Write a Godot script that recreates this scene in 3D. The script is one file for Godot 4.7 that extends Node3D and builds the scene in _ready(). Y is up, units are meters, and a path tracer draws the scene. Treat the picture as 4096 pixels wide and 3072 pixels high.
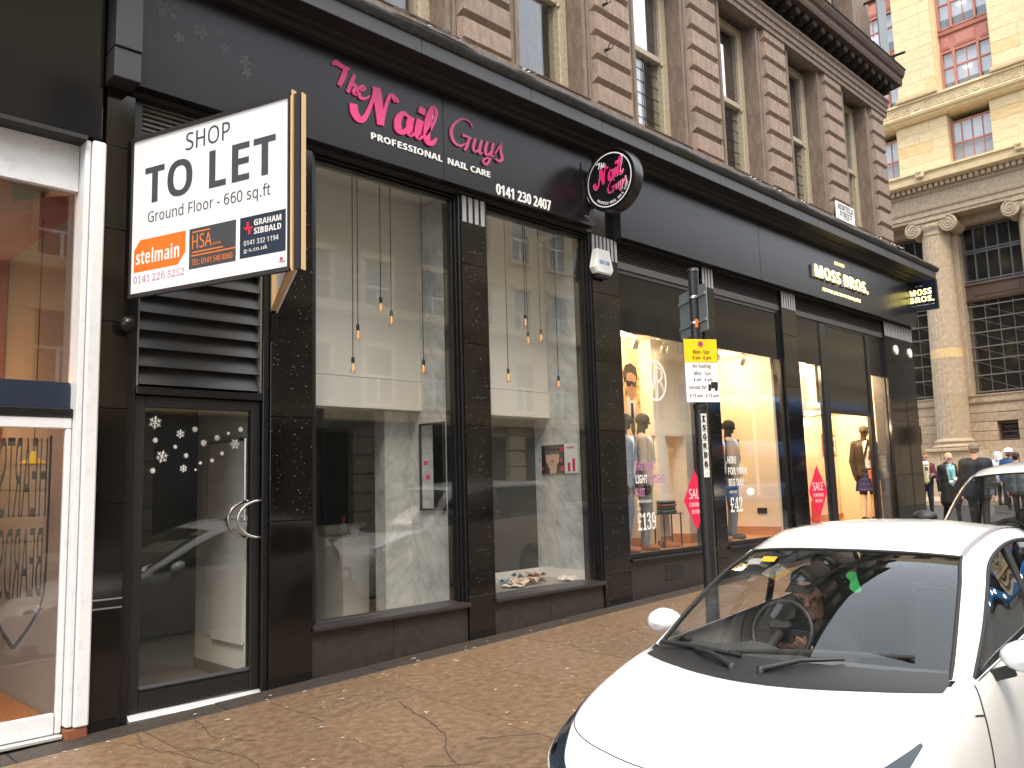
extends Node3D

# Collects triangles; corners of a quad are given counter-clockwise as seen from outside.
class MB:
	var v := PackedVector3Array()
	var n := PackedVector3Array()
	var u := PackedVector2Array()
	var c := PackedColorArray()
	var i := PackedInt32Array()
	var col := Color(1, 1, 1)
	func put(p: Vector3, nn: Vector3, uv := Vector2.ZERO) -> int:
		v.append(p); n.append(nn); u.append(uv); c.append(col)
		return v.size() - 1
	func tri(a: Vector3, b: Vector3, d: Vector3) -> void:
		var nn := (b - a).cross(d - a).normalized()
		var k := put(a, nn); put(b, nn); put(d, nn)
		i.append_array([k, k + 2, k + 1])
	func quad(a: Vector3, b: Vector3, d: Vector3, e: Vector3) -> void:
		var nn := (d - a).cross(e - b).normalized()
		var k := put(a, nn, Vector2(0, 1)); put(b, nn, Vector2(1, 1)); put(d, nn, Vector2(1, 0)); put(e, nn, Vector2(0, 0))
		i.append_array([k, k + 2, k + 1, k, k + 3, k + 2])
	func box(lo: Vector3, hi: Vector3, bev := 0.0) -> void:
		var a := Vector3(minf(lo.x, hi.x), minf(lo.y, hi.y), minf(lo.z, hi.z))
		var b := Vector3(maxf(lo.x, hi.x), maxf(lo.y, hi.y), maxf(lo.z, hi.z))
		obox((a + b) / 2, Basis(), (b - a) / 2, bev)
	# a box with half sizes h turned by m, its edges chamfered
	func obox(o: Vector3, m: Basis, h: Vector3, bev := 0.0) -> void:
		bev = minf(bev, 0.45 * 2.0 * minf(h.x, minf(h.y, h.z)))
		for ax in 3:
			var e1 := (ax + 1) % 3
			var e2 := (ax + 2) % 3
			for s in [-1.0, 1.0]:
				var q := []
				for k in [[-1, -1], [1, -1], [1, 1], [-1, 1]]:
					var p := Vector3()
					p[ax] = s * h[ax]; p[e1] = k[0] * (h[e1] - bev); p[e2] = k[1] * (h[e2] - bev)
					q.append(o + m * p)
				if s > 0: quad(q[0], q[1], q[2], q[3])
				else: quad(q[3], q[2], q[1], q[0])
		if bev <= 0.0: return
		for ax in 3:
			var e1 := (ax + 1) % 3
			var e2 := (ax + 2) % 3
			for s1 in [-1.0, 1.0]:
				for s2 in [-1.0, 1.0]:
					var q := []
					for k in [[-1, 0], [1, 0], [1, 1], [-1, 1]]:
						var p := Vector3()
						p[ax] = k[0] * (h[ax] - bev)
						p[e1] = s1 * (h[e1] - (bev if k[1] == 1 else 0.0)); p[e2] = s2 * (h[e2] - (0.0 if k[1] == 1 else bev))
						q.append(o + m * p)
					if s1 * s2 > 0: quad(q[0], q[1], q[2], q[3])
					else: quad(q[3], q[2], q[1], q[0])
		for sx in [-1.0, 1.0]:
			for sy in [-1.0, 1.0]:
				for sz in [-1.0, 1.0]:
					var a := o + m * Vector3(sx * h.x, sy * (h.y - bev), sz * (h.z - bev))
					var b := o + m * Vector3(sx * (h.x - bev), sy * h.y, sz * (h.z - bev))
					var d := o + m * Vector3(sx * (h.x - bev), sy * (h.y - bev), sz * h.z)
					if sx * sy * sz > 0: tri(a, b, d)
					else: tri(a, d, b)
	# a bar of square section from a to b
	func bar(a: Vector3, b: Vector3, w: float, d := 0.0, up := Vector3.UP) -> void:
		var x := b - a
		var l := x.length()
		x /= l
		if absf(x.dot(up)) > 0.95: up = Vector3.RIGHT
		var z := x.cross(up).normalized()
		obox((a + b) / 2, Basis(x, z.cross(x), z), Vector3(l / 2, w / 2, (d if d > 0 else w) / 2))
	# smooth surface through rows of points (outside is to the left of row direction x column direction)
	func grid(rows: Array, flip := false, closed := false) -> void:
		var h := rows.size()
		var w: int = rows[0].size()
		var base := v.size()
		for y in h:
			var r0: PackedVector3Array = rows[maxi(y - 1, 0)]
			var r1: PackedVector3Array = rows[y]
			var r2: PackedVector3Array = rows[mini(y + 1, h - 1)]
			for x in w:
				var xa := (x - 1 + w) % w if closed else maxi(x - 1, 0)
				var xb := (x + 1) % w if closed else mini(x + 1, w - 1)
				if closed and x == 0: xa = w - 2
				if closed and x == w - 1: xb = 1
				var nn := (r1[xb] - r1[xa]).cross(r2[x] - r0[x])
				if nn.length_squared() < 1e-14:
					var q0: PackedVector3Array = rows[1 if y == 0 else h - 2]
					nn = (q0[xb] - q0[xa]).cross(r2[x] - r0[x])
				nn = nn.normalized()
				put(r1[x], -nn if flip else nn, Vector2(float(x) / (w - 1), 1.0 - float(y) / (h - 1)))
		for y in h - 1:
			for x in w - 1:
				var a := base + y * w + x
				if flip: i.append_array([a, a + 1, a + w + 1, a, a + w + 1, a + w])
				else: i.append_array([a, a + w + 1, a + 1, a, a + w, a + w + 1])
	func tube(pts: Array, rad: Array, sides := 8, caps := true) -> void:
		var rows := []
		var up := Vector3.UP
		var t0: Vector3 = (pts[1] - pts[0]).normalized()
		if absf(t0.dot(up)) > 0.9: up = Vector3.RIGHT
		for k in pts.size():
			var t: Vector3 = (pts[mini(k + 1, pts.size() - 1)] - pts[maxi(k - 1, 0)]).normalized()
			var x := t.cross(up).normalized()
			up = x.cross(t).normalized()
			var r: float = rad[mini(k, rad.size() - 1)]
			var row := PackedVector3Array()
			for s in sides + 1:
				var a := TAU * s / sides
				row.append(pts[k] + (x * cos(a) + up * sin(a)) * r)
			rows.append(row)
		grid(rows, false, true)
		if caps:
			for s in sides:
				tri(pts[0], rows[0][s + 1], rows[0][s])
				tri(pts[-1], rows[-1][s], rows[-1][s + 1])
	# profile of (radius, height) turned round the axis that stands at o along up
	func lathe(o: Vector3, prof: Array, sides := 24, up := Vector3.UP, smooth := true) -> void:
		var x := up.cross(Vector3.FORWARD if absf(up.z) < 0.9 else Vector3.RIGHT).normalized()
		var z := x.cross(up)
		var rows := []
		for p in prof:
			var row := PackedVector3Array()
			for s in sides + 1:
				var a := TAU * s / sides
				row.append(o + up * p.y + (x * cos(a) + z * sin(a)) * p.x)
			rows.append(row)
		if smooth: grid(rows, false, true)
		else:
			for k in rows.size() - 1: grid([rows[k], rows[k + 1]], false, true)
	# flat outline (counter-clockwise in x, y) drawn out along z; m places it
	func prism(poly: PackedVector2Array, z0: float, z1: float, m := Transform3D()) -> void:
		if Geometry2D.is_polygon_clockwise(poly): poly.reverse()
		var idx := Geometry2D.triangulate_polygon(poly)
		for k in range(0, idx.size(), 3):
			var a := poly[idx[k]]
			var b := poly[idx[k + 1]]
			var d := poly[idx[k + 2]]
			if (b - a).cross(d - a) < 0:
				var e := b
				b = d
				d = e
			tri(m * Vector3(a.x, a.y, z1), m * Vector3(b.x, b.y, z1), m * Vector3(d.x, d.y, z1))
			tri(m * Vector3(a.x, a.y, z0), m * Vector3(d.x, d.y, z0), m * Vector3(b.x, b.y, z0))
		for k in poly.size():
			var a := poly[k]
			var b := poly[(k + 1) % poly.size()]
			quad(m * Vector3(a.x, a.y, z0), m * Vector3(b.x, b.y, z0), m * Vector3(b.x, b.y, z1), m * Vector3(a.x, a.y, z1))
	# profile of (depth towards z, height) run along x from x0 to x1
	func run_x(prof: Array, x0: float, x1: float) -> void:
		for k in prof.size() - 1:
			var a: Vector2 = prof[k]
			var b: Vector2 = prof[k + 1]
			quad(Vector3(x0, a.y, a.x), Vector3(x1, a.y, a.x), Vector3(x1, b.y, b.x), Vector3(x0, b.y, b.x))
		var poly := PackedVector2Array(prof)
		if Geometry2D.is_polygon_clockwise(poly): poly.reverse()
		var idx := Geometry2D.triangulate_polygon(poly)
		for k in range(0, idx.size(), 3):
			var q := [poly[idx[k]], poly[idx[k + 1]], poly[idx[k + 2]]]
			if (q[1] - q[0]).cross(q[2] - q[0]) < 0: q = [q[0], q[2], q[1]]
			tri(Vector3(x0, q[0].y, q[0].x), Vector3(x0, q[1].y, q[1].x), Vector3(x0, q[2].y, q[2].x))
			tri(Vector3(x1, q[0].y, q[0].x), Vector3(x1, q[2].y, q[2].x), Vector3(x1, q[1].y, q[1].x))
	func done(off := Vector3.ZERO) -> ArrayMesh:
		if off != Vector3.ZERO:
			for k in v.size(): v[k] -= off
		var a := []
		a.resize(Mesh.ARRAY_MAX)
		a[Mesh.ARRAY_VERTEX] = v; a[Mesh.ARRAY_NORMAL] = n; a[Mesh.ARRAY_TEX_UV] = u; a[Mesh.ARRAY_COLOR] = c; a[Mesh.ARRAY_INDEX] = i
		var m := ArrayMesh.new()
		m.add_surface_from_arrays(Mesh.PRIMITIVE_TRIANGLES, a)
		return m

const SLOPE := 0.0303
const GROUPLESS := ""
var taken := {}
var org := {}
var M := {}
var rng := RandomNumberGenerator.new()
var unit: ArrayMesh
var unit_b: ArrayMesh
var unit_s: ArrayMesh
var fonts := []

func numbered(called: String) -> String:
	taken[called] = taken.get(called, -1) + 1
	return called if taken[called] == 0 else "%s_%03d" % [called, taken[called]]

func thing(called: String, label: String, category: String, at := Vector3.ZERO, group := "") -> Node3D:
	var o := Node3D.new()
	o.name = numbered(called)
	add_child(o)
	o.position = at
	org[o] = at
	tag(o, label, category, group)
	return o

func tag(o: Node, label: String, category: String, group := "") -> void:
	o.set_meta("label", label)
	o.set_meta("category", category)
	if group: o.set_meta("group", group)

# one mesh under a thing or a part (points in the world, or in the thing's own axes if the thing is built at zero)
func part(parent: Node, called: String, mb: MB, material: Material, label := "") -> MeshInstance3D:
	var o := MeshInstance3D.new()
	o.name = called
	var off: Vector3 = org.get(parent, Vector3.ZERO)
	o.mesh = mb.done(off)
	o.material_override = material
	parent.add_child(o, true)
	org[o] = off
	if label: o.set_meta("label", label)
	return o

# a thing that is one mesh
func solo(called: String, label: String, category: String, mb: MB, material: Material, at: Vector3, group := "") -> MeshInstance3D:
	var o := MeshInstance3D.new()
	o.name = numbered(called)
	o.mesh = mb.done(at)
	o.material_override = material
	add_child(o)
	o.position = at
	org[o] = at
	tag(o, label, category, group)
	return o

func struct(called: String, mb: MB, material: Material) -> MeshInstance3D:
	var o := MeshInstance3D.new()
	o.name = called
	o.mesh = mb.done()
	o.material_override = material
	add_child(o, true)
	o.set_meta("kind", "structure")
	org[o] = Vector3.ZERO
	return o

# a piece that shares its mesh: a unit block put where it belongs
func piece(parent: Node, called: String, mesh: Mesh, material: Material, lo: Vector3, hi: Vector3) -> MeshInstance3D:
	var o := MeshInstance3D.new()
	o.name = called
	o.mesh = mesh
	o.material_override = material
	o.position = (lo + hi) / 2 - org.get(parent, Vector3.ZERO)
	o.scale = (hi - lo).abs()
	parent.add_child(o, true)
	return o

# lettering fitted to a rectangle: p is its lower left corner, ax runs along the line, ay up
func text(parent: Node, called: String, s: String, p: Vector3, ax: Vector3, ay: Vector3, font: int, material: Material, deep := 0.004) -> MeshInstance3D:
	var t := TextMesh.new()
	t.text = s
	t.font = fonts[font]
	t.font_size = 48
	t.pixel_size = 0.01
	t.depth = 0.01
	t.curve_step = 1.0
	var o := MeshInstance3D.new()
	o.name = called
	o.mesh = t
	o.material_override = material
	var bb := t.get_aabb()
	var az := ax.cross(ay).normalized() * deep
	var b := Basis(ax / bb.size.x, ay / bb.size.y, az / bb.size.z)
	o.transform = Transform3D(b, p - b * Vector3(bb.position.x, bb.position.y, bb.position.z) - org.get(parent, Vector3.ZERO))
	parent.add_child(o, true)
	return o

func lin(r: float, g: float, b: float, a := 1.0) -> Color:
	var q := Color(r, g, b).linear_to_srgb()
	q.a = a
	return q

func mat(key: String, r: float, g: float, b: float, rough := 0.6, metal := 0.0) -> StandardMaterial3D:
	var m := StandardMaterial3D.new()
	m.resource_name = key
	m.albedo_color = lin(r, g, b)
	m.roughness = rough
	m.metallic = metal
	M[key] = m
	return m

func noise(freq: float, seed_: int, kind := FastNoiseLite.TYPE_SIMPLEX_SMOOTH, oct := 4) -> FastNoiseLite:
	var f := FastNoiseLite.new()
	f.noise_type = kind
	f.frequency = freq
	f.seed = seed_
	f.fractal_octaves = oct
	return f

func ramp(stops: Array) -> Gradient:
	var g := Gradient.new()
	var off := PackedFloat32Array()
	var cs := PackedColorArray()
	for s in stops:
		off.append(s[0]); cs.append(s[1] if s[1] is Color else Color(s[1], s[1], s[1]))
	g.offsets = off
	g.colors = cs
	return g

func ntex(f: FastNoiseLite, stops: Array, size := 512, normal := false, bump := 4.0) -> NoiseTexture2D:
	var t := NoiseTexture2D.new()
	t.width = size
	t.height = size
	t.seamless = true
	t.noise = f
	if stops: t.color_ramp = ramp(stops)
	t.as_normal_map = normal
	t.bump_strength = bump
	return t

# lays a texture over a material from the three sides of the world
func lay(m: StandardMaterial3D, tex: Texture2D, scale: Vector3, nrm: Texture2D = null, strength := 1.0) -> StandardMaterial3D:
	m.albedo_texture = tex
	m.uv1_triplanar = true
	m.uv1_world_triplanar = true
	m.uv1_scale = scale
	m.uv1_triplanar_sharpness = 8.0
	if nrm:
		m.normal_enabled = true
		m.normal_texture = nrm
		m.normal_scale = strength
	return m

func cr(p: Array, t: float):   # Catmull-Rom through p, t from 0 to p.size() - 1
	var k := clampi(int(floor(t)), 0, p.size() - 2)
	var f := t - k
	var p1 = p[k]
	var p2 = p[k + 1]
	var p0 = p[k - 1] if k > 0 else p1 * 2.0 - p2
	var p3 = p[k + 2] if k + 2 < p.size() else p2 * 2.0 - p1
	return 0.5 * (p1 * 2.0 + (p2 - p0) * f + (p0 * 2.0 - p1 * 5.0 + p2 * 4.0 - p3) * f * f + (p1 * 3.0 - p0 - p2 * 3.0 + p3) * f * f * f)

func curve(p: Array, steps := 6) -> Array:
	var out := []
	for k in (p.size() - 1) * steps + 1: out.append(cr(p, float(k) / steps))
	return out

func gy(x: float, z: float) -> float:   # the pavement's height
	return SLOPE * x - 0.02 * z

func speck_image(size: int, base: Color, specks: Array, seed_: int) -> ImageTexture:
	var r := RandomNumberGenerator.new()
	r.seed = seed_
	var im := Image.create(size, size, false, Image.FORMAT_RGB8)
	im.fill(base)
	var f := noise(0.012, seed_ + 1)
	for s in specks:   # [count, least, most, colour, clustering]
		var k := 0
		while k < s[0]:
			var p := Vector2i(r.randi() % size, r.randi() % size)
			if s[4] > 0.0 and f.get_noise_2d(p.x, p.y) < s[4] * (r.randf() * 1.4 - 0.7):
				if r.randf() < 0.8: continue
			k += 1
			var w := r.randi_range(s[1], s[2])
			var h := r.randi_range(s[1], s[2])
			var c: Color = s[3].lerp(base, r.randf() * 0.6)
			for y in h:
				for x in w:
					if r.randf() < 0.82: im.set_pixel((p.x + x + y / 2) % size, (p.y + y) % size, c)
	return ImageTexture.create_from_image(im)

# soft speckle of three tones over patches, for stone and paving
func grain_image(size: int, a: Color, b: Color, fine: float, coarse: float, seed_: int, streak := 1.0) -> ImageTexture:
	var r := RandomNumberGenerator.new()
	r.seed = seed_
	var im := Image.create(size, size, false, Image.FORMAT_RGB8)
	var f := noise(0.018, seed_, FastNoiseLite.TYPE_SIMPLEX_SMOOTH, 5)
	var g := noise(0.13, seed_ + 7, FastNoiseLite.TYPE_SIMPLEX_SMOOTH, 3)
	for y in size:
		for x in size:
			# blended at the borders so that it repeats
			var fx := float(x) / size
			var fy := float(y) / size
			var big := f.get_noise_2d(x * streak, y) * (1.0 - fx) + f.get_noise_2d((x - size) * streak, y) * fx
			big = big * (1.0 - fy) + (f.get_noise_2d(x * streak, y - size) * (1.0 - fx) + f.get_noise_2d((x - size) * streak, y - size) * fx) * fy
			var t := 0.5 + coarse * big + 0.35 * coarse * g.get_noise_2d(x, y) + fine * (r.randf() - 0.5)
			im.set_pixel(x, y, a.lerp(b, clampf(t, 0.0, 1.0)))
	return ImageTexture.create_from_image(im)

func materials() -> void:
	fonts = []
	for d in [["Droid Sans", 400], ["Droid Sans", 700], ["Droid Serif", 400], ["Droid Serif", 700], ["Droid Sans Mono", 400]]:
		var f := SystemFont.new()
		f.font_names = PackedStringArray([d[0]])
		f.font_weight = d[1]
		fonts.append(f)
	var b := MB.new()
	b.box(Vector3(-0.5, -0.5, -0.5), Vector3(0.5, 0.5, 0.5))
	unit = b.done()
	# granite: near black, grey and white flecks in clusters, polished
	var dark := Color(0.085, 0.078, 0.075)
	var gran := speck_image(1024, dark, [[9000, 1, 3, Color(0.15, 0.135, 0.125), 0.0], [1500, 1, 3, Color(0.36, 0.36, 0.37), 0.6], [520, 2, 6, Color(0.78, 0.79, 0.83), 1.0]], 11)
	lay(mat("granite", 0.75, 0.75, 0.75, 0.1), gran, Vector3.ONE * 0.62)
	var gran2 := speck_image(512, Color(0.15, 0.135, 0.125), [[2600, 1, 4, Color(0.2, 0.185, 0.17), 0.0], [900, 2, 6, Color(0.11, 0.1, 0.095), 0.8], [260, 1, 2, Color(0.42, 0.41, 0.4), 0.5]], 12)
	lay(mat("granite_calm", 0.38, 0.38, 0.39, 0.09), gran2, Vector3.ONE * 0.9)
	var plinth := grain_image(512, Color(0.22, 0.195, 0.18), Color(0.31, 0.275, 0.25), 0.30, 0.9, 13)
	lay(mat("plinth_stone", 0.55, 0.55, 0.55, 0.5), plinth, Vector3.ONE * 0.8)
	# brown sandstone, streaked downwards
	var brown := grain_image(512, Color(0.50, 0.43, 0.385), Color(0.66, 0.575, 0.515), 0.14, 0.85, 14, 2.2)
	var rough_n := ntex(noise(0.06, 4, FastNoiseLite.TYPE_SIMPLEX_SMOOTH, 5), [], 512, true, 3.0)
	for k in 3:
		var tint: float = [1.0, 0.9, 1.08][k]
		lay(mat("sandstone_%d" % k, 0.66 * tint, 0.685 * tint, 0.71 * tint, 0.9), brown, Vector3(0.45, 0.28, 0.45), rough_n, 0.2)
	for k in 3:
		var tint: float = [1.0, 0.93, 1.07][k]
		lay(mat("stone_face_%d" % k, 0.86 * tint, 0.885 * tint, 0.91 * tint, 0.9), brown, Vector3(0.5, 0.35, 0.5), rough_n, 0.15)
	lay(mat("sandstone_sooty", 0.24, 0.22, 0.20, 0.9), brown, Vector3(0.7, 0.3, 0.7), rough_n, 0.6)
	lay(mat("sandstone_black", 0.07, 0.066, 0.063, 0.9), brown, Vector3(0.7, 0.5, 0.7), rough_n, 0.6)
	# yellow sandstone of the bank
	var yel := grain_image(512, Color(0.83, 0.735, 0.575), Color(0.91, 0.84, 0.69), 0.12, 0.9, 15, 0.6)
	var yt := [[1.0, 1.0, 1.0], [1.0, 0.96, 0.91], [0.97, 0.97, 0.97], [1.0, 0.90, 0.76]]
	for k in 4: lay(mat("bank_stone_%d" % k, yt[k][0] * 0.86, yt[k][1] * 0.86, yt[k][2] * 0.86, 0.9), yel, Vector3(0.5, 0.8, 0.5), rough_n, 0.07)
	var grey := grain_image(512, Color(0.62, 0.55, 0.47), Color(0.74, 0.68, 0.6), 0.16, 0.9, 16)
	for k in 3:
		var t2: float = [1.0, 0.92, 1.05][k]
		lay(mat("bank_base_%d" % k, t2 * 0.98, t2 * 0.955, t2 * 0.92, 0.9), grey, Vector3(0.6, 0.6, 0.6), rough_n, 0.08)
	lay(mat("opposite_stone", 0.9, 0.87, 0.8, 0.9), yel, Vector3(0.3, 0.3, 0.3))
	lay(mat("opposite_dark", 0.45, 0.42, 0.38, 0.9), grey, Vector3(0.3, 0.3, 0.3))
	# paving
	for k in 4:
		var ca: Color = [Color(0.38, 0.305, 0.235), Color(0.39, 0.31, 0.235), Color(0.37, 0.30, 0.24), Color(0.40, 0.32, 0.25)][k]
		var cb: Color = [Color(0.60, 0.50, 0.39), Color(0.61, 0.505, 0.385), Color(0.585, 0.49, 0.395), Color(0.615, 0.515, 0.405)][k]
		var s := grain_image(512, ca, cb, 0.85, 0.75, 20 + k)
		lay(mat("paving_%d" % k, 0.76, 0.735, 0.71, 0.4), s, Vector3.ONE * (0.9 + 0.07 * k), rough_n, 0.8)
	lay(mat("edge_strip", 0.75, 0.72, 0.70, 0.6), plinth, Vector3.ONE * 1.2, rough_n, 0.6)
	M.edge_strip.albedo_color = lin(0.62, 0.60, 0.58)
	mat("grout", 0.045, 0.038, 0.03, 0.9)
	mat("gum", 0.42, 0.40, 0.36, 0.8)
	var asph := grain_image(512, Color(0.20, 0.20, 0.20), Color(0.34, 0.33, 0.32), 0.9, 0.5, 30)
	lay(mat("asphalt", 1, 1, 1, 0.75), asph, Vector3.ONE * 0.8)
	lay(mat("kerb_stone", 1, 1, 1, 0.7), grey, Vector3.ONE)
	M.kerb_stone.albedo_color = lin(0.6, 0.6, 0.62)
	mat("line_yellow", 0.6, 0.42, 0.03, 0.7)
	# marble: soft grey veins on white
	var mar := Image.create(1024, 1024, false, Image.FORMAT_RGB8)
	var f1 := noise(0.0045, 31, FastNoiseLite.TYPE_SIMPLEX_SMOOTH, 4)
	var f2 := noise(0.02, 32)
	for y in 1024:
		for x in 1024:
			var q := f1.get_noise_2d(x * 1.3 + y * 0.9, y * 0.5 - x * 0.3)
			var vein := pow(1.0 - absf(q), 5.0) * 0.075
			var t := 0.80 - vein + 0.08 * f1.get_noise_2d(x + 3000, y) + 0.03 * f2.get_noise_2d(x, y)
			mar.set_pixel(x, y, Color(t * 0.975, t * 0.995, t))
	lay(mat("marble", 1, 1, 1, 0.25), ImageTexture.create_from_image(mar), Vector3.ONE * 0.55)
	# metals, paints and plastics
	mat("fascia", 0.014, 0.012, 0.0135, 0.24)
	lay(M.fascia, ntex(noise(0.01, 40), [[0.0, Color(0.85, 0.85, 0.86)], [1.0, Color(1, 1, 1)]], 256), Vector3.ONE * 0.4)
	mat("fascia_blue", 0.010, 0.011, 0.016, 0.24)
	mat("cornice_paint", 0.030, 0.029, 0.032, 0.45)
	M.fascia.metallic_specular = 0.36
	M.fascia_blue.metallic_specular = 0.36
	mat("soffit_black", 0.012, 0.012, 0.013, 0.6)
	mat("black_paint", 0.008, 0.008, 0.010, 0.3)
	lay(M.black_paint, ntex(noise(0.03, 41), [[0.0, 0.7], [0.6, 1.0], [1.0, 1.0]], 256), Vector3.ONE * 1.5)
	mat("worn_black", 0.012, 0.0115, 0.0115, 0.5)
	lay(M.worn_black, ntex(noise(0.05, 42, FastNoiseLite.TYPE_SIMPLEX_SMOOTH, 5), [[0.0, 0.55], [0.55, 0.8], [0.72, 1.0], [1.0, Color(1, 1, 1)]], 512), Vector3.ONE * 1.3)
	mat("sill_brown", 0.026, 0.022, 0.022, 0.35)
	mat("louvre", 0.030, 0.029, 0.028, 0.42)
	mat("slat_grey", 0.16, 0.15, 0.14, 0.5)
	mat("moss_slat", 0.055, 0.05, 0.048, 0.45)
	mat("flute_grey", 0.30, 0.30, 0.32, 0.45)
	mat("steel", 0.62, 0.6, 0.58, 0.22, 1.0)
	mat("threshold", 0.9, 0.9, 0.9, 0.3, 0.7)
	mat("grey_metal", 0.20, 0.23, 0.24, 0.5, 0.3)
	mat("chrome", 0.8, 0.8, 0.8, 0.08, 1.0)
	lay(mat("white_frame", 0.74, 0.76, 0.80, 0.45), ntex(noise(0.03, 43, FastNoiseLite.TYPE_SIMPLEX_SMOOTH, 5), [[0.0, 0.9], [0.3, 0.98], [1.0, 1.0]], 512), Vector3.ONE * 0.5)
	mat("rust", 0.20, 0.07, 0.03, 0.9)
	mat("white_wall", 0.74, 0.74, 0.70, 0.7)
	mat("white_gloss", 0.78, 0.78, 0.76, 0.3)
	mat("grey_wall", 0.34, 0.35, 0.35, 0.7)
	mat("dark_wall", 0.05, 0.055, 0.055, 0.5)
	mat("grey_floor", 0.24, 0.24, 0.23, 0.3)
	mat("white", 0.80, 0.80, 0.80, 0.5)
	mat("board_white", 0.82, 0.83, 0.85, 0.45)
	mat("ink", 0.012, 0.013, 0.02, 0.5)
	mat("ink_grey", 0.05, 0.055, 0.07, 0.5)
	mat("pink", 0.72, 0.025, 0.20, 0.4)
	mat("pink_dull", 0.50, 0.05, 0.17, 0.4)
	mat("letter_white", 0.80, 0.80, 0.80, 0.45)
	mat("orange", 0.90, 0.17, 0.012, 0.45)
	mat("orange_line", 0.75, 0.2, 0.03, 0.45)
	mat("red", 0.66, 0.02, 0.03, 0.45)
	mat("navy", 0.012, 0.022, 0.045, 0.4)
	mat("charcoal", 0.05, 0.052, 0.06, 0.45)
	mat("timber_edge", 0.62, 0.42, 0.22, 0.7)
	mat("sale_red", 0.68, 0.012, 0.07, 0.4)
	mat("sticker_pink", 0.45, 0.20, 0.38, 0.5)
	mat("blue_print", 0.03, 0.12, 0.5, 0.5)
	mat("green_print", 0.02, 0.45, 0.3, 0.5)
	mat("sign_yellow", 0.86, 0.56, 0.012, 0.4)
	mat("gold_side", 0.55, 0.53, 0.5, 0.4)
	mat("rubber", 0.018, 0.018, 0.018, 0.8)
	mat("pole_black", 0.018, 0.018, 0.02, 0.4)
	lay(M.pole_black, ntex(noise(0.08, 44, FastNoiseLite.TYPE_SIMPLEX_SMOOTH, 5), [[0.0, 0.7], [0.66, 1.0], [0.76, Color(1, 1, 1)], [1.0, Color(1, 1, 1)]], 512), Vector3.ONE * 1.5)
	var wood := grain_image(512, Color(0.66, 0.42, 0.20), Color(0.80, 0.56, 0.30), 0.12, 1.2, 45, 6.0)
	lay(mat("oak", 1, 1, 1, 0.35), wood, Vector3(0.5, 1.0, 2.0))
	lay(mat("orange_wood", 1, 1, 1, 0.5), wood, Vector3(1.6, 0.4, 1.6))
	M.orange_wood.albedo_color = lin(0.75, 0.36, 0.15)
	mat("cream_wall", 0.78, 0.68, 0.52, 0.7)
	mat("cream_white", 0.85, 0.80, 0.70, 0.6)
	mat("timber_cream", 0.44, 0.38, 0.28, 0.6)
	lay(M.timber_cream, ntex(noise(0.05, 46, FastNoiseLite.TYPE_SIMPLEX_SMOOTH, 5), [[0.0, 0.55], [0.45, 0.95], [1.0, 1.0]], 512), Vector3(2.5, 0.5, 2.5))
	mat("bank_red", 0.42, 0.16, 0.115, 0.6)
	mat("bank_bronze", 0.10, 0.058, 0.042, 0.5)
	mat("bank_grid", 0.20, 0.185, 0.165, 0.5)
	mat("bank_grey_frame", 0.13, 0.14, 0.145, 0.5)
	mat("lead", 0.075, 0.073, 0.072, 0.6)
	lay(M.lead, ntex(noise(0.04, 47, FastNoiseLite.TYPE_SIMPLEX_SMOOTH, 5), [[0.0, 0.6], [0.6, 0.8], [0.8, Color(1, 1, 1)], [1.0, Color(1, 1, 1)]], 512), Vector3(0.35, 2.0, 0.9))
	mat("snow_white", 0.62, 0.64, 0.66, 0.7)
	mat("interior_dark", 0.02, 0.02, 0.022, 0.7)
	mat("curtain", 0.60, 0.66, 0.68, 0.8)
	mat("blind", 0.72, 0.78, 0.86, 0.7)
	# glass: clear pane, dark pane
	for g in [["glass", 0.05, 0.06, 0.055, 0.05], ["glass_dim", 0.03, 0.035, 0.035, 0.28], ["glass_screen", 0.02, 0.03, 0.028, 0.10]]:
		var m := mat(g[0], g[1], g[2], g[3], 0.015)
		m.transparency = BaseMaterial3D.TRANSPARENCY_ALPHA
		m.albedo_color.a = g[4]
		m.metallic_specular = 0.7
	mat("dark_glass", 0.006, 0.006, 0.008, 0.10)
	M.dark_glass.metallic_specular = 0.4
	mat("window_glass", 0.03, 0.035, 0.04, 0.03)
	for d in [["glow_letters", 1.0, 0.85, 0.38, 1.5], ["glow_lamp", 1.0, 0.78, 0.48, 6.0], ["glow_panel", 1.0, 0.80, 0.50, 1.0], ["glow_office", 1.0, 0.85, 0.7, 1.6]]:
		var m := mat(d[0], d[1], d[2], d[3], 0.5)
		m.emission_enabled = true
		m.emission = lin(d[1], d[2], d[3])
		m.emission_energy_multiplier = d[4]
	M.glow_letters.emission = lin(1.0, 0.80, 0.22)

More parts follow.
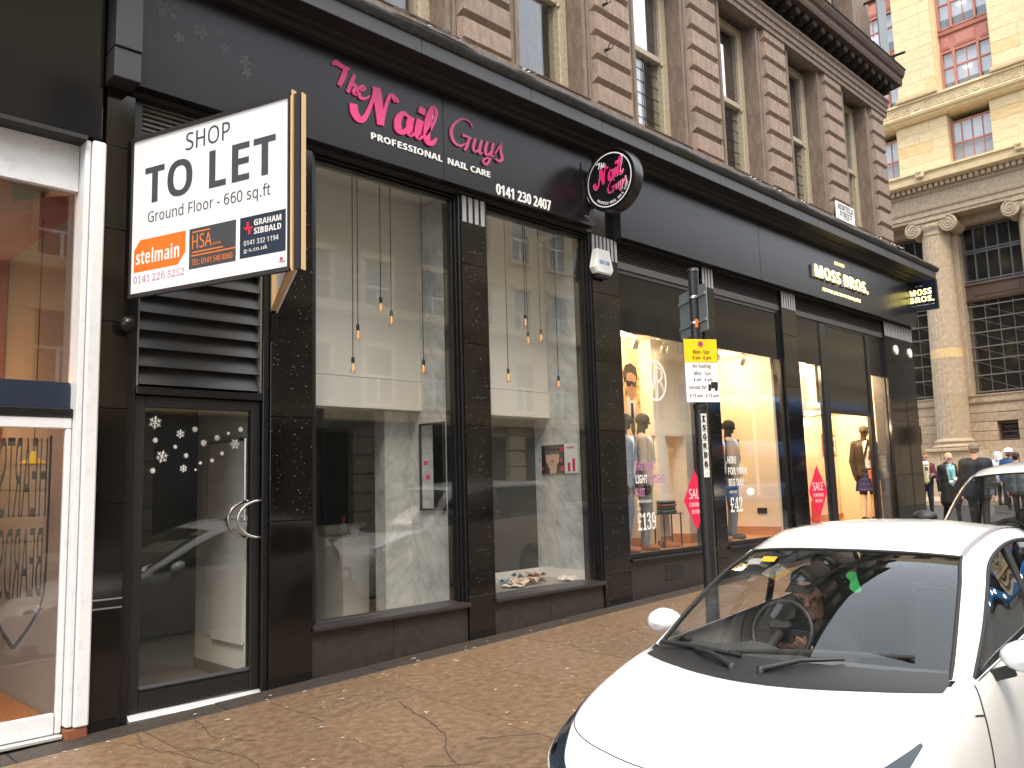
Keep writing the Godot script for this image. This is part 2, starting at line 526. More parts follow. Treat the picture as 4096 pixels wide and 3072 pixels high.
func more_materials() -> void:
	var a := mat("amber", 0.85, 0.45, 0.10, 0.03)
	a.transparency = BaseMaterial3D.TRANSPARENCY_ALPHA
	a.albedo_color.a = 0.3
	var g := mat("bottle", 0.6, 0.65, 0.62, 0.03)
	g.transparency = BaseMaterial3D.TRANSPARENCY_ALPHA
	g.albedo_color.a = 0.3
	mat("mirror", 0.75, 0.77, 0.78, 0.02, 1.0)
	var f := mat("glow_filament", 1.0, 0.6, 0.25, 0.5)
	f.emission_enabled = true
	f.emission = lin(1.0, 0.55, 0.2)
	f.emission_energy_multiplier = 0.6
	mat("skin_pale", 0.62, 0.40, 0.33, 0.6)
	lay(mat("paper_print", 1, 1, 1, 0.7), ntex(noise(0.02, 60), [[0.0, Color(0.75, 0.45, 0.15)], [0.35, Color(0.85, 0.8, 0.7)], [0.55, Color(0.8, 0.78, 0.7)], [0.7, Color(0.55, 0.2, 0.15)], [1.0, Color(0.2, 0.3, 0.45)]], 256), Vector3.ONE * 3.0)
	lay(mat("paper_pale", 0.8, 0.76, 0.7, 0.7), ntex(noise(0.05, 61), [[0.0, 0.55], [0.5, 0.95], [1.0, 1.0]], 256), Vector3.ONE * 3.0)
	mat("paper_grey", 0.38, 0.39, 0.38, 0.8)
	mat("paper_pink", 0.42, 0.24, 0.20, 0.8)
	mat("paper_blue", 0.25, 0.38, 0.55, 0.7)
	mat("sill_plinth", 0.030, 0.025, 0.024, 0.4)
	lay(M.sill_plinth, ntex(noise(0.06, 62, FastNoiseLite.TYPE_SIMPLEX_SMOOTH, 5), [[0.0, 0.75], [0.6, 1.0], [1.0, 1.0]], 256), Vector3.ONE)
	lay(mat("poster_sun", 0.95, 0.9, 0.8, 0.6), ntex(noise(0.02, 63, FastNoiseLite.TYPE_SIMPLEX_SMOOTH, 4), [[0.0, Color(0.45, 0.36, 0.2)], [0.38, Color(0.9, 0.72, 0.4)], [0.6, Color(1.0, 0.9, 0.65)], [1.0, Color(1, 0.97, 0.85)]], 256), Vector3.ONE * 1.2)
	mat("poster_suit", 0.80, 0.60, 0.36, 0.6)
	lay(mat("poster_lake", 0.8, 0.75, 0.7, 0.4), ntex(noise(0.02, 64, FastNoiseLite.TYPE_SIMPLEX_SMOOTH, 5), [[0.0, Color(0.1, 0.1, 0.1)], [0.45, Color(0.16, 0.15, 0.14)], [0.6, Color(0.5, 0.44, 0.38)], [1.0, Color(0.8, 0.72, 0.62)]], 256), Vector3(0.5, 1.6, 0.5))
	mat("skin_tan", 0.50, 0.28, 0.17, 0.6)
	mat("hair_dark", 0.03, 0.022, 0.018, 0.7)
	mat("cloth_green", 0.06, 0.08, 0.05, 0.8)
	mat("cloth_brown", 0.22, 0.08, 0.05, 0.6)
	mat("leather", 0.36, 0.12, 0.05, 0.3)
	mat("paper_red", 0.36, 0.13, 0.14, 0.5)
	lay(mat("bank_hall", 0.5, 0.5, 0.5, 0.8), ntex(noise(0.012, 65, FastNoiseLite.TYPE_SIMPLEX_SMOOTH, 3), [[0.0, Color(0.16, 0.11, 0.08)], [0.5, Color(0.30, 0.25, 0.19)], [0.75, Color(0.4, 0.33, 0.22)], [1.0, Color(0.62, 0.48, 0.26)]], 256), Vector3.ONE * 0.3)
	mat("sign_black", 0.008, 0.008, 0.010, 0.12)
	mat("sign_drum", 0.03, 0.03, 0.032, 0.25, 0.5)
	mat("sign_navy", 0.010, 0.013, 0.024, 0.18)
	var pw := mat("paint_white", 0.82, 0.83, 0.84, 0.28)
	pw.clearcoat_enabled = true
	pw.clearcoat = 1.0
	pw.clearcoat_roughness = 0.03
	var ps := mat("paint_silver", 0.36, 0.38, 0.40, 0.3, 0.6)
	ps.clearcoat_enabled = true
	ps.clearcoat = 1.0
	mat("trim_black", 0.018, 0.018, 0.019, 0.5)
	mat("strip_grey", 0.22, 0.21, 0.23, 0.4)
	mat("gap_grey", 0.10, 0.09, 0.10, 0.8)
	mat("dash", 0.045, 0.05, 0.05, 0.7)
	mat("seat", 0.03, 0.03, 0.032, 0.9)
	mat("headlight", 0.02, 0.028, 0.038, 0.06)
	mat("lamp_pale", 0.42, 0.45, 0.47, 0.1)
	mat("lamp_red", 0.35, 0.012, 0.012, 0.1)
	mat("freshener", 0.015, 0.42, 0.09, 0.5)
	var fl := mat("flesh", 1, 1, 1, 0.75)
	fl.vertex_color_use_as_albedo = true
	mat("cloth", 0.3, 0.3, 0.3, 0.9)
	mat("strap_yellow", 0.62, 0.30, 0.03, 0.7)
	mat("teal", 0.05, 0.38, 0.40, 0.7)
	mat("purple", 0.12, 0.05, 0.22, 0.8)
	lay(mat("tartan", 0.03, 0.036, 0.13, 0.9), ntex(noise(0.05, 66), [[0.0, 0.7], [1.0, 1.0]], 128), Vector3.ONE * 4.0)
	mat("tartan_line", 0.10, 0.10, 0.28, 0.9)
	mat("sash_mirror", 0.42, 0.44, 0.46, 0.03, 1.0)
	var bg := mat("bank_glass", 0.3, 0.36, 0.42, 0.02)
	bg.transparency = BaseMaterial3D.TRANSPARENCY_ALPHA
	bg.albedo_color.a = 0.15
	mat("bus_blue", 0.02, 0.22, 0.60, 0.3)

func setting() -> void:
	# pavement: a bed, then every slab of it
	var b := MB.new()
	var xs := [-9.0, 60.0]
	b.quad(Vector3(-40, gy(-40, 3.4) - 0.012, 3.4), Vector3(19.6, gy(19.6, 3.4) - 0.012, 3.4), Vector3(19.6, gy(19.6, -0.4) - 0.012, -0.4), Vector3(-40, gy(-40, -0.4) - 0.012, -0.4))
	b.quad(Vector3(19.6, gy(19.6, 3.4) - 0.012, 3.4), Vector3(21.5, gy(21.5, 3.4) - 0.012, 3.4), Vector3(21.5, gy(21.5, 0) - 0.012, -60), Vector3(19.6, gy(19.6, 0) - 0.012, -60))
	var pav := struct("pavement", b, M.grout)
	var r := RandomNumberGenerator.new()
	r.seed = 5
	var zj := [0.27, 1.125, 2.26, 3.38]
	for row in 3:
		for k in 26:
			var x0: float = -1.32 + 0.955 * k - (0.0 if row < 1 else 0.09 * row)
			var x1: float = x0 + 0.955
			if x1 > 21.4: continue
			slab(pav, r, x0, x1, zj[row], zj[row + 1], M["paving_%d" % (r.randi() % 4)])
	for k in 14:
		var x0 := -1.2 + 1.45 * k
		slab(pav, r, x0, minf(x0 + 1.45, 19.6), 0.0, 0.27, M.edge_strip)
	# kerb stones
	for k in 22:
		var x0 := -4.0 + 1.15 * k
		var kb := MB.new()
		kb.quad(Vector3(x0 + 0.006, gy(x0, 3.55), 3.55), Vector3(x0 + 1.144, gy(x0 + 1.15, 3.55), 3.55), Vector3(x0 + 1.144, gy(x0 + 1.15, 3.39), 3.39), Vector3(x0 + 0.006, gy(x0, 3.39), 3.39))
		kb.quad(Vector3(x0 + 0.006, gy(x0, 3.55) - 0.25, 3.55), Vector3(x0 + 1.144, gy(x0 + 1.15, 3.55) - 0.25, 3.55), Vector3(x0 + 1.144, gy(x0 + 1.15, 3.55), 3.55), Vector3(x0 + 0.006, gy(x0, 3.55), 3.55))
		part(pav, "kerb_stone", kb, M.kerb_stone)
	# road, falling away as the street does
	var rd := MB.new()
	rd.quad(Vector3(-80, SLOPE * -80 - 0.27, 16), Vector3(90, SLOPE * 90 - 0.27, 16), Vector3(90, SLOPE * 90 - 0.27, 3.5), Vector3(-80, SLOPE * -80 - 0.27, 3.5))
	rd.quad(Vector3(21.4, SLOPE * 21.4 - 0.10, 3.5), Vector3(29.0, SLOPE * 29 - 0.10, 3.5), Vector3(29.0, SLOPE * 29 - 0.10, -70), Vector3(21.4, SLOPE * 21.4 - 0.10, -70))
	struct("road", rd, M.asphalt)
	var ln := MB.new()
	for z in [3.75, 3.95]:
		ln.quad(Vector3(-20, SLOPE * -20 - 0.266, z + 0.04), Vector3(18, SLOPE * 18 - 0.266, z + 0.04), Vector3(18, SLOPE * 18 - 0.266, z - 0.04), Vector3(-20, SLOPE * -20 - 0.266, z - 0.04))
	struct("road_marking", ln, M.line_yellow)
	# pavements on the far side of the street and before the bank
	var p2 := MB.new()
	p2.quad(Vector3(-80, SLOPE * -80, 20), Vector3(90, SLOPE * 90, 20), Vector3(90, SLOPE * 90, 16), Vector3(-80, SLOPE * -80, 16))
	p2.quad(Vector3(-80, SLOPE * -80, 16), Vector3(-80, SLOPE * -80 - 0.2, 16), Vector3(90, SLOPE * 90 - 0.2, 16), Vector3(90, SLOPE * 90, 16))
	struct("far_pavement", p2, M.bank_base_1)
	var p3 := MB.new()
	p3.quad(Vector3(28.5, SLOPE * 28.5 + 0.03, 3.5), Vector3(34, SLOPE * 34 + 0.03, 3.5), Vector3(34, SLOPE * 34 + 0.03, -70), Vector3(28.5, SLOPE * 28.5 + 0.03, -70))
	p3.quad(Vector3(28.5, SLOPE * 28.5 - 0.2, 3.5), Vector3(28.5, SLOPE * 28.5 + 0.03, 3.5), Vector3(28.5, SLOPE * 28.5 + 0.03, -70), Vector3(28.5, SLOPE * 28.5 - 0.2, -70))
	struct("bank_pavement", p3, M.bank_base_0)
	# the ground under everything, out to the horizon
	var g := MB.new()
	g.quad(Vector3(-600, -4.5, 600), Vector3(600, -4.5, 600), Vector3(600, -4.5, -600), Vector3(-600, -4.5, -600))
	struct("ground", g, M.asphalt)
	# trodden chewing gum
	var gum := MB.new()
	for k in 330:
		var p := Vector2(r.randf_range(0.8, 13.5), 0.12 + 3.2 * pow(r.randf(), 1.15))
		var rad := r.randf_range(0.006, 0.017)
		if r.randf() < 0.12: rad *= 1.5
		var base := gum.put(Vector3(p.x, gy(p.x, p.y) + 0.006, p.y), Vector3.UP)
		for s in 9:
			var a := TAU * s / 8.0
			var q := p + Vector2(cos(a) * 1.25, sin(a)) * rad * (0.8 + 0.35 * sin(a * 3.0 + k))
			gum.put(Vector3(q.x, gy(q.x, q.y) + 0.004, q.y), Vector3.UP)
			if s: gum.i.append_array([base, base + s, base + s + 1])
	var gm := part(pav, "chewing_gum_spots", gum, M.gum)
	gm.set_meta("kind", "stuff")
	# cracks across the slabs
	for path in [[[4.11, 1.14], [4.03, 1.4], [3.95, 1.69], [3.85, 1.99], [3.73, 2.18], [3.64, 2.27], [3.55, 2.43], [3.52, 2.56], [3.66, 2.62]], [[2.86, 0.27], [2.84, 0.5], [2.77, 0.74], [2.80, 0.9], [2.93, 1.12]], [[2.45, 0.3], [2.38, 0.62], [2.46, 0.95], [2.52, 1.3]], [[2.30, 0.42], [2.42, 0.85], [2.62, 1.0], [2.72, 1.35], [2.66, 1.8]], [[3.9, 2.28], [4.2, 2.5], [4.5, 2.62]], [[3.35, 2.4], [3.52, 2.56]], [[5.2, 2.3], [5.5, 2.8], [5.45, 3.3]]]:
		var ck := MB.new()
		var pts := []
		for q in path: pts.append(Vector2(q[0], q[1]))
		var sm := curve(pts, 7)
		for k in sm.size() - 1:
			var a: Vector2 = sm[k] + Vector2(r.randf() - 0.5, r.randf() - 0.5) * 0.014
			var c2: Vector2 = sm[k + 1]
			if k > 0: a = sm[k]
			sm[k + 1] += Vector2(r.randf() - 0.5, r.randf() - 0.5) * 0.02
			c2 = sm[k + 1]
			var w := 0.0035
			var nn := (c2 - a).normalized().orthogonal() * w
			ck.quad(Vector3(a.x + nn.x, gy(a.x, a.y) + 0.002, a.y + nn.y), Vector3(a.x - nn.x, gy(a.x, a.y) + 0.002, a.y - nn.y), Vector3(c2.x - nn.x, gy(c2.x, c2.y) + 0.002, c2.y - nn.y), Vector3(c2.x + nn.x, gy(c2.x, c2.y) + 0.002, c2.y + nn.y))
		part(pav, "crack", ck, M.grout)

func slab(pav: Node, r: RandomNumberGenerator, x0: float, x1: float, z0: float, z1: float, m: Material) -> void:
	var b := MB.new()
	var g := 0.003
	var e := 0.006
	var dy := (r.randf() - 0.5) * 0.004
	var q := [Vector2(x0 + g, z1 - g), Vector2(x1 - g, z1 - g), Vector2(x1 - g, z0 + g), Vector2(x0 + g, z0 + g)]
	var s := [Vector2(e, -e), Vector2(-e, -e), Vector2(-e, e), Vector2(e, e)]
	var top := []
	var low := []
	for k in 4:
		var p: Vector2 = q[k]
		var t: Vector2 = p + s[k]
		top.append(Vector3(t.x, gy(t.x, t.y) + dy, t.y))
		low.append(Vector3(p.x, gy(p.x, p.y) - 0.012 + dy * 0.5, p.y))
	b.quad(top[0], top[1], top[2], top[3])
	for k in 4: b.quad(low[k], low[(k + 1) % 4], top[(k + 1) % 4], top[k])
	part(pav, "paving_slab", b, m)

# a polished stone pier: a core, then its panels between the joints
func pilaster(shop: Node, x0: float, x1: float, joints: Array, top: float, m: Material, low: Material, flutes := 0, z := 0.0) -> void:
	var core := MB.new()
	core.box(Vector3(x0 + 0.002, -1.0, -0.32), Vector3(x1 - 0.002, top, z - 0.012))
	part(shop, "pier_core", core, M.soffit_black)
	var ys := [gy(x0, 0) - 0.05] + joints + [top]
	for k in ys.size() - 1:
		var b := MB.new()
		b.box(Vector3(x0, ys[k] + 0.0025, z - 0.06), Vector3(x1, ys[k + 1] - 0.0025, z), 0.003)
		part(shop, "granite_panel", b, low if k == 0 else m)
	if flutes:
		for f in flutes:
			var w := (x1 - x0) / flutes
			var c := x0 + w * (f + 0.5)
			var b := MB.new()
			b.box(Vector3(c - w * 0.31, 4.63, z - 0.002), Vector3(c + w * 0.31, 4.925, z + 0.008), 0.003)
			part(shop, "flute", b, M.flute_grey)

func pane(shop: Node, x0: float, x1: float, y0: float, y1: float, z: float, m: Material) -> MeshInstance3D:
	var b := MB.new()
	b.box(Vector3(x0, y0, z - 0.006), Vector3(x1, y1, z + 0.006))
	return part(shop, "window_pane", b, m)

func frame(shop: Node, called: String, x0: float, x1: float, y0: float, y1: float, w: float, z0: float, z1: float, m: Material, steps := 1) -> void:
	var b := MB.new()
	for s in steps:
		var o := w * s / steps
		var e := w * (s + 1) / steps
		var zz := z1 - 0.025 * s
		b.box(Vector3(x0 + o, y0 + o, z0), Vector3(x0 + e, y1 - o, zz), 0.004)
		b.box(Vector3(x1 - e, y0 + o, z0), Vector3(x1 - o, y1 - o, zz), 0.004)
		b.box(Vector3(x0 + e, y1 - e, z0), Vector3(x1 - e, y1 - o, zz), 0.004)
		b.box(Vector3(x0 + e, y0 + o, z0), Vector3(x1 - e, y0 + e, zz), 0.004)
	part(shop, called, b, m)

func brush(b: MB, pts: Array, wid: Array, m: Transform3D, z0: float, z1: float, steps := 7) -> void:
	var c := curve(pts, steps)
	var l := []
	var r := []
	for k in c.size():
		var t: Vector2 = (c[mini(k + 1, c.size() - 1)] - c[maxi(k - 1, 0)]).normalized()
		var f := float(k) / (c.size() - 1) * (wid.size() - 1)
		var w: float = lerpf(wid[int(floor(f))], wid[mini(int(floor(f)) + 1, wid.size() - 1)], f - floor(f)) * 0.5
		l.append(c[k] + t.orthogonal() * w)
		r.append(c[k] - t.orthogonal() * w)
	for k in c.size() - 1:
		b.quad(m * Vector3(r[k].x, r[k].y, z1), m * Vector3(r[k + 1].x, r[k + 1].y, z1), m * Vector3(l[k + 1].x, l[k + 1].y, z1), m * Vector3(l[k].x, l[k].y, z1))
		b.quad(m * Vector3(l[k].x, l[k].y, z1), m * Vector3(l[k + 1].x, l[k + 1].y, z1), m * Vector3(l[k + 1].x, l[k + 1].y, z0), m * Vector3(l[k].x, l[k].y, z0))
		b.quad(m * Vector3(r[k + 1].x, r[k + 1].y, z1), m * Vector3(r[k].x, r[k].y, z1), m * Vector3(r[k].x, r[k].y, z0), m * Vector3(r[k + 1].x, r[k + 1].y, z0))
	for e in [0, c.size() - 1]:
		b.quad(m * Vector3(l[e].x, l[e].y, z0), m * Vector3(r[e].x, r[e].y, z0), m * Vector3(r[e].x, r[e].y, z1), m * Vector3(l[e].x, l[e].y, z1))

func V(a: Array) -> Array:
	var o := []
	for k in range(0, a.size(), 2): o.append(Vector2(a[k], a[k + 1]))
	return o

# the brush-script words; units: the N is about 1 high; m places them on the sign
func script_the(parent: Node, m: Transform3D, d: float, ma: Material) -> void:
	var s := [[V([0.0, 0.86, 0.12, 0.97, 0.32, 0.94, 0.60, 0.98]), [0.07, 0.17, 0.15, 0.06]], [V([0.47, 0.94, 0.40, 0.62, 0.30, 0.30]), [0.16, 0.17, 0.13]],
		[V([0.78, 0.88, 0.70, 0.60, 0.60, 0.22]), [0.10, 0.13, 0.12]], [V([0.63, 0.38, 0.78, 0.55, 0.86, 0.50, 0.80, 0.30, 0.92, 0.25]), [0.05, 0.1, 0.13, 0.12, 0.05]],
		[V([0.98, 0.42, 1.12, 0.52, 1.18, 0.62, 1.06, 0.62, 0.97, 0.42, 1.06, 0.24, 1.24, 0.30, 1.38, 0.44]), [0.06, 0.07, 0.08, 0.10, 0.13, 0.12, 0.07, 0.04]]]
	strokes(parent, s, m, d, ma, [[0, 1], [2, 3], [4]])

func strokes(parent: Node, s: Array, m: Transform3D, d: float, ma: Material, letters: Array) -> void:
	for l in letters:
		var b := MB.new()
		for k in l: brush(b, s[k][0], s[k][1], m, 0.0, d + 0.0008 * k)
		part(parent, "script_letter", b, ma)

func script_nail(parent: Node, m: Transform3D, d: float, ma: Material) -> void:
	var s := [[V([-0.06, 0.36, -0.02, 0.14, 0.10, 0.02, 0.24, 0.14, 0.38, 0.62, 0.44, 0.96]), [0.18, 0.20, 0.19, 0.11, 0.08, 0.10]],
		[V([0.46, 1.0, 0.53, 0.62, 0.62, 0.05]), [0.20, 0.22, 0.17]], [V([0.64, 0.06, 0.72, 0.62, 0.82, 0.93, 0.95, 0.86, 0.97, 0.80]), [0.08, 0.08, 0.10, 0.16, 0.12]],
		[V([1.30, 0.54, 1.16, 0.58, 1.04, 0.36, 1.06, 0.10, 1.20, 0.08, 1.32, 0.30]), [0.08, 0.11, 0.17, 0.19, 0.12, 0.06]], [V([1.37, 0.56, 1.34, 0.30, 1.36, 0.08, 1.50, 0.14]), [0.18, 0.18, 0.15, 0.05]],
		[V([1.62, 0.57, 1.57, 0.30, 1.58, 0.08, 1.72, 0.14]), [0.19, 0.18, 0.16, 0.05]], [V([1.665, 0.92, 1.635, 0.74]), [0.17, 0.19]],
		[V([1.78, 0.20, 1.94, 0.52, 2.04, 0.90, 1.95, 1.02, 1.85, 0.76, 1.80, 0.34, 1.83, 0.06, 1.96, 0.04, 2.08, 0.22]), [0.05, 0.08, 0.09, 0.14, 0.17, 0.19, 0.18, 0.13, 0.04]]]
	strokes(parent, s, m, d, ma, [[0, 1, 2], [3, 4], [5, 6], [7]])

func script_guys(parent: Node, m: Transform3D, d: float, ma: Material) -> void:
	var s := [[V([0.78, 0.84, 0.66, 0.98, 0.42, 0.98, 0.16, 0.76, 0.04, 0.46, 0.14, 0.16, 0.36, 0.08, 0.56, 0.22]), [0.05, 0.05, 0.06, 0.09, 0.12, 0.11, 0.07, 0.05]], [V([0.44, 0.46, 0.64, 0.46, 0.78, 0.45]), [0.10, 0.08, 0.05]], [V([0.68, 0.44, 0.62, 0.2, 0.54, -0.02]), [0.09, 0.09, 0.07]],
		[V([0.90, 0.50, 0.84, 0.24, 0.86, 0.08, 0.98, 0.10, 1.08, 0.28]), [0.09, 0.10, 0.09, 0.06, 0.04]], [V([1.13, 0.52, 1.07, 0.24, 1.08, 0.06, 1.18, 0.12]), [0.09, 0.10, 0.08, 0.04]],
		[V([1.34, 0.54, 1.28, 0.26, 1.31, 0.10, 1.42, 0.14, 1.52, 0.3]), [0.09, 0.10, 0.09, 0.06, 0.04]], [V([1.56, 0.56, 1.50, 0.2, 1.40, -0.16, 1.26, -0.24, 1.22, -0.12, 1.40, 0.02, 1.62, 0.16]), [0.09, 0.09, 0.07, 0.07, 0.06, 0.05, 0.04]],
		[V([1.64, 0.22, 1.80, 0.52, 1.86, 0.64, 1.86, 0.36, 1.92, 0.14, 1.80, 0.02, 1.66, 0.06]), [0.04, 0.06, 0.06, 0.09, 0.10, 0.08, 0.06]]]
	strokes(parent, s, m, d, ma, [[0, 1, 2], [3, 4], [5, 6], [7]])

func shop_left() -> void:
	var s := thing("barber_shopfront", "barber's shopfront at the left edge with white door frame and glossy black sign panel", "shopfront", Vector3(0, 0, 0))
	var b := MB.new()
	b.box(Vector3(-3.0, 4.48, -0.3), Vector3(2.17, 6.05, 0.05), 0.01)
	part(s, "sign_panel", b, M.dark_glass)
	b = MB.new()
	b.box(Vector3(-3.0, 4.445, -0.28), Vector3(2.06, 4.478, 0.07))
	part(s, "panel_trim", b, M.soffit_black)
	b = MB.new()
	b.box(Vector3(-3.0, 4.08, -0.2), Vector3(2.055, 4.444, -0.1))
	part(s, "transom_blind", b, M.white_frame)
	# white post beside the door and the frames
	b = MB.new()
	b.box(Vector3(2.105, 0.13, -0.2), Vector3(2.205, 4.465, 0.05), 0.012)
	b.box(Vector3(2.06, 0.14, -0.2), Vector3(2.10, 4.46, 0.025), 0.006)
	part(s, "door_post", b, M.white_frame)
	b = MB.new()
	b.box(Vector3(2.06, 0.02, -0.2), Vector3(2.203, 0.128, 0.04), 0.01)
	part(s, "post_foot", b, M.rust, "bare rusted foot of the white post")
	b = MB.new()
	b.box(Vector3(-3.0, 2.40, -0.22), Vector3(2.05, 2.60, -0.11))
	part(s, "transom_board", b, M.navy)
	b = MB.new()
	b.box(Vector3(-3.0, 2.335, -0.2), Vector3(2.058, 2.398, -0.04), 0.006)
	part(s, "transom_bar", b, M.black_paint)
	b = MB.new()
	b.box(Vector3(0.62, 2.25, -0.1), Vector3(2.055, 2.333, -0.05), 0.008)
	b.box(Vector3(2.015, 0.10, -0.1), Vector3(2.056, 2.248, -0.05), 0.008)
	b.box(Vector3(0.62, 0.10, -0.1), Vector3(0.70, 2.248, -0.05), 0.008)
	b.box(Vector3(0.71, 0.10, -0.1), Vector3(2.008, 0.24, -0.052), 0.008)
	part(s, "door_frame", b, M.white_frame)
	b = MB.new()
	b.box(Vector3(0.6, 0.062, -0.15), Vector3(2.055, 0.092, -0.01), 0.006)
	part(s, "threshold", b, M.threshold)
	b = MB.new()
	b.box(Vector3(0.702, 0.242, -0.085), Vector3(2.012, 2.247, -0.077))
	part(s, "door_pane", b, M.glass)
	b = MB.new()
	b.box(Vector3(-3.0, 2.602, -0.165), Vector3(2.05, 4.078, -0.155))
	part(s, "window_pane", b, M.glass_dim)
	b = MB.new()
	b.box(Vector3(-3.0, 0.05, -0.09), Vector3(0.6, 2.33, -0.08))
	part(s, "window_pane", b, M.glass)
	b = MB.new()
	b.box(Vector3(-3.0, -0.4, -0.3), Vector3(0.6, 0.048, -0.02))
	part(s, "plinth", b, M.plinth_stone)
	# lettering in a shield on the inside of the door glass
	var m := Transform3D(Basis(), Vector3(0, 0, -0.094))
	b = MB.new()
	brush(b, V([1.59, 2.2, 1.59, 1.6, 1.59, 1.1, 1.64, 0.9, 1.74, 0.72]), [0.014, 0.014, 0.014, 0.02, 0.024], m, 0, 0.004)
	brush(b, V([1.93, 2.2, 1.93, 1.6, 1.92, 1.1, 1.86, 0.9, 1.74, 0.72]), [0.014, 0.014, 0.014, 0.02, 0.024], m, 0, 0.005)
	part(s, "shield_outline", b, M.ink)
	text(s, "door_lettering", "HEARTS", Vector3(1.91, 1.62, -0.088), Vector3(-0.30, 0, 0), Vector3(0, 0.56, 0), 0, M.ink)
	text(s, "door_lettering", "BEARDS", Vector3(1.90, 1.06, -0.088), Vector3(-0.28, 0, 0), Vector3(0, 0.48, 0), 0, M.ink)
	for k in 8: text(s, "opening_times", ["Mon - 10am", "Tue - 10am", "Wed 9am", "Thu 10am", "Fri - 9am", "Sat 9am", "Sun +", "CUTS"][k], Vector3(1.585, 1.75 - 0.09 * k, -0.09), Vector3(-0.25, 0, 0), Vector3(0, 0.05, 0), 0, M.sign_yellow)
	# the room behind
	b = MB.new()
	b.box(Vector3(-3.1, -0.1, -4.2), Vector3(2.2, 6.0, -4.1))
	b.box(Vector3(2.21, -0.1, -4.2), Vector3(2.28, 4.47, -0.2))
	b.box(Vector3(-3.2, -0.1, -4.2), Vector3(-3.1, 6.0, -0.1))
	part(s, "inner_wall", b, M.grey_wall)
	b = MB.new()
	b.box(Vector3(-3.1, 4.9, -4.1), Vector3(2.2, 5.0, -0.31))
	b.obox(Vector3(0.2, 3.42, -1.4), Basis(Vector3(0, 0, 1), 0.34), Vector3(2.4, 0.04, 1.05))
	b.box(Vector3(-3.0, 2.2, -2.62), Vector3(2.2, 4.9, -2.56))
	part(s, "wood_ceiling", b, M.orange_wood)
	b = MB.new()
	b.box(Vector3(-3.1, -0.1, -4.1), Vector3(2.2, 0.045, -0.3))
	part(s, "inner_floor", b, M.oak)
	var lp := MB.new()
	lp.lathe(Vector3(2.0, 2.02, -0.75), [Vector2(0.0, 0.10), Vector2(0.02, 0.10), Vector2(0.03, 0.05), Vector2(0.11, 0.0), Vector2(0.10, 0.005)], 20)
	var lamp := solo("pendant_lamp", "small brass pendant lamp behind the barber's glass door", "lamp", lp, M.sign_yellow, Vector3(2.0, 2.02, -0.75))
	var cd := MB.new()
	cd.tube([Vector3(2.0, 2.12, -0.75), Vector3(2.0, 4.9, -0.75)], [0.004], 6)
	part(lamp, "cord", cd, M.ink)
	# lit bulbs in the barber's room
	var bl := [[0.4, 2.75, -1.9, "left lit bulb in the barber's room"], [1.5, 2.75, -2.2, "right lit bulb in the barber's room"], [1.0, 4.55, -1.1, "lit bulb high under the barber's wooden ceiling"]]
	for q in bl:
		var at := Vector3(q[0], q[1], q[2])
		b = MB.new()
		b.lathe(at, [Vector2(0.0, 0.0), Vector2(0.04, 0.02), Vector2(0.045, 0.05), Vector2(0.02, 0.1), Vector2(0.0, 0.101)], 14)
		var t := thing("lit_bulb", q[3], "light bulb", at, "lit bulbs in the barber's room")
		part(t, "glass_bulb", b, M.glow_lamp)
		b = MB.new()
		b.tube([at + Vector3(0, 0.1, 0), at + Vector3(0, 0.4, 0)], [0.006], 6)
		part(t, "cord", b, M.rubber)
		var l := OmniLight3D.new()
		l.name = "bulb_light"
		l.light_energy = 0.16
		l.light_color = Color(1.0, 0.72, 0.42)
		l.light_size = 0.04
		l.omni_range = 12.0
		l.omni_attenuation = 2.0
		l.shadow_enabled = true
		l.position = Vector3(0, 0.05, 0)
		t.add_child(l)

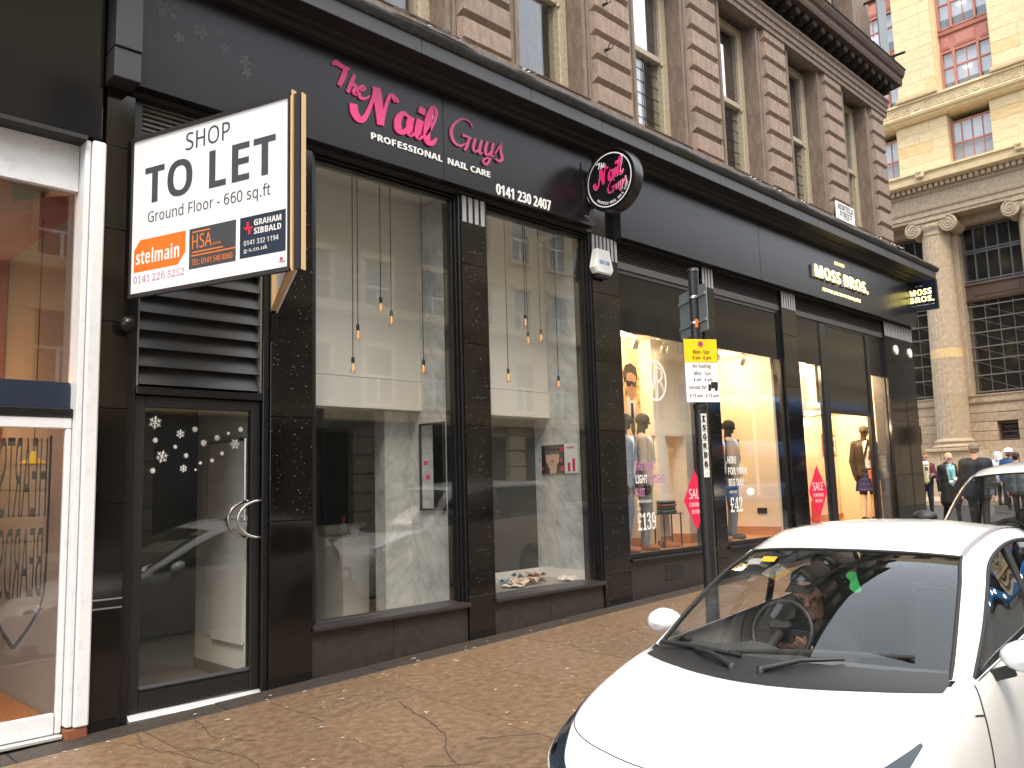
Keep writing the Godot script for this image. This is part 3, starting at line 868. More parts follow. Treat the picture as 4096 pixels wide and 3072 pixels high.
func shop_nail() -> void:
	var s := thing("nail_bar_shopfront", "vacant nail bar shopfront of black granite with two tall windows and black door", "shopfront", Vector3.ZERO)
	pilaster(s, 2.212, 2.43, [0.925, 1.0, 1.69, 2.41, 3.08, 3.81, 4.48], 5.06, M.granite_calm, M.granite_calm)
	pilaster(s, 3.635, 4.05, [1.495, 2.40, 3.285, 4.165], 5.0, M.granite, M.granite_calm)
	pilaster(s, 5.905, 6.27, [0.62, 1.495, 2.40, 3.285, 4.165], 5.0, M.granite, M.granite_calm, 4)
	pilaster(s, 8.125, 8.665, [0.62, 1.495, 2.40, 3.285, 4.175], 6.0, M.granite, M.granite, 7)
	for f in 3:
		var b := MB.new()
		b.box(Vector3(3.72 + 0.085 * f, 4.62, -0.002), Vector3(3.775 + 0.085 * f, 4.93, 0.008), 0.003)
		part(s, "flute", b, M.flute_grey)
	for y in [0.93, 0.995]:
		var b := MB.new()
		b.box(Vector3(2.214, y - 0.006, -0.02), Vector3(2.428, y + 0.006, 0.004))
		part(s, "metal_strip", b, M.steel)
	# head block at the end of the fascia
	var b := MB.new()
	b.box(Vector3(2.19, 4.96, -0.1), Vector3(2.395, 5.20, 0.2), 0.006)
	b.box(Vector3(2.19, 5.206, -0.1), Vector3(2.395, 6.04, 0.215), 0.006)
	part(s, "end_block", b, M.cornice_paint)
	# fascia in two boards
	for x in [[2.40, 5.567], [5.571, 8.06]]:
		b = MB.new()
		b.box(Vector3(x[0], 4.975, -0.05), Vector3(x[1], 6.06, 0.12), 0.004)
		part(s, "fascia_board", b, M.fascia)
	b = MB.new()
	b.box(Vector3(2.4, 4.935, -0.3), Vector3(8.12, 4.973, 0.02))
	part(s, "soffit", b, M.soffit_black)
	# windows
	for w in [[4.052, 5.903], [6.272, 8.123]]:
		b = MB.new()
		for k in 3:
			var o := 0.028 * k
			var z1 := -0.015 - 0.03 * k
			b.box(Vector3(w[0] + o, 0.56, -0.2), Vector3(w[0] + o + 0.028, 4.934 - o, z1), 0.004)
			b.box(Vector3(w[1] - o - 0.028, 0.56, -0.2), Vector3(w[1] - o, 4.934 - o, z1), 0.004)
			b.box(Vector3(w[0] + o + 0.028, 4.934 - o - 0.01, -0.2), Vector3(w[1] - o - 0.028, 4.934 - o, z1), 0.003)
		part(s, "window_frame", b, M.black_paint)
		b = MB.new()
		b.run_x([Vector2(-0.2, 0.515), Vector2(0.03, 0.515), Vector2(0.035, 0.53), Vector2(0.03, 0.556), Vector2(0.0, 0.562), Vector2(-0.08, 0.57), Vector2(-0.12, 0.582), Vector2(-0.2, 0.582)], w[0] + 0.001, w[1] - 0.001)
		part(s, "window_sill", b, M.sill_brown)
		pane(s, w[0] + 0.07, w[1] - 0.07, 0.575, 4.90, -0.115, M.glass)
		# plinth stones
		var seam: float = w[0] + 0.90
		for q in [[w[0] + 0.001, seam - 0.003], [seam + 0.003, w[1] - 0.001]]:
			b = MB.new()
			b.box(Vector3(q[0], -0.4, -0.3), Vector3(q[1], 0.513, 0.004 - 0.03), 0.004)
			part(s, "plinth_stone", b, M.plinth_stone)
	# door bay: vent, louvre, transom, door
	b = MB.new()
	b.box(Vector3(2.432, 0.0, -0.3), Vector3(2.50, 4.93, -0.03), 0.005)
	b.box(Vector3(3.575, 0.0, -0.3), Vector3(3.633, 4.93, -0.02), 0.005)
	part(s, "door_jamb", b, M.black_paint)
	b = MB.new()
	b.box(Vector3(2.501, 2.5, -0.3), Vector3(3.574, 4.93, -0.16))
	part(s, "louvre_backing", b, M.soffit_black)
	for k in 6:
		b = MB.new()
		b.box(Vector3(2.505, 4.715 + 0.042 * k, -0.15), Vector3(3.57, 4.737 + 0.042 * k, -0.09), 0.002)
		part(s, "vent_slat", b, M.slat_grey)
	b = MB.new()
	b.box(Vector3(2.502, 4.2, -0.15), Vector3(3.573, 4.70, -0.08), 0.004)
	part(s, "vent_panel", b, M.louvre)
	for k in 11:
		var y := 2.62 + 0.145 * k
		b = MB.new()
		b.quad(Vector3(2.52, y, -0.055), Vector3(3.56, y, -0.055), Vector3(3.56, y + 0.148, -0.125), Vector3(2.52, y + 0.148, -0.125))
		b.quad(Vector3(2.52, y, -0.15), Vector3(3.56, y, -0.15), Vector3(3.56, y, -0.055), Vector3(2.52, y, -0.055))
		b.quad(Vector3(2.52, y + 0.148, -0.125), Vector3(3.56, y + 0.148, -0.125), Vector3(3.56, y, -0.15), Vector3(2.52, y, -0.15))
		part(s, "louvre_slat", b, M.louvre)
	b = MB.new()
	b.box(Vector3(2.503, 2.60, -0.15), Vector3(2.52, 4.2, -0.04), 0.003)
	b.box(Vector3(3.558, 2.60, -0.15), Vector3(3.572, 4.2, -0.04), 0.003)
	part(s, "louvre_edge", b, M.slat_grey)
	b = MB.new()
	b.box(Vector3(2.502, 2.535, -0.3), Vector3(3.573, 2.595, -0.02), 0.006)
	part(s, "transom_bar", b, M.black_paint)
	b = MB.new()
	b.box(Vector3(2.503, 0.13, -0.11), Vector3(2.59, 2.53, -0.06), 0.006)
	b.box(Vector3(3.49, 0.13, -0.11), Vector3(3.572, 2.53, -0.06), 0.006)
	b.box(Vector3(2.591, 2.44, -0.11), Vector3(3.489, 2.53, -0.062), 0.006)
	b.box(Vector3(2.591, 0.13, -0.11), Vector3(3.489, 0.275, -0.062), 0.006)
	b.run_x([Vector2(-0.08, 0.276), Vector2(-0.058, 0.276), Vector2(-0.056, 0.29), Vector2(-0.078, 0.312)], 2.591, 3.489)
	var door := part(s, "door", b, M.worn_black, "black framed glass door with white snowflake stickers")
	b = MB.new()
	b.box(Vector3(2.592, 0.277, -0.092), Vector3(3.488, 2.439, -0.084))
	part(door, "door_pane", b, M.glass)
	b = MB.new()
	b.run_x([Vector2(-0.2, 0.07), Vector2(-0.005, 0.07), Vector2(0.0, 0.085), Vector2(-0.05, 0.118), Vector2(-0.2, 0.125)], 2.503, 3.573)
	part(s, "threshold", b, M.threshold)
	b = MB.new()
	b.box(Vector3(2.43, -0.3, -0.3), Vector3(3.634, 0.068, -0.03))
	part(s, "door_step", b, M.plinth_stone)
	for z in [0.035, -0.16]:
		b = MB.new()
		var pts := []
		for k in 13:
			var a := PI * 0.5 + PI * k / 12.0
			pts.append(Vector3(3.535 + 0.20 * cos(a), 1.525 + 0.155 * sin(a), z if z < 0 else 0.02))
		pts.push_front(Vector3(3.536, 1.68, -0.06))
		pts.append(Vector3(3.536, 1.37, -0.06))
		b.tube(pts, [0.013], 10)
		part(door, "door_handle", b, M.steel)
	var r := RandomNumberGenerator.new()
	r.seed = 9
	for f in [[2.675, 2.32, .052], [2.68, 2.18, .022], [2.88, 2.235, .036], [3.0, 2.275, .024], [3.29, 2.25, .014], [3.40, 2.285, .024], [2.84, 2.13, .016], [3.075, 2.165, .028], [3.19, 2.21, .026], [3.35, 2.16, .045], [2.735, 2.05, .05], [2.665, 1.94, .023], [2.93, 2.06, .021], [2.91, 1.955, .032], [3.05, 2.0, .014], [3.15, 2.02, .018], [3.235, 2.08, .018], [3.01, 1.945, .01]]:
		b = MB.new()
		var rot := r.randf() * 0.5
		for k in 6:
			var a := rot + TAU * k / 6.0
			var d := Vector3(cos(a), sin(a), 0)
			var o := Vector3(f[0], f[1], -0.08)
			b.bar(o + d * f[2] * 0.08, o + d * f[2], f[2] * 0.22, 0.003, Vector3.BACK)
			for q in [-1.0, 1.0]: b.bar(o + d * f[2] * 0.5, o + d * f[2] * 0.72 + Vector3(-d.y, d.x, 0) * q * f[2] * 0.3, f[2] * 0.16, 0.0024, Vector3.BACK)
		part(door, "snowflake_sticker", b, M.letter_white)
	# lettering on the fascia
	var z := 0.122
	var ax := func(sc: float, shear: float, x: float, y: float, rise := 0.0) -> Transform3D:
		return Transform3D(Basis(Vector3(sc, rise, 0), Vector3(shear, sc, 0), Vector3(0, 0, 1)), Vector3(x, y, z))
	script_the(s, ax.call(0.325, 0.04, 4.15, 5.50, -0.03), 0.012, M.pink)
	script_nail(s, ax.call(0.40, 0.03, 4.44, 5.315, 0.0).scaled_local(Vector3(1.22, 1.0, 1)), 0.014, M.pink)
	script_guys(s, ax.call(0.36, 0.03, 5.64, 5.385, 0.0).scaled_local(Vector3(1.13, 0.98, 1)), 0.014, M.pink_dull)
	b = MB.new()
	brush(b, V([5.365, 5.545, 5.40, 5.62, 5.425, 5.69]), [0.012, 0.034, 0.012], Transform3D(Basis(), Vector3(0, 0, 0.137)), 0, 0.003)
	part(s, "letter_gleam", b, M.letter_white)
	text(s, "lettering", "PROFESSIONAL", Vector3(4.63, 5.165, z), Vector3(0.91, 0, 0), Vector3(0, 0.068, 0), 1, M.letter_white, 0.01)
	text(s, "lettering", "NAIL CARE", Vector3(5.62, 5.167, z), Vector3(0.62, 0, 0), Vector3(0, 0.068, 0), 1, M.letter_white, 0.01)
	text(s, "lettering", "0141 230 2407", Vector3(6.33, 4.998, z), Vector3(0.905, 0, 0), Vector3(0, 0.128, 0), 1, M.letter_white, 0.01)
	# stickers of flowers left on the board, nearly the board's own colour
	for f in [[2.62, 5.72, .12], [2.9, 5.62, .07], [3.05, 5.66, .05], [3.3, 5.5, .06], [3.32, 5.40, .05], [2.72, 5.5, .05], [3.12, 5.55, .05]]:
		b = MB.new()
		for k in 5:
			var a: float = TAU * k / 5.0 + f[0] * 3.0
			brush(b, [Vector2(f[0], f[1]), Vector2(f[0] + cos(a) * f[2] * 0.6, f[1] + sin(a) * f[2] * 0.6), Vector2(f[0] + cos(a) * f[2], f[1] + sin(a) * f[2])], [0.008, f[2] * 0.62, 0.01], Transform3D(Basis(), Vector3(0, 0, 0.1195)), 0, 0.0016 + 0.0003 * k, 4)
		part(s, "flower_sticker", b, M.cornice_paint)

func wall_box(p: Node, called: String, a: Array, m: Material) -> void:
	var b := MB.new()
	for k in range(0, a.size(), 6): b.box(Vector3(a[k], a[k + 1], a[k + 2]), Vector3(a[k + 3], a[k + 4], a[k + 5]))
	part(p, called, b, m)

func nail_interior() -> void:
	var s := thing("nail_bar_room", "emptied white and marble room behind the nail bar windows", "room", Vector3.ZERO)
	wall_box(s, "floor", [2.44, -0.1, -5.6, 8.2, 0.12, -0.31], M.grey_floor)
	wall_box(s, "ceiling", [2.3, 5.03, -5.6, 8.3, 5.15, -0.06], M.white_wall)
	wall_box(s, "left_wall", [2.3, -0.1, -5.6, 2.43, 5.03, -0.33], M.dark_wall)
	wall_box(s, "back_wall", [2.43, 0.12, -5.6, 8.15, 5.03, -5.5], M.grey_wall)
	wall_box(s, "rear_partition", [4.9, 0.12, -2.85, 8.15, 5.03, -2.75], M.marble)
	wall_box(s, "right_wall", [8.15, 0.12, -5.6, 8.3, 5.03, -0.21], M.marble)
	wall_box(s, "bulkhead", [3.9, 2.955, -1.1, 8.148, 5.028, -0.85], M.white_wall)
	wall_box(s, "bulkhead_lip", [3.9, 2.62, -1.1, 8.148, 2.948, -0.842], M.white_wall)
	wall_box(s, "display_floor", [6.09, 0.3, -1.2, 8.148, 0.56, -0.205], M.grey_floor)
	wall_box(s, "display_back", [6.09, 0.56, -1.2, 8.148, 2.618, -1.13], M.dark_wall)
	wall_box(s, "skirting", [6.09, 0.56, -1.128, 8.13, 0.67, -1.112, 8.13, 0.56, -1.11, 8.147, 0.67, -0.21], M.white_gloss)
	wall_box(s, "dividing_wall", [5.985, 0.12, -1.048, 6.085, 2.86, -0.21, 5.985, 2.862, -0.848, 6.085, 5.02, -0.21], M.marble)
	wall_box(s, "marble_block", [5.62, 0.12, -1.24, 6.08, 2.70, -1.05], M.marble)
	wall_box(s, "door_side_wall", [3.60, 0.12, -1.34, 3.72, 2.60, -0.33], M.white_wall)
	wall_box(s, "wall_board", [3.585, 0.46, -1.1, 3.598, 1.15, -0.36, 3.57, 0.44, -0.95, 3.584, 1.2, -0.36], M.white_gloss)
	wall_box(s, "skirting", [3.588, 0.12, -1.34, 3.599, 0.22, -0.34], M.slat_grey)
	wall_box(s, "dark_mirror", [5.0, 1.32, -2.748, 6.35, 2.55, -2.72], M.dark_glass)
	for k in 6: wall_box(s, "wall_shelf", [4.92, 1.4 + 0.2 * k, -2.749, 4.995, 1.43 + 0.2 * k, -2.65], M.white_wall)
	# pendant bulbs
	var cords := [[4.83, 2.92], [4.90, 3.27], [5.2, 3.60], [5.32, 3.47], [5.76, 2.98], [6.75, 3.60], [7.06, 2.98], [7.40, 3.70], [7.45, 3.48], [7.66, 3.53], [7.98, 2.96]]
	var first: Node3D
	var say := ["lowest at the left of the first window", "second from the left in the first window", "highest in the first window", "just right of the first window's highest", "rightmost in the first window", "at the second window's left edge, half hidden", "low left in the second window", "highest in the second window", "just under the second window's highest", "right of the second window's highest pair", "rightmost in the second window"]
	for k in cords.size():
		var at := Vector3(cords[k][0], cords[k][1], -0.5 - 0.012 * (k % 3))
		var t := thing("pendant_bulb", "amber filament bulb, " + say[k], "light bulb", at, "bare bulbs hanging in the nail bar windows")
		var b := MB.new()
		b.lathe(at, [Vector2(0.0, 0), Vector2(0.02, 0.004), Vector2(0.03, 0.025), Vector2(0.03, 0.045), Vector2(0.018, 0.09), Vector2(0.014, 0.115)], 14)
		part(t, "glass_bulb", b, M.amber)
		b = MB.new()
		b.lathe(at, [Vector2(0.015, 0.114), Vector2(0.018, 0.116), Vector2(0.018, 0.16), Vector2(0.012, 0.175), Vector2(0.004, 0.178)], 12)
		part(t, "socket", b, M.rubber)
		b = MB.new()
		b.tube([at + Vector3(0, 0.175, 0), Vector3(at.x, 5.028, at.z)], [0.005], 6)
		part(t, "cord", b, M.rubber)
		b = MB.new()
		b.tube([at + Vector3(0, 0.03, 0), at + Vector3(0.004, 0.07, 0), at + Vector3(0, 0.11, 0)], [0.003], 5)
		part(t, "filament", b, M.glow_filament)
	# counter with what stands on it
	var b := MB.new()
	b.box(Vector3(5.70, 0.12, -2.6), Vector3(6.07, 1.19, -2.0), 0.006)
	solo("reception_counter", "plain white counter block inside the first nail bar window", "counter", b, M.white_gloss, Vector3(5.88, 0.12, -2.3))
	var bt := thing("bottle", "clear bottle with a red cap on the white counter", "bottle", Vector3(5.77, 1.19, -2.1))
	b = MB.new()
	b.lathe(Vector3(5.77, 1.19, -2.1), [Vector2(0.0, 0), Vector2(0.05, 0.002), Vector2(0.05, 0.12), Vector2(0.018, 0.17), Vector2(0.016, 0.2)], 16)
	part(bt, "bottle_body", b, M.bottle)
	b = MB.new()
	b.lathe(Vector3(5.77, 1.19, -2.1), [Vector2(0.02, 0.19), Vector2(0.02, 0.25), Vector2(0.0, 0.252)], 12)
	part(bt, "cap", b, M.red)
	b = MB.new()
	b.lathe(Vector3(5.94, 1.19, -2.12), [Vector2(0.0, 0.0), Vector2(0.06, 0.002), Vector2(0.065, 0.10), Vector2(0.072, 0.105), Vector2(0.072, 0.125), Vector2(0.0, 0.13)], 18)
	solo("plastic_tub", "small white plastic tub beside the bottle on the counter", "tub", b, M.white_gloss, Vector3(5.94, 1.19, -2.12))
	# mirror on the marble wall
	var mi := thing("wall_mirror", "tall black framed mirror with price tags on the marble wall", "mirror", Vector3(5.98, 1.5, -0.65))
	b = MB.new()
	for q in [[1.5, -0.86, 2.47, -0.84], [1.5, -0.45, 2.47, -0.43], [1.5, -0.84, 1.52, -0.45], [2.45, -0.84, 2.47, -0.45]]: b.box(Vector3(5.955, q[0], q[1]), Vector3(5.984, q[2], q[3]))
	part(mi, "mirror_frame", b, M.rubber)
	b = MB.new()
	b.box(Vector3(5.968, 1.521, -0.839), Vector3(5.98, 2.449, -0.451))
	part(mi, "mirror_glass", b, M.mirror)
	for q in [[2.0, -0.76], [1.84, -0.72]]:
		b = MB.new()
		b.box(Vector3(5.965, q[0], q[1] - 0.03), Vector3(5.9675, q[0] + 0.05, q[1] + 0.03))
		part(mi, "tag_sticker", b, M.pink)
	var m2 := thing("lobby_board", "pale glossy silver framed board on the wall behind the snowflake door", "board", Vector3(3.59, 1.55, -0.7))
	b = MB.new()
	b.box(Vector3(3.575, 1.50, -1.08), Vector3(3.598, 2.24, -0.34), 0.01)
	part(m2, "mirror_frame", b, M.steel)
	b = MB.new()
	b.box(Vector3(3.570, 1.53, -1.05), Vector3(3.576, 2.21, -0.37))
	part(m2, "mirror_glass", b, M.white_gloss)
	# poster on the right wall
	var po := thing("nail_poster", "nail polish poster with a blindfolded face on the marble side wall", "poster", Vector3(8.14, 1.88, -0.7))
	b = MB.new()
	b.box(Vector3(8.138, 1.885, -1.0), Vector3(8.148, 2.265, -0.375))
	part(po, "sheet", b, M.white)
	b = MB.new()
	b.box(Vector3(8.134, 1.887, -0.998), Vector3(8.137, 2.263, -0.60))
	part(po, "print_ground", b, M.ink)
	var face := func(pts: Array, m: Material, dx: float, nm: String) -> void:
		var q := MB.new()
		var poly := PackedVector2Array()
		for v in V(pts): poly.append(v)
		q.prism(poly, 0, 0.001, Transform3D(Basis(Vector3(0, 0, 1), Vector3(0, 1, 0), Vector3(-1, 0, 0)), Vector3(8.134 - dx, 0, 0)))
		part(po, nm, q, m)
	face.call([-0.93, 2.19, -0.68, 2.19, -0.69, 2.05, -0.75, 1.96, -0.80, 1.94, -0.86, 1.96, -0.92, 2.05], M.skin_pale, 0.001, "printed_face")
	face.call([-0.95, 2.24, -0.66, 2.24, -0.66, 2.14, -0.95, 2.14], M.charcoal, 0.003, "printed_blindfold")
	face.call([-0.84, 2.055, -0.805, 2.07, -0.77, 2.055, -0.805, 2.03], M.sale_red, 0.003, "printed_lips")
	face.call([-0.86, 1.89, -0.74, 1.89, -0.73, 1.97, -0.76, 2.0, -0.80, 1.98, -0.84, 1.99], M.skin_pale, 0.003, "printed_hand")
	for q in [[-0.63, 2.2, .03], [-0.65, 2.06, .02], [-0.63, 1.95, .035], [-0.97, 1.96, .02]]: face.call([q[0] - q[2], q[1], q[0] - q[2] * .7, q[1] + q[2] * .7, q[0], q[1] + q[2], q[0] + q[2] * .7, q[1] + q[2] * .7, q[0] + q[2] * .9, q[1], q[0] + q[2] * .7, q[1] - q[2] * .7, q[0], q[1] - q[2], q[0] - q[2] * .7, q[1] - q[2] * .7], M.sale_red, 0.002, "printed_dot")
	face.call([-0.54, 1.91, -0.50, 1.91, -0.50, 2.02, -0.54, 2.02], M.sale_red, 0.0, "printed_bottle")
	face.call([-0.46, 1.91, -0.42, 1.91, -0.42, 2.07, -0.46, 2.07], M.sale_red, 0.0, "printed_bottle")
	text(po, "poster_lettering", "DND", Vector3(8.136, 2.2, -0.54), Vector3(0, 0, 0.12), Vector3(0, 0.03, 0), 1, M.sale_red, 0.001)
	# waste paper on the display floor
	var r := RandomNumberGenerator.new()
	r.seed = 21
	var where := [[7.25, -0.62, 0.12, "crumpled brochure with orange print in the papers on the display floor"], [7.42, -0.60, 0.13, "largest open leaflet in the middle of the papers on the display floor"], [7.05, -0.5, 0.10, "pale torn sheet at the left of the papers on the display floor"], [7.50, -0.78, 0.12, "grey newspaper heaped at the back of the papers on the display floor"], [7.62, -0.72, 0.11, "pink newspaper lying on the heap of papers on the display floor"], [7.30, -0.85, 0.10, "blue and white carton standing behind the papers on the display floor"], [7.92, -0.42, 0.10, "folded leaflet lying apart by the skirting of the display floor"]]
	for k in where.size():
		var w: Array = where[k]
		var at := Vector3(w[0], 0.56, w[1])
		var q := MB.new()
		var rows := []
		var ph := r.randf() * 6.0
		for y in 7:
			var row := PackedVector3Array()
			for x in 7:
				var p := Vector2((x / 6.0 - 0.5) * w[2] * 2.6, (y / 6.0 - 0.5) * w[2] * 1.9).rotated(ph)
				var hgt: float = 0.012 + absf(sin(x * 1.1 + ph) * cos(y * 0.9 + ph * 2.0)) * w[2] * (0.55 if k != 2 else 0.25) + (0.05 if k in [3, 4] else 0.0)
				row.append(at + Vector3(p.x, hgt + r.randf() * 0.008, p.y))
			rows.append(row)
		q.grid(rows, true)
		solo("waste_paper", w[3], "paper", q, [M.paper_print, M.paper_print, M.paper_pale, M.paper_grey, M.paper_pink, M.paper_blue, M.paper_pale][k], at, "papers on the display floor")

func shop_moss() -> void:
	var s := thing("menswear_shopfront", "lit menswear shopfront of black granite piers beneath the dark blue fascia", "shopfront", Vector3.ZERO)
	pilaster(s, 10.70, 11.02, [0.62, 1.495, 2.40, 3.285, 4.175], 5.0, M.granite, M.granite, 4)
	pilaster(s, 13.16, 13.68, [0.62, 1.495, 2.40, 3.285, 4.175], 5.0, M.granite, M.granite, 6)
	pilaster(s, 17.60, 17.94, [1.1, 1.76, 2.48, 2.87, 4.1], 5.0, M.granite_calm, M.granite_calm, 4)
	pilaster(s, 17.945, 19.15, [1.1, 1.76, 2.48, 2.87, 4.1], 5.0, M.granite_calm, M.granite_calm, 13)
	# return of the corner pier along the side street
	var b := MB.new()
	for k in 4: b.box(Vector3(18.9, [0.3, 1.103, 2.483, 4.103][k], -1.1), Vector3(19.148, [1.1, 2.48, 4.1, 5.0][k], -0.064), 0.003)
	part(s, "side_pier", b, M.granite_calm)
	for x in [18.14, 18.92]:
		b = MB.new()
		b.lathe(Vector3(x, 4.37, 0.0), [Vector2(0.105, 0.0), Vector2(0.105, 0.02), Vector2(0.095, 0.03), Vector2(0.0, 0.032)], 24, Vector3.BACK)
		part(s, "white_disc", b, M.white)
	for x in [18.46, 18.52]:
		b = MB.new()
		b.box(Vector3(x, 0.75, -0.02), Vector3(x + 0.012, 4.1, 0.004))
		part(s, "pier_groove", b, M.soffit_black)
	# fascia
	for x in [[8.63, 12.3], [12.304, 15.9], [15.904, 19.2]]:
		b = MB.new()
		b.box(Vector3(x[0], 4.95, -0.05), Vector3(x[1], 6.06, 0.12), 0.004)
		part(s, "fascia_board", b, M.fascia_blue)
	b = MB.new()
	b.box(Vector3(8.60, 4.94, -0.1), Vector3(8.628, 6.05, 0.13), 0.003)
	part(s, "fascia_end", b, M.soffit_black)
	b = MB.new()
	b.box(Vector3(19.0, 4.95, -1.1), Vector3(19.199, 6.05, -0.06), 0.004)
	part(s, "side_fascia", b, M.fascia_blue)
	b = MB.new()
	b.box(Vector3(8.67, 4.925, -0.3), Vector3(19.14, 4.948, 0.02))
	part(s, "soffit", b, M.soffit_black)
	# ventilation grilles over the windows
	for v in [[8.67, 10.698, 8.75, 10.62], [11.022, 13.158, 11.1, 13.08], [13.682, 17.598, 13.75, 17.52]]:
		b = MB.new()
		b.box(Vector3(v[0], 4.6, -0.3), Vector3(v[1], 4.95, -0.10))
		part(s, "grille_backing", b, M.soffit_black)
		for k in 7:
			var y := 4.69 + 0.036 * k
			b = MB.new()
			b.quad(Vector3(v[0] + 0.002, y, -0.03), Vector3(v[1] - 0.002, y, -0.03), Vector3(v[1] - 0.002, y + 0.018, -0.045), Vector3(v[0] + 0.002, y + 0.018, -0.045))
			b.quad(Vector3(v[0] + 0.002, y, -0.09), Vector3(v[1] - 0.002, y, -0.09), Vector3(v[1] - 0.002, y, -0.03), Vector3(v[0] + 0.002, y, -0.03))
			b.quad(Vector3(v[0] + 0.002, y + 0.018, -0.045), Vector3(v[1] - 0.002, y + 0.018, -0.045), Vector3(v[1] - 0.002, y + 0.018, -0.09), Vector3(v[0] + 0.002, y + 0.018, -0.09))
			part(s, "grille_slat", b, M.moss_slat)
		b = MB.new()
		b.box(Vector3(v[0] + 0.001, 4.575, -0.2), Vector3(v[1] - 0.001, 4.68, -0.035), 0.006)
		part(s, "grille_sill", b, M.moss_slat)
	# window frames and glass
	for w in [[8.67, 10.698], [11.022, 13.158]]:
		frame(s, "window_frame", w[0], w[1], 0.775, 4.574, 0.055, -0.13, -0.055, M.black_paint, 1)
		b = MB.new()
		b.run_x([Vector2(-0.2, 0.735), Vector2(0.025, 0.735), Vector2(0.03, 0.75), Vector2(0.025, 0.768), Vector2(-0.08, 0.774), Vector2(-0.2, 0.774)], w[0] + 0.001, w[1] - 0.001)
		part(s, "window_sill", b, M.black_paint)
		b = MB.new()
		b.box(Vector3(w[0] + 0.001, -0.4, -0.3), Vector3(w[1] - 0.001, 0.733, -0.03), 0.004)
		part(s, "plinth", b, M.sill_plinth)
		b = MB.new()
		b.box(Vector3(w[0] + 0.056, 3.74, -0.12), Vector3(w[1] - 0.056, 4.518, -0.07))
		part(s, "dark_transom_glass", b, M.dark_glass)
		pane(s, w[0] + 0.05, w[1] - 0.05, 0.83, 3.735, -0.075, M.glass)
	# entrance: two narrow windows and the open doorway
	for w in [[13.70, 14.66], [16.86, 17.60]]:
		frame(s, "window_frame", w[0], w[1], 0.775, 4.574, 0.03, -0.12, -0.062, M.black_paint, 1)
		pane(s, w[0] + 0.025, w[1] - 0.025, 0.80, 3.735, -0.075, M.glass)
		b = MB.new()
		b.box(Vector3(w[0] + 0.031, 3.75, -0.12), Vector3(w[1] - 0.031, 4.543, -0.07))
		part(s, "dark_transom_glass", b, M.dark_glass)
		b = MB.new()
		b.box(Vector3(w[0] + 0.001, -0.2, -0.3), Vector3(w[1] - 0.001, 0.774, -0.04), 0.004)
		part(s, "plinth", b, M.sill_plinth)
	for x in [[14.66, 14.92], [16.70, 16.86]]:
		b = MB.new()
		b.box(Vector3(x[0] + 0.001, 0.3, -0.14), Vector3(x[1] - 0.001, 4.57, -0.05), 0.015)
		part(s, "door_post", b, M.black_paint)
	b = MB.new()
	b.box(Vector3(14.921, 2.91, -0.14), Vector3(16.699, 2.98, -0.055), 0.006)
	b.box(Vector3(14.921, 4.53, -0.14), Vector3(16.699, 4.573, -0.055), 0.006)
	part(s, "door_head", b, M.black_paint)
	b = MB.new()
	b.box(Vector3(14.921, 2.981, -0.13), Vector3(16.699, 4.529, -0.07))
	part(s, "dark_transom_glass", b, M.dark_glass)
	b = MB.new()
	b.box(Vector3(14.921, 0.2, -0.309), Vector3(16.699, 0.56, -0.06), 0.01)
	part(s, "door_step", b, M.sill_plinth)
	# air brick in the plinth
	b = MB.new()
	for k in 6: b.box(Vector3(9.45, 0.455 + 0.034 * k, -0.035), Vector3(9.85, 0.467 + 0.034 * k, -0.018), 0.002)
	for k in 10: b.box(Vector3(9.45 + 0.0425 * k, 0.455, -0.035), Vector3(9.467 + 0.0425 * k, 0.637, -0.0185), 0.002)
	part(s, "air_brick", b, M.louvre)
	b = MB.new()
	b.box(Vector3(9.455, 0.46, -0.032), Vector3(9.845, 0.63, -0.0285))
	part(s, "air_brick_shadow", b, M.soffit_black)
	# lettering: raised letters with pale sides and glowing faces
	var z := 0.121
	text(s, "letter_body", "MOSS BROS.", Vector3(14.17, 5.30, z), Vector3(2.33, 0, 0), Vector3(0, 0.235, 0), 1, M.gold_side, 0.055)
	text(s, "letter_face", "MOSS BROS.", Vector3(14.185, 5.305, z + 0.056), Vector3(2.30, 0, 0), Vector3(0, 0.225, 0), 1, M.glow_letters, 0.003)
	text(s, "lettering", "EST.1851", Vector3(15.16, 5.70, z), Vector3(0.40, 0, 0), Vector3(0, 0.055, 0), 0, M.glow_letters, 0.004)
	text(s, "lettering", "BESPOKE | READY-TO-WEAR | HIRE", Vector3(14.57, 5.095, z), Vector3(1.64, 0, 0), Vector3(0, 0.075, 0), 0, M.glow_letters, 0.004)
	# vinyl lettering on the panes
	z = -0.0685
	var X := Vector3(1, 0, 0)
	var Y := Vector3(0, 1, 0)
	var vin := thing("window_vinyl_summer", "pink and white offer lettering with price £139 on the first menswear window", "window lettering", Vector3(9.0, 1.0, z))
	text(vin, "lettering", "THE NEW", Vector3(8.93, 1.90, z), X * 0.42, Y * 0.105, 1, M.sticker_pink, 0.001)
	text(vin, "lettering", "LIGHT", Vector3(8.93, 1.73, z), X * 0.25, Y * 0.11, 1, M.letter_white, 0.001)
	text(vin, "lettering", "WEIGHT", Vector3(9.22, 1.73, z), X * 0.37, Y * 0.11, 1, M.sticker_pink, 0.001)
	text(vin, "lettering", "SUIT", Vector3(8.93, 1.56, z), X * 0.19, Y * 0.105, 1, M.sticker_pink, 0.001)
	text(vin, "lettering", "Made for summer", Vector3(8.93, 1.475, z), X * 0.33, Y * 0.045, 2, M.letter_white, 0.001)
	text(vin, "lettering", "Now", Vector3(8.93, 1.385, z), X * 0.08, Y * 0.04, 2, M.letter_white, 0.001)
	text(vin, "lettering", "£139", Vector3(8.93, 1.11, z), X * 0.40, Y * 0.235, 3, M.letter_white, 0.001)
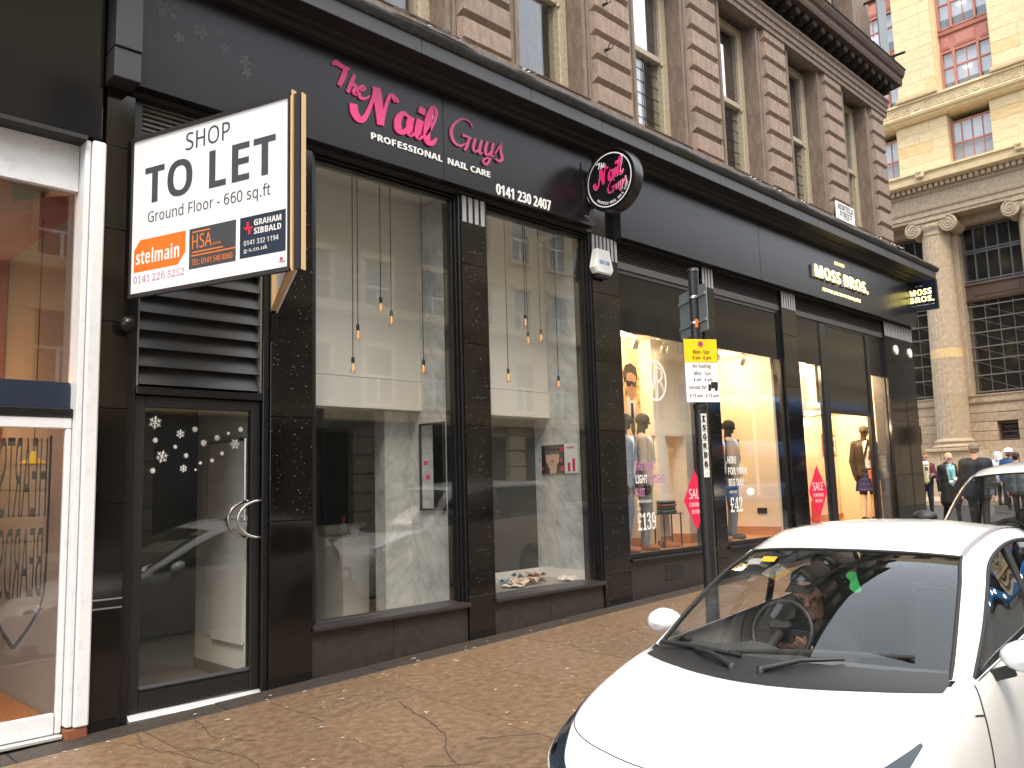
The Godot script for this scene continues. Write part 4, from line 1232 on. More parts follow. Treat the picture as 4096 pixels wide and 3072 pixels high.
	vin = thing("window_vinyl_hire", "white hire offer lettering with price £42 on the second menswear window", "window lettering", Vector3(11.3, 1.0, z))
	text(vin, "lettering", "HIRE", Vector3(11.24, 1.99, z), X * 0.25, Y * 0.105, 1, M.letter_white, 0.001)
	text(vin, "lettering", "FOR YOUR", Vector3(11.24, 1.82, z), X * 0.56, Y * 0.11, 1, M.letter_white, 0.001)
	text(vin, "lettering", "BIG DAY", Vector3(11.24, 1.65, z), X * 0.44, Y * 0.11, 1, M.letter_white, 0.001)
	text(vin, "lettering", "suits from", Vector3(11.25, 1.54, z), X * 0.21, Y * 0.05, 2, M.letter_white, 0.001)
	text(vin, "lettering", "£42", Vector3(11.25, 1.25, z), X * 0.36, Y * 0.23, 3, M.letter_white, 0.001)
	for c in [[9.48, 3.13, "white ring monogram sticker high on the first menswear window"], [11.97, 3.13, "white ring monogram sticker high on the second menswear window"]]:
		var mo := thing("monogram_sticker", c[2], "sticker", Vector3(c[0], c[1], z), "ring monograms on the menswear windows")
		var r := 0.27
		b = MB.new()
		var ring := []
		for k in 33: ring.append(Vector2(c[0] + cos(TAU * k / 32.0) * r * 0.93, c[1] + sin(TAU * k / 32.0) * r))
		brush(b, ring, [0.028], Transform3D(Basis(), Vector3(0, 0, z)), 0, 0.001, 2)
		part(mo, "ring", b, M.letter_white)
		b = MB.new()
		var T := Transform3D(Basis(), Vector3(c[0], c[1], z))
		brush(b, V([-0.19, -0.15, -0.13, 0.15]), [0.024], T, 0, 0.0015, 2)
		brush(b, V([-0.13, 0.15, -0.05, -0.14]), [0.024], T, 0, 0.002, 2)
		brush(b, V([-0.05, -0.14, 0.0, 0.20]), [0.02], T, 0, 0.0025, 2)
		brush(b, V([0.0, 0.26, 0.0, -0.26]), [0.018], T, 0, 0.003, 2)
		brush(b, V([0.04, 0.24, 0.04, -0.24]), [0.018], T, 0, 0.003, 2)
		brush(b, V([0.04, 0.18, 0.15, 0.16, 0.15, 0.03, 0.05, 0.0]), [0.02], T, 0, 0.0035, 4)
		brush(b, V([0.05, 0.0, 0.13, -0.04, 0.20, -0.15]), [0.022], T, 0, 0.004, 4)
		part(mo, "monogram", b, M.letter_white)
	for c in [[10.32, 1.47, 0.30, 0.43, "red SALE diamond sticker on the first menswear window, half behind the pole"], [14.19, 1.50, 0.36, 0.46, "red SALE diamond sticker on the narrow window left of the menswear door"]]:
		var d := thing("sale_sticker", c[4], "sticker", Vector3(c[0], c[1], z), "sale diamonds on the menswear glass")
		b = MB.new()
		b.prism(PackedVector2Array([Vector2(c[0] - c[2], c[1]), Vector2(c[0], c[1] - c[3]), Vector2(c[0] + c[2], c[1]), Vector2(c[0], c[1] + c[3])]), z, z + 0.0015)
		part(d, "diamond", b, M.sale_red)
		text(d, "lettering", "SALE", Vector3(c[0] - c[2] * 0.55, c[1] + 0.02, z + 0.002), X * c[2] * 1.1, Y * 0.14, 0, M.letter_white, 0.001)
		text(d, "lettering", "CONTINUES", Vector3(c[0] - c[2] * 0.55, c[1] - 0.09, z + 0.002), X * c[2] * 1.1, Y * 0.055, 0, M.letter_white, 0.001)
		text(d, "lettering", "IN STORE", Vector3(c[0] - c[2] * 0.38, c[1] - 0.19, z + 0.002), X * c[2] * 0.76, Y * 0.055, 0, M.letter_white, 0.001)

func moss_interior() -> void:
	var s := thing("menswear_room", "warmly lit cream room with oak floor behind the menswear windows", "room", Vector3.ZERO)
	wall_box(s, "oak_floor", [8.7, 0.5, -7.0, 19.0, 0.805, -0.31], M.oak)
	wall_box(s, "ceiling", [8.4, 3.86, -7.0, 14.8, 4.0, -0.15, 16.7, 3.86, -7.0, 19.0, 4.0, -0.15, 14.8, 2.99, -7.0, 16.7, 3.1, -0.2], M.cream_white)
	wall_box(s, "ceiling_drop", [14.79, 3.0, -7.0, 14.83, 3.9, -0.25, 16.67, 3.0, -7.0, 16.71, 3.9, -0.25], M.cream_white)
	wall_box(s, "left_wall", [8.40, 0.5, -7.0, 8.68, 4.6, -0.31], M.cream_wall)
	wall_box(s, "back_wall", [8.4, 0.5, -7.1, 19.1, 4.6, -7.0], M.cream_wall)
	wall_box(s, "corner_wall", [18.75, 0.5, -7.0, 19.13, 4.95, -1.1, 18.75, 0.5, -1.1, 18.89, 4.9, -0.33], M.cream_wall)
	wall_box(s, "display_wall", [9.1, 0.805, -0.95, 10.18, 3.86, -0.85], M.cream_wall)
	wall_box(s, "display_column", [10.22, 0.805, -0.95, 10.45, 2.42, -0.62, 10.45, 0.805, -0.95, 10.62, 2.42, -0.7, 10.18, 2.42, -0.95, 11.2, 3.86, -0.62, 10.97, 0.805, -0.95, 11.2, 2.42, -0.62], M.cream_white)
	wall_box(s, "skirting", [9.1, 0.806, -0.849, 10.18, 0.95, -0.835, 10.20, 0.806, -0.615, 10.47, 0.95, -0.60, 10.95, 0.806, -0.97, 11.22, 0.95, -0.60, 10.2, 0.806, -2.6, 12.9, 0.96, -2.585, 13.02, 0.806, -1.2, 13.035, 0.95, -0.2], M.oak)
	wall_box(s, "rear_display_wall", [9.0, 0.805, -2.7, 13.04, 3.86, -2.6], M.cream_wall)
	wall_box(s, "window_side_wall", [13.04, 0.805, -1.3, 13.12, 3.86, -0.21], M.cream_wall)
	wall_box(s, "curtain", [11.25, 0.81, -1.12, 12.0, 3.8, -1.02], M.cream_wall)
	wall_box(s, "lit_bulkhead", [13.72, 2.86, -0.9, 14.62, 3.85, -0.4], M.cream_white)
	wall_box(s, "right_display_wall", [16.9, 0.805, -1.75, 18.74, 3.86, -1.68], M.cream_wall)
	wall_box(s, "skirting", [16.9, 0.806, -1.679, 18.74, 0.93, -1.66], M.oak)
	# posters
	var po := thing("suit_poster", "large sunlit poster of a dark haired man in sunglasses and pale suit", "poster", Vector3(9.7, 2.2, -0.84))
	var flat := func(par: Node, nm: String, pts: Array, m: Material, zz: float, o: Vector2, sc: float) -> void:
		var q := MB.new()
		var poly := PackedVector2Array()
		for v in V(pts): poly.append(o + v * sc)
		q.prism(poly, zz, zz + 0.001)
		part(par, nm, q, m)
	var b := MB.new()
	b.box(Vector3(9.35, 1.5, -0.849), Vector3(10.17, 3.38, -0.842))
	part(po, "sheet", b, M.poster_sun)
	var o := Vector2(9.95, 2.75)
	flat.call(po, "printed_suit", [-0.5, -1.2, -0.5, 0.0, -0.36, 0.14, -0.1, 0.2, 0.12, 0.18, 0.22, 0.0, 0.22, -1.2], M.poster_suit, -0.841, o, 1.0)
	flat.call(po, "printed_shirt", [-0.1, 0.2, 0.0, -0.3, 0.1, 0.18, 0.05, 0.25, -0.06, 0.25], M.white, -0.8395, o, 1.0)
	flat.call(po, "printed_tie", [-0.02, 0.16, -0.04, -0.25, 0.02, -0.34, 0.06, -0.25, 0.03, 0.16], M.ink, -0.838, o, 1.0)
	flat.call(po, "printed_face", [-0.1, 0.3, -0.03, 0.2, 0.04, 0.2, 0.12, 0.3, 0.14, 0.5, 0.1, 0.62, -0.08, 0.62, -0.13, 0.5], M.skin_tan, -0.838, o, 1.0)
	flat.call(po, "printed_hair", [-0.16, 0.46, -0.19, 0.6, -0.12, 0.72, 0.02, 0.76, 0.14, 0.7, 0.17, 0.56, 0.14, 0.48, 0.12, 0.58, 0.02, 0.62, -0.09, 0.6, -0.12, 0.46], M.hair_dark, -0.8365, o, 1.0)
	flat.call(po, "printed_sunglasses", [-0.12, 0.49, 0.14, 0.48, 0.12, 0.40, 0.05, 0.40, 0.02, 0.45, -0.02, 0.40, -0.1, 0.41], M.ink, -0.8365, o, 1.0)
	po = thing("lake_poster", "narrow dark framed photograph on the wall behind the display column", "poster", Vector3(11.4, 1.5, -1.5))
	b = MB.new()
	b.box(Vector3(11.66, 1.72, -1.42), Vector3(12.30, 2.70, -1.40), 0.004)
	part(po, "picture_frame", b, M.rubber)
	b = MB.new()
	b.box(Vector3(11.69, 1.75, -1.399), Vector3(12.27, 2.67, -1.394))
	part(po, "picture", b, M.poster_lake)
	b = MB.new()
	b.box(Vector3(11.2, 0.806, -1.52), Vector3(12.6, 3.85, -1.425))
	part(s, "picture_wall", b, M.cream_wall)
	po = thing("tall_poster", "tall dark framed suit poster at the left of the second menswear window", "poster", Vector3(11.45, 2.2, -1.0))
	b = MB.new()
	b.box(Vector3(11.28, 2.28, -1.018), Vector3(11.95, 3.62, -1.0), 0.004)
	part(po, "picture_frame", b, M.rubber)
	b = MB.new()
	b.box(Vector3(11.31, 2.31, -0.999), Vector3(11.92, 3.59, -0.994))
	part(po, "picture", b, M.poster_sun)
	b = MB.new()
	b.box(Vector3(11.31, 2.31, -0.9935), Vector3(11.92, 2.78, -0.990))
	part(po, "printed_suit", b, M.ink_grey)
	# track lights: the lamp glows and lights the room
	var say := ["first silver spotlight from the left above the suit poster window", "second silver spotlight above the suit poster window, beside the pole", "left silver spotlight above the second menswear window", "right silver spotlight above the second menswear window"]
	var spots := [[9.55, 3.84, -0.42], [10.25, 3.84, -0.42], [11.72, 3.84, -0.42], [12.52, 3.84, -0.42]]
	for k in spots.size():
		var p := Vector3(spots[k][0], spots[k][1], spots[k][2])
		var t := thing("track_spotlight", say[k], "spotlight", p, "spotlights in the menswear windows")
		b = MB.new()
		b.box(p + Vector3(-0.16, -0.03, -0.03), p + Vector3(0.16, 0.019, 0.03), 0.005)
		part(t, "track", b, M.white)
		var d := Vector3(0.25, -0.8, -0.5).normalized()
		b = MB.new()
		b.tube([p + Vector3(0, -0.03, 0), p + Vector3(0, -0.09, 0)], [0.012], 8)
		part(t, "stem", b, M.steel)
		b = MB.new()
		b.tube([p + Vector3(0, -0.09, 0), p + Vector3(0, -0.09, 0) + d * 0.11], [0.055, 0.06], 14)
		part(t, "can", b, M.steel)
		b = MB.new()
		b.lathe(p + Vector3(0, -0.09, 0) + d * 0.112, [Vector2(0.045, 0), Vector2(0.0, 0.001)], 14, d)
		part(t, "lit_lamp", b, M.glow_lamp)
		var l := SpotLight3D.new()
		l.name = "spot_beam"
		l.light_energy = 1.7
		l.light_color = Color(1.0, 0.86, 0.68)
		l.light_size = 0.05
		l.spot_angle = 62.0
		l.spot_angle_attenuation = 0.7
		l.spot_range = 14.0
		l.spot_attenuation = 2.0
		l.shadow_enabled = true
		l.position = p - t.position + Vector3(0, -0.09, 0) + d * 0.13
		t.add_child(l)
		l.look_at_from_position(l.position, l.position + d, Vector3.RIGHT)
	# ceiling lights deeper in the shop
	var cl := [[14.2, 3.85, -0.25, 3.5, "strip light over the narrow window left of the menswear door"], [15.6, 2.985, -0.9, 5.0, "long ceiling light just inside the menswear door"], [17.3, 3.855, -0.75, 16.0, "strip light over the narrow window right of the menswear door"], [15.8, 2.985, -4.0, 8.0, "ceiling light deep inside the menswear shop"], [10.9, 3.855, -1.9, 5.0, "ceiling light behind the first display column"], [9.3, 3.855, -0.55, 3.5, "ceiling light above the suit poster"], [12.3, 3.855, -0.85, 5.0, "ceiling light above the hire display"]]
	for c in cl:
		var p := Vector3(c[0], c[1], c[2])
		var t := thing("ceiling_light", c[4], "ceiling light", p, "ceiling lights in the menswear shop")
		b = MB.new()
		b.box(p + Vector3(-0.3, -0.02, -0.06), p + Vector3(0.3, 0.002, 0.06))
		part(t, "lit_panel", b, M.glow_lamp)
		var l := OmniLight3D.new()
		l.name = "panel_glow"
		l.light_energy = c[3] * 0.095
		l.light_color = Color(1.0, 0.86, 0.67)
		l.light_size = 0.12
		l.omni_range = 15.0
		l.omni_attenuation = 2.0
		l.shadow_enabled = true
		l.position = Vector3(0, -0.16, 0)
		t.add_child(l)
	# display table with folded clothes, shoes under it
	var tb := thing("display_table", "thin brown metal display table in the first menswear window", "table", Vector3(10.35, 0.806, -0.62))
	b = MB.new()
	for q in [[10.02, -0.42], [10.44, -0.42], [10.02, -0.58], [10.44, -0.58]]: b.box(Vector3(q[0] - 0.008, 0.806, q[1] - 0.008), Vector3(q[0] + 0.008, 1.275, q[1] + 0.008))
	part(tb, "leg", b, M.louvre)
	b = MB.new()
	b.box(Vector3(10.0, 1.275, -0.60), Vector3(10.46, 1.29, -0.40))
	part(tb, "table_top", b, M.louvre)
	for k in 4:
		b = MB.new()
		b.box(Vector3(10.04, 1.292 + 0.045 * k, -0.57), Vector3(10.38 - 0.02 * (k % 2), 1.334 + 0.045 * k, -0.42), 0.018)
		solo("folded_shirt", ["green folded shirt at the bottom of the stack on the display table", "black folded shirt second in the stack on the display table", "brown patterned folded shirt third in the stack on the display table", "dark shiny folded shirt topmost on the display table"][k], "shirt", b, [M.cloth_green, M.rubber, M.cloth_brown, M.ink_grey][k], Vector3(10.2, 1.292 + 0.045 * k, -0.5), "folded shirts on the display table")
	for k in 2:
		shoe("brown leather shoe under the display table, " + ["nearer the glass" , "farther from the glass"][k], Vector3(10.22 + 0.09 * k, 0.806, -0.45 - 0.14 * k), -0.35, M.leather)
	# small fittings
	b = MB.new()
	b.box(Vector3(13.028, 1.16, -0.62), Vector3(13.039, 1.26, -0.44), 0.004)
	solo("socket_plate", "steel double socket plate on the cream wall of the second menswear window", "socket", b, M.louvre, Vector3(13.03, 1.2, -0.53))
	b = MB.new()
	b.box(Vector3(13.026, 1.86, -0.95), Vector3(13.039, 1.98, -0.82), 0.01)
	solo("call_point", "small white wall plate with red mark on the cream window wall", "wall plate", b, M.white, Vector3(13.03, 1.9, -0.88))
	var nf := thing("notice_frame", "orange wooden notice frame on the wall inside the menswear door", "notice board", Vector3(18.1, 2.2, -1.66))
	b = MB.new()
	b.box(Vector3(17.95, 2.20, -1.679), Vector3(18.62, 2.70, -1.655), 0.006)
	part(nf, "frame", b, M.orange_wood)
	b = MB.new()
	b.box(Vector3(18.0, 2.25, -1.654), Vector3(18.57, 2.65, -1.651))
	part(nf, "sheet", b, M.white)
	b = MB.new()
	b.box(Vector3(18.04, 2.42, -1.650), Vector3(18.53, 2.56, -1.649))
	part(nf, "blue_band", b, M.blue_print)
	b = MB.new()
	b.box(Vector3(18.04, 2.26, -1.650), Vector3(18.53, 2.31, -1.649))
	part(nf, "red_band", b, M.red)
	for q in [[18.05, 1.98, 0.28, 0.1, "white", "white metal letter box under the notice frame"], [18.15, 1.55, 0.13, 0.12, "louvre", "brushed light switch plate below the letter box"], [18.16, 1.33, 0.13, 0.11, "red", "red fire alarm call point below the switch plate"]]:
		b = MB.new()
		b.box(Vector3(q[0], q[1], -1.679), Vector3(q[0] + q[2], q[1] + q[3], -1.63), 0.008)
		solo("wall_box", q[5], "wall box", b, M[q[4]], Vector3(q[0], q[1], -1.66))
	var fx := thing("fire_extinguisher", "red fire extinguisher standing inside the menswear door", "fire extinguisher", Vector3(17.05, 0.806, -1.5))
	b = MB.new()
	b.lathe(Vector3(17.05, 0.806, -1.5), [Vector2(0.0, 0.0), Vector2(0.08, 0.0), Vector2(0.08, 0.42), Vector2(0.05, 0.49), Vector2(0.02, 0.5)], 16)
	part(fx, "cylinder", b, M.red)
	b = MB.new()
	b.box(Vector3(17.02, 1.30, -1.53), Vector3(17.08, 1.37, -1.44), 0.01)
	part(fx, "valve", b, M.rubber)
	b = MB.new()
	b.tube([Vector3(17.05, 1.34, -1.44), Vector3(17.12, 1.3, -1.40), Vector3(17.13, 1.05, -1.41)], [0.012], 8)
	part(fx, "hose", b, M.rubber)

func shoe(label: String, at: Vector3, turn: float, m: Material) -> void:
	var t := thing("shoe", label, "shoe", at, "shoes in the menswear window")
	org[t] = Vector3.ZERO
	t.rotation.y = turn
	var b := MB.new()
	var rows := []
	for k in 9:
		var f := k / 8.0
		var w := 0.042 * (0.75 + 0.35 * sin(f * 3.0)) * (1.0 if f < 0.85 else 0.75)
		var h: float = lerpf(0.085, 0.045, smoothstep(0.3, 0.75, f)) * (1.0 if f < 0.9 else 0.7)
		var row := PackedVector3Array()
		for s in 11:
			var a := PI * s / 10.0
			row.append(Vector3(-0.14 + 0.28 * f, 0.012 + sin(a) * h, -cos(a) * w))
		rows.append(row)
	b.grid(rows, true)
	b.tri(rows[8][0], rows[8][5], rows[8][10])
	part(t, "upper", b, m)
	b = MB.new()
	b.box(Vector3(-0.145, 0, -0.04), Vector3(0.135, 0.013, 0.04), 0.005)
	part(t, "sole", b, M.rubber)

func rust_block() -> ArrayMesh:
	# one rusticated stone, 1 wide, its face chamfered all round and undercut by a fillet below
	var b := MB.new()
	var ring := func(dx: float, y0: float, y1: float, z: float) -> Array:
		return [Vector3(-0.5 + dx, y0, z), Vector3(0.5 - dx, y0, z), Vector3(0.5 - dx, y1, z), Vector3(-0.5 + dx, y1, z)]
	var rings := [ring.call(0.0, -0.012, 0.338, 0.0), ring.call(0.0, -0.012, 0.338, 0.03), ring.call(0.012, 0.0, 0.332, 0.036), ring.call(0.014, 0.012, 0.330, 0.05), ring.call(0.036, 0.058, 0.322, 0.104), ring.call(0.038, 0.064, 0.321, 0.104), ring.call(0.042, 0.068, 0.317, 0.112)]
	for k in rings.size() - 1:
		for e in 4: b.quad(rings[k][e], rings[k][(e + 1) % 4], rings[k + 1][(e + 1) % 4], rings[k + 1][e])
	var f: Array = rings[-1]
	b.quad(f[0], f[1], f[2], f[3])
	return b.done()

func upper_building() -> void:
	var s := thing("corner_building", "brown sandstone corner building with rusticated piers above the black shopfronts", "building", Vector3(0, 0, 0))
	var zw := -0.30
	var pc := []
	for k in range(-5, 4): pc.append(9.045 + 2.475 * k)
	# body behind, with the storeys above that only reflections show
	wall_box(s, "inner_wall", [-6.0, 5.2, -12.0, 19.0, 18.3, -1.6], M.interior_dark)
	wall_box(s, "wall", [-6.0, 6.3, -1.6, 19.14, 6.9, zw + 0.02, -6.0, 10.02, -1.6, 19.14, 10.95, -0.2], M.sandstone_0)
	wall_box(s, "shopfront_wall", [-6.0, 5.16, -1.6, 19.0, 6.29, -0.06], M.soffit_black)
	wall_box(s, "base_course", [-6.0, 6.45, zw, 19.16, 6.885, zw + 0.15], M.sandstone_1)
	var blk := rust_block()
	for c in pc + [18.945]:
		var last: bool = c > 18.0
		var x0: float = c - 0.615 if not last else 18.25
		var x1: float = c + 0.615 if not last else 19.148
		wall_box(s, "pier", [x0, 6.886, -1.6, x1, 10.02, zw], M.sandstone_1)
		if c < 3.0: continue
		var p0: float = c - 0.425 if not last else 18.44
		var p1: float = c + 0.425 if not last else 19.16
		for row in 9:
			var o := MeshInstance3D.new()
			o.name = "stone_block"
			o.mesh = blk
			o.material_override = M["stone_face_%d" % (rng.randi() % 3)]
			o.position = Vector3((p0 + p1) / 2, 6.90 + 0.3525 * row, zw + 0.001)
			o.scale = Vector3(p1 - p0, 1.0 if row else 0.98, 1.0)
			s.add_child(o, true)
		# side face of the corner pier
		if last:
			for row in 9:
				var b2 := MB.new()
				b2.box(Vector3(19.14, 6.93 + 0.3525 * row, -1.0), Vector3(19.20, 7.18 + 0.3525 * row, -0.32), 0.03)
				part(s, "stone_block", b2, M["stone_face_%d" % (rng.randi() % 3)])
		# moulded architraves either side of the pier
		for sd in [-1.0, 1.0]:
			if last and sd > 0: continue
			var e: float = x0 if sd < 0 else x1
			var b := MB.new()
			for st in [[0.0, 0.07, 0.055], [0.07, 0.11, 0.03], [0.11, 0.17, 0.05]]:
				b.box(Vector3(e - sd * (st[0] + 0.001), 6.887, zw - 0.02), Vector3(e - sd * st[1], 10.019, zw + st[2]), 0.012)
			part(s, "architrave", b, M.sandstone_1)
	# windows
	for k in pc.size():
		var x0: float = pc[k] + 0.615
		var x1: float = (pc[k + 1] - 0.615) if k + 1 < pc.size() else 18.25
		if k + 1 == pc.size(): continue
		window_up(s, x0, x1, k)
	window_up(s, pc[-1] + 0.615, 18.25, pc.size())
	# entablature: architrave, frieze, brackets, cornice
	var b := MB.new()
	b.run_x([Vector2(-0.35, 9.93), Vector2(-0.16, 9.93), Vector2(-0.155, 10.02), Vector2(-0.13, 10.03), Vector2(-0.125, 10.13), Vector2(-0.10, 10.14), Vector2(-0.09, 10.22), Vector2(-0.05, 10.26), Vector2(-0.05, 10.29), Vector2(-0.35, 10.29)], -6.0, 19.25)
	part(s, "architrave_band", b, M.sandstone_0)
	b = MB.new()
	b.run_x([Vector2(-0.35, 10.291), Vector2(-0.17, 10.291), Vector2(-0.17, 10.52), Vector2(-0.35, 10.52)], -6.0, 19.17)
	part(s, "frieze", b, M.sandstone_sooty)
	for k in 56:
		var x := 19.14 - 0.352 * k
		b = MB.new()
		b.box(Vector3(x - 0.17, 10.46, -0.17), Vector3(x, 10.60, 0.10), 0.02)
		b.box(Vector3(x - 0.15, 10.42, -0.17), Vector3(x - 0.02, 10.461, -0.02), 0.015)
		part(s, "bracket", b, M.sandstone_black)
	b = MB.new()
	b.run_x([Vector2(-0.35, 10.521), Vector2(-0.1, 10.54), Vector2(-0.1, 10.601), Vector2(0.18, 10.62), Vector2(0.2, 10.69), Vector2(0.2, 10.78), Vector2(0.24, 10.82), Vector2(0.27, 10.90), Vector2(0.28, 10.97), Vector2(-0.35, 11.08)], -6.0, 19.42)
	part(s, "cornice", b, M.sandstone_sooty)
	b = MB.new()
	b.run_x([Vector2(-0.35, 11.081), Vector2(0.285, 10.972), Vector2(0.30, 10.985), Vector2(0.285, 11.01), Vector2(-0.35, 11.12)], -6.0, 19.44)
	part(s, "cornice_lead", b, M.lead)
	# next storeys: piers and windows in shade above the cornice
	for st in 2:
		var y0 := 11.1 + 3.6 * st
		wall_box(s, "upper_wall", [-6.0, y0 + 3.0, -1.6, 19.1, y0 + 3.6, -0.28], M.sandstone_0)
		for c in pc + [18.7]:
			wall_box(s, "upper_pier", [c - 0.55, y0, -1.6, minf(c + 0.55, 19.1), y0 + 3.0, -0.3], M["sandstone_%d" % (st % 3)])
			var b3 := MB.new()
			b3.box(Vector3(c + 0.551, y0 + 0.02, -0.75), Vector3(minf(c + 1.924, 19.0), y0 + 2.99, -0.73))
			if c < 18.0:
				part(s, "upper_pane", b3, M.window_glass)
				b3 = MB.new()
				b3.box(Vector3(c + 0.552, y0 + 0.01, -0.72), Vector3(c + 0.68, y0 + 2.99, -0.6))
				b3.box(Vector3(c + 1.80, y0 + 0.01, -0.72), Vector3(c + 1.923, y0 + 2.99, -0.6))
				part(s, "upper_sash", b3, M.timber_cream)
		b = MB.new()
		b.run_x([Vector2(-0.3, y0 + 3.2), Vector2(-0.1, y0 + 3.25), Vector2(0.1, y0 + 3.4), Vector2(0.1, y0 + 3.5), Vector2(-0.3, y0 + 3.59)], -6.0, 19.3)
		part(s, "string_course", b, M.sandstone_sooty)
	# pink poster in the window above the nail bar and the grey banner at the corner
	# shop cornice: soffit, painted band, stone ledge with its lead
	b = MB.new()
	b.run_x([Vector2(-0.3, 5.9), Vector2(0.14, 5.95), Vector2(0.19, 5.955), Vector2(0.2, 6.0), Vector2(0.26, 6.01), Vector2(0.27, 6.045), Vector2(0.46, 6.05), Vector2(0.46, 6.06), Vector2(-0.3, 6.06)], -3.0, 19.60)
	part(s, "shop_cornice_soffit", b, M.soffit_black)
	var js := [-3.0, -0.5, 0.9, 2.2, 3.6, 5.01, 6.59, 7.86, 8.93, 10.6, 12.2, 13.8, 15.3, 16.87, 18.3, 19.62]
	for k in js.size() - 1:
		b = MB.new()
		b.box(Vector3(js[k] + 0.002, 6.052, 0.38), Vector3(js[k + 1] - 0.002, 6.205, 0.47), 0.004)
		part(s, "cornice_board", b, M.cornice_paint)
	b = MB.new()
	b.box(Vector3(19.50, 6.052, -1.2), Vector3(19.618, 6.205, 0.379), 0.004)
	part(s, "side_cornice", b, M.cornice_paint)
	b = MB.new()
	var rows := []
	for pt in [[-0.14, 6.48], [0.2, 6.40], [0.48, 6.335], [0.535, 6.325], [0.54, 6.30], [0.53, 6.275], [0.50, 6.24], [0.47, 6.228], [-0.1, 6.228]]:
		var row := PackedVector3Array()
		for k in 240:
			var x := -3.0 + 22.68 * k / 239.0
			var j := 0.5 + 0.5 * sin(x * 3.1) * sin(x * 7.7 + 1.0)
			var edge: float = 1.0 if pt[0] > 0.4 and pt[1] > 6.25 else 0.0
			row.append(Vector3(x, pt[1] - 0.02 + edge * (j * 0.010 + 0.003 * sin(x * 23.0)), pt[0] + edge * 0.006 * sin(x * 5.3 + sin(x * 2.0))))
		rows.append(row)
	b.grid(rows, true)
	b.quad(rows[0][239], rows[8][239], rows[5][239], rows[2][239])
	part(s, "stone_ledge", b, M.lead)
	# bird droppings and frayed white lead along the edge
	for q in [[3.1, 0.5], [4.6, 0.9], [5.2, 0.5], [6.3, 0.3], [11.2, 0.5], [11.9, 0.7], [12.9, 0.4], [15.9, 0.8], [16.7, 0.6], [17.2, 0.3]]:
		b = MB.new()
		var pts := []
		var n2 := 14
		var ra := PackedVector3Array()
		var rb := PackedVector3Array()
		for k in n2:
			var x: float = q[0] + q[1] * k / (n2 - 1.0)
			var w := 0.018 * sin(PI * k / (n2 - 1.0)) * (0.6 + 0.4 * sin(k * 2.3))
			ra.append(Vector3(x, 6.345 + 0.01 * sin(k * 1.7), 0.535))
			rb.append(Vector3(x, 6.345 + 0.01 * sin(k * 1.7) - w * 1.5 - 0.003, 0.572))
		b.grid([ra, rb], true)
		part(s, "white_stain", b, M.snow_white)
	for y in [7.76, 8.44]:
		b = MB.new()
		b.tube([Vector3(8.84, y, zw + 0.12), Vector3(8.84, y - 0.01, zw + 0.19)], [0.022, 0.018], 8)
		var ring := []
		for k in 13: ring.append(Vector3(8.84 + 0.012 * cos(TAU * k / 12.0), y + 0.02 + 0.04 * sin(TAU * k / 12.0), zw + 0.22 + 0.03 * cos(TAU * k / 12.0)))
		b.tube(ring, [0.007], 6, false)
		part(s, "iron_ring", b, M.rubber)
	var bn := thing("corner_banner", "grey banner hanging above the cornice at the building corner", "banner", Vector3(19.2, 11.3, -0.1))
	b = MB.new()
	b.box(Vector3(18.6, 11.15, 0.05), Vector3(19.1, 12.6, 0.09), 0.01)
	part(bn, "cloth", b, M.grey_metal)
	b = MB.new()
	b.tube([Vector3(18.85, 12.62, -0.3), Vector3(18.85, 12.62, 0.5)], [0.03], 8)
	b.tube([Vector3(18.85, 11.12, -0.3), Vector3(18.85, 11.12, 0.5)], [0.03], 8)
	part(bn, "bracket", b, M.rubber)

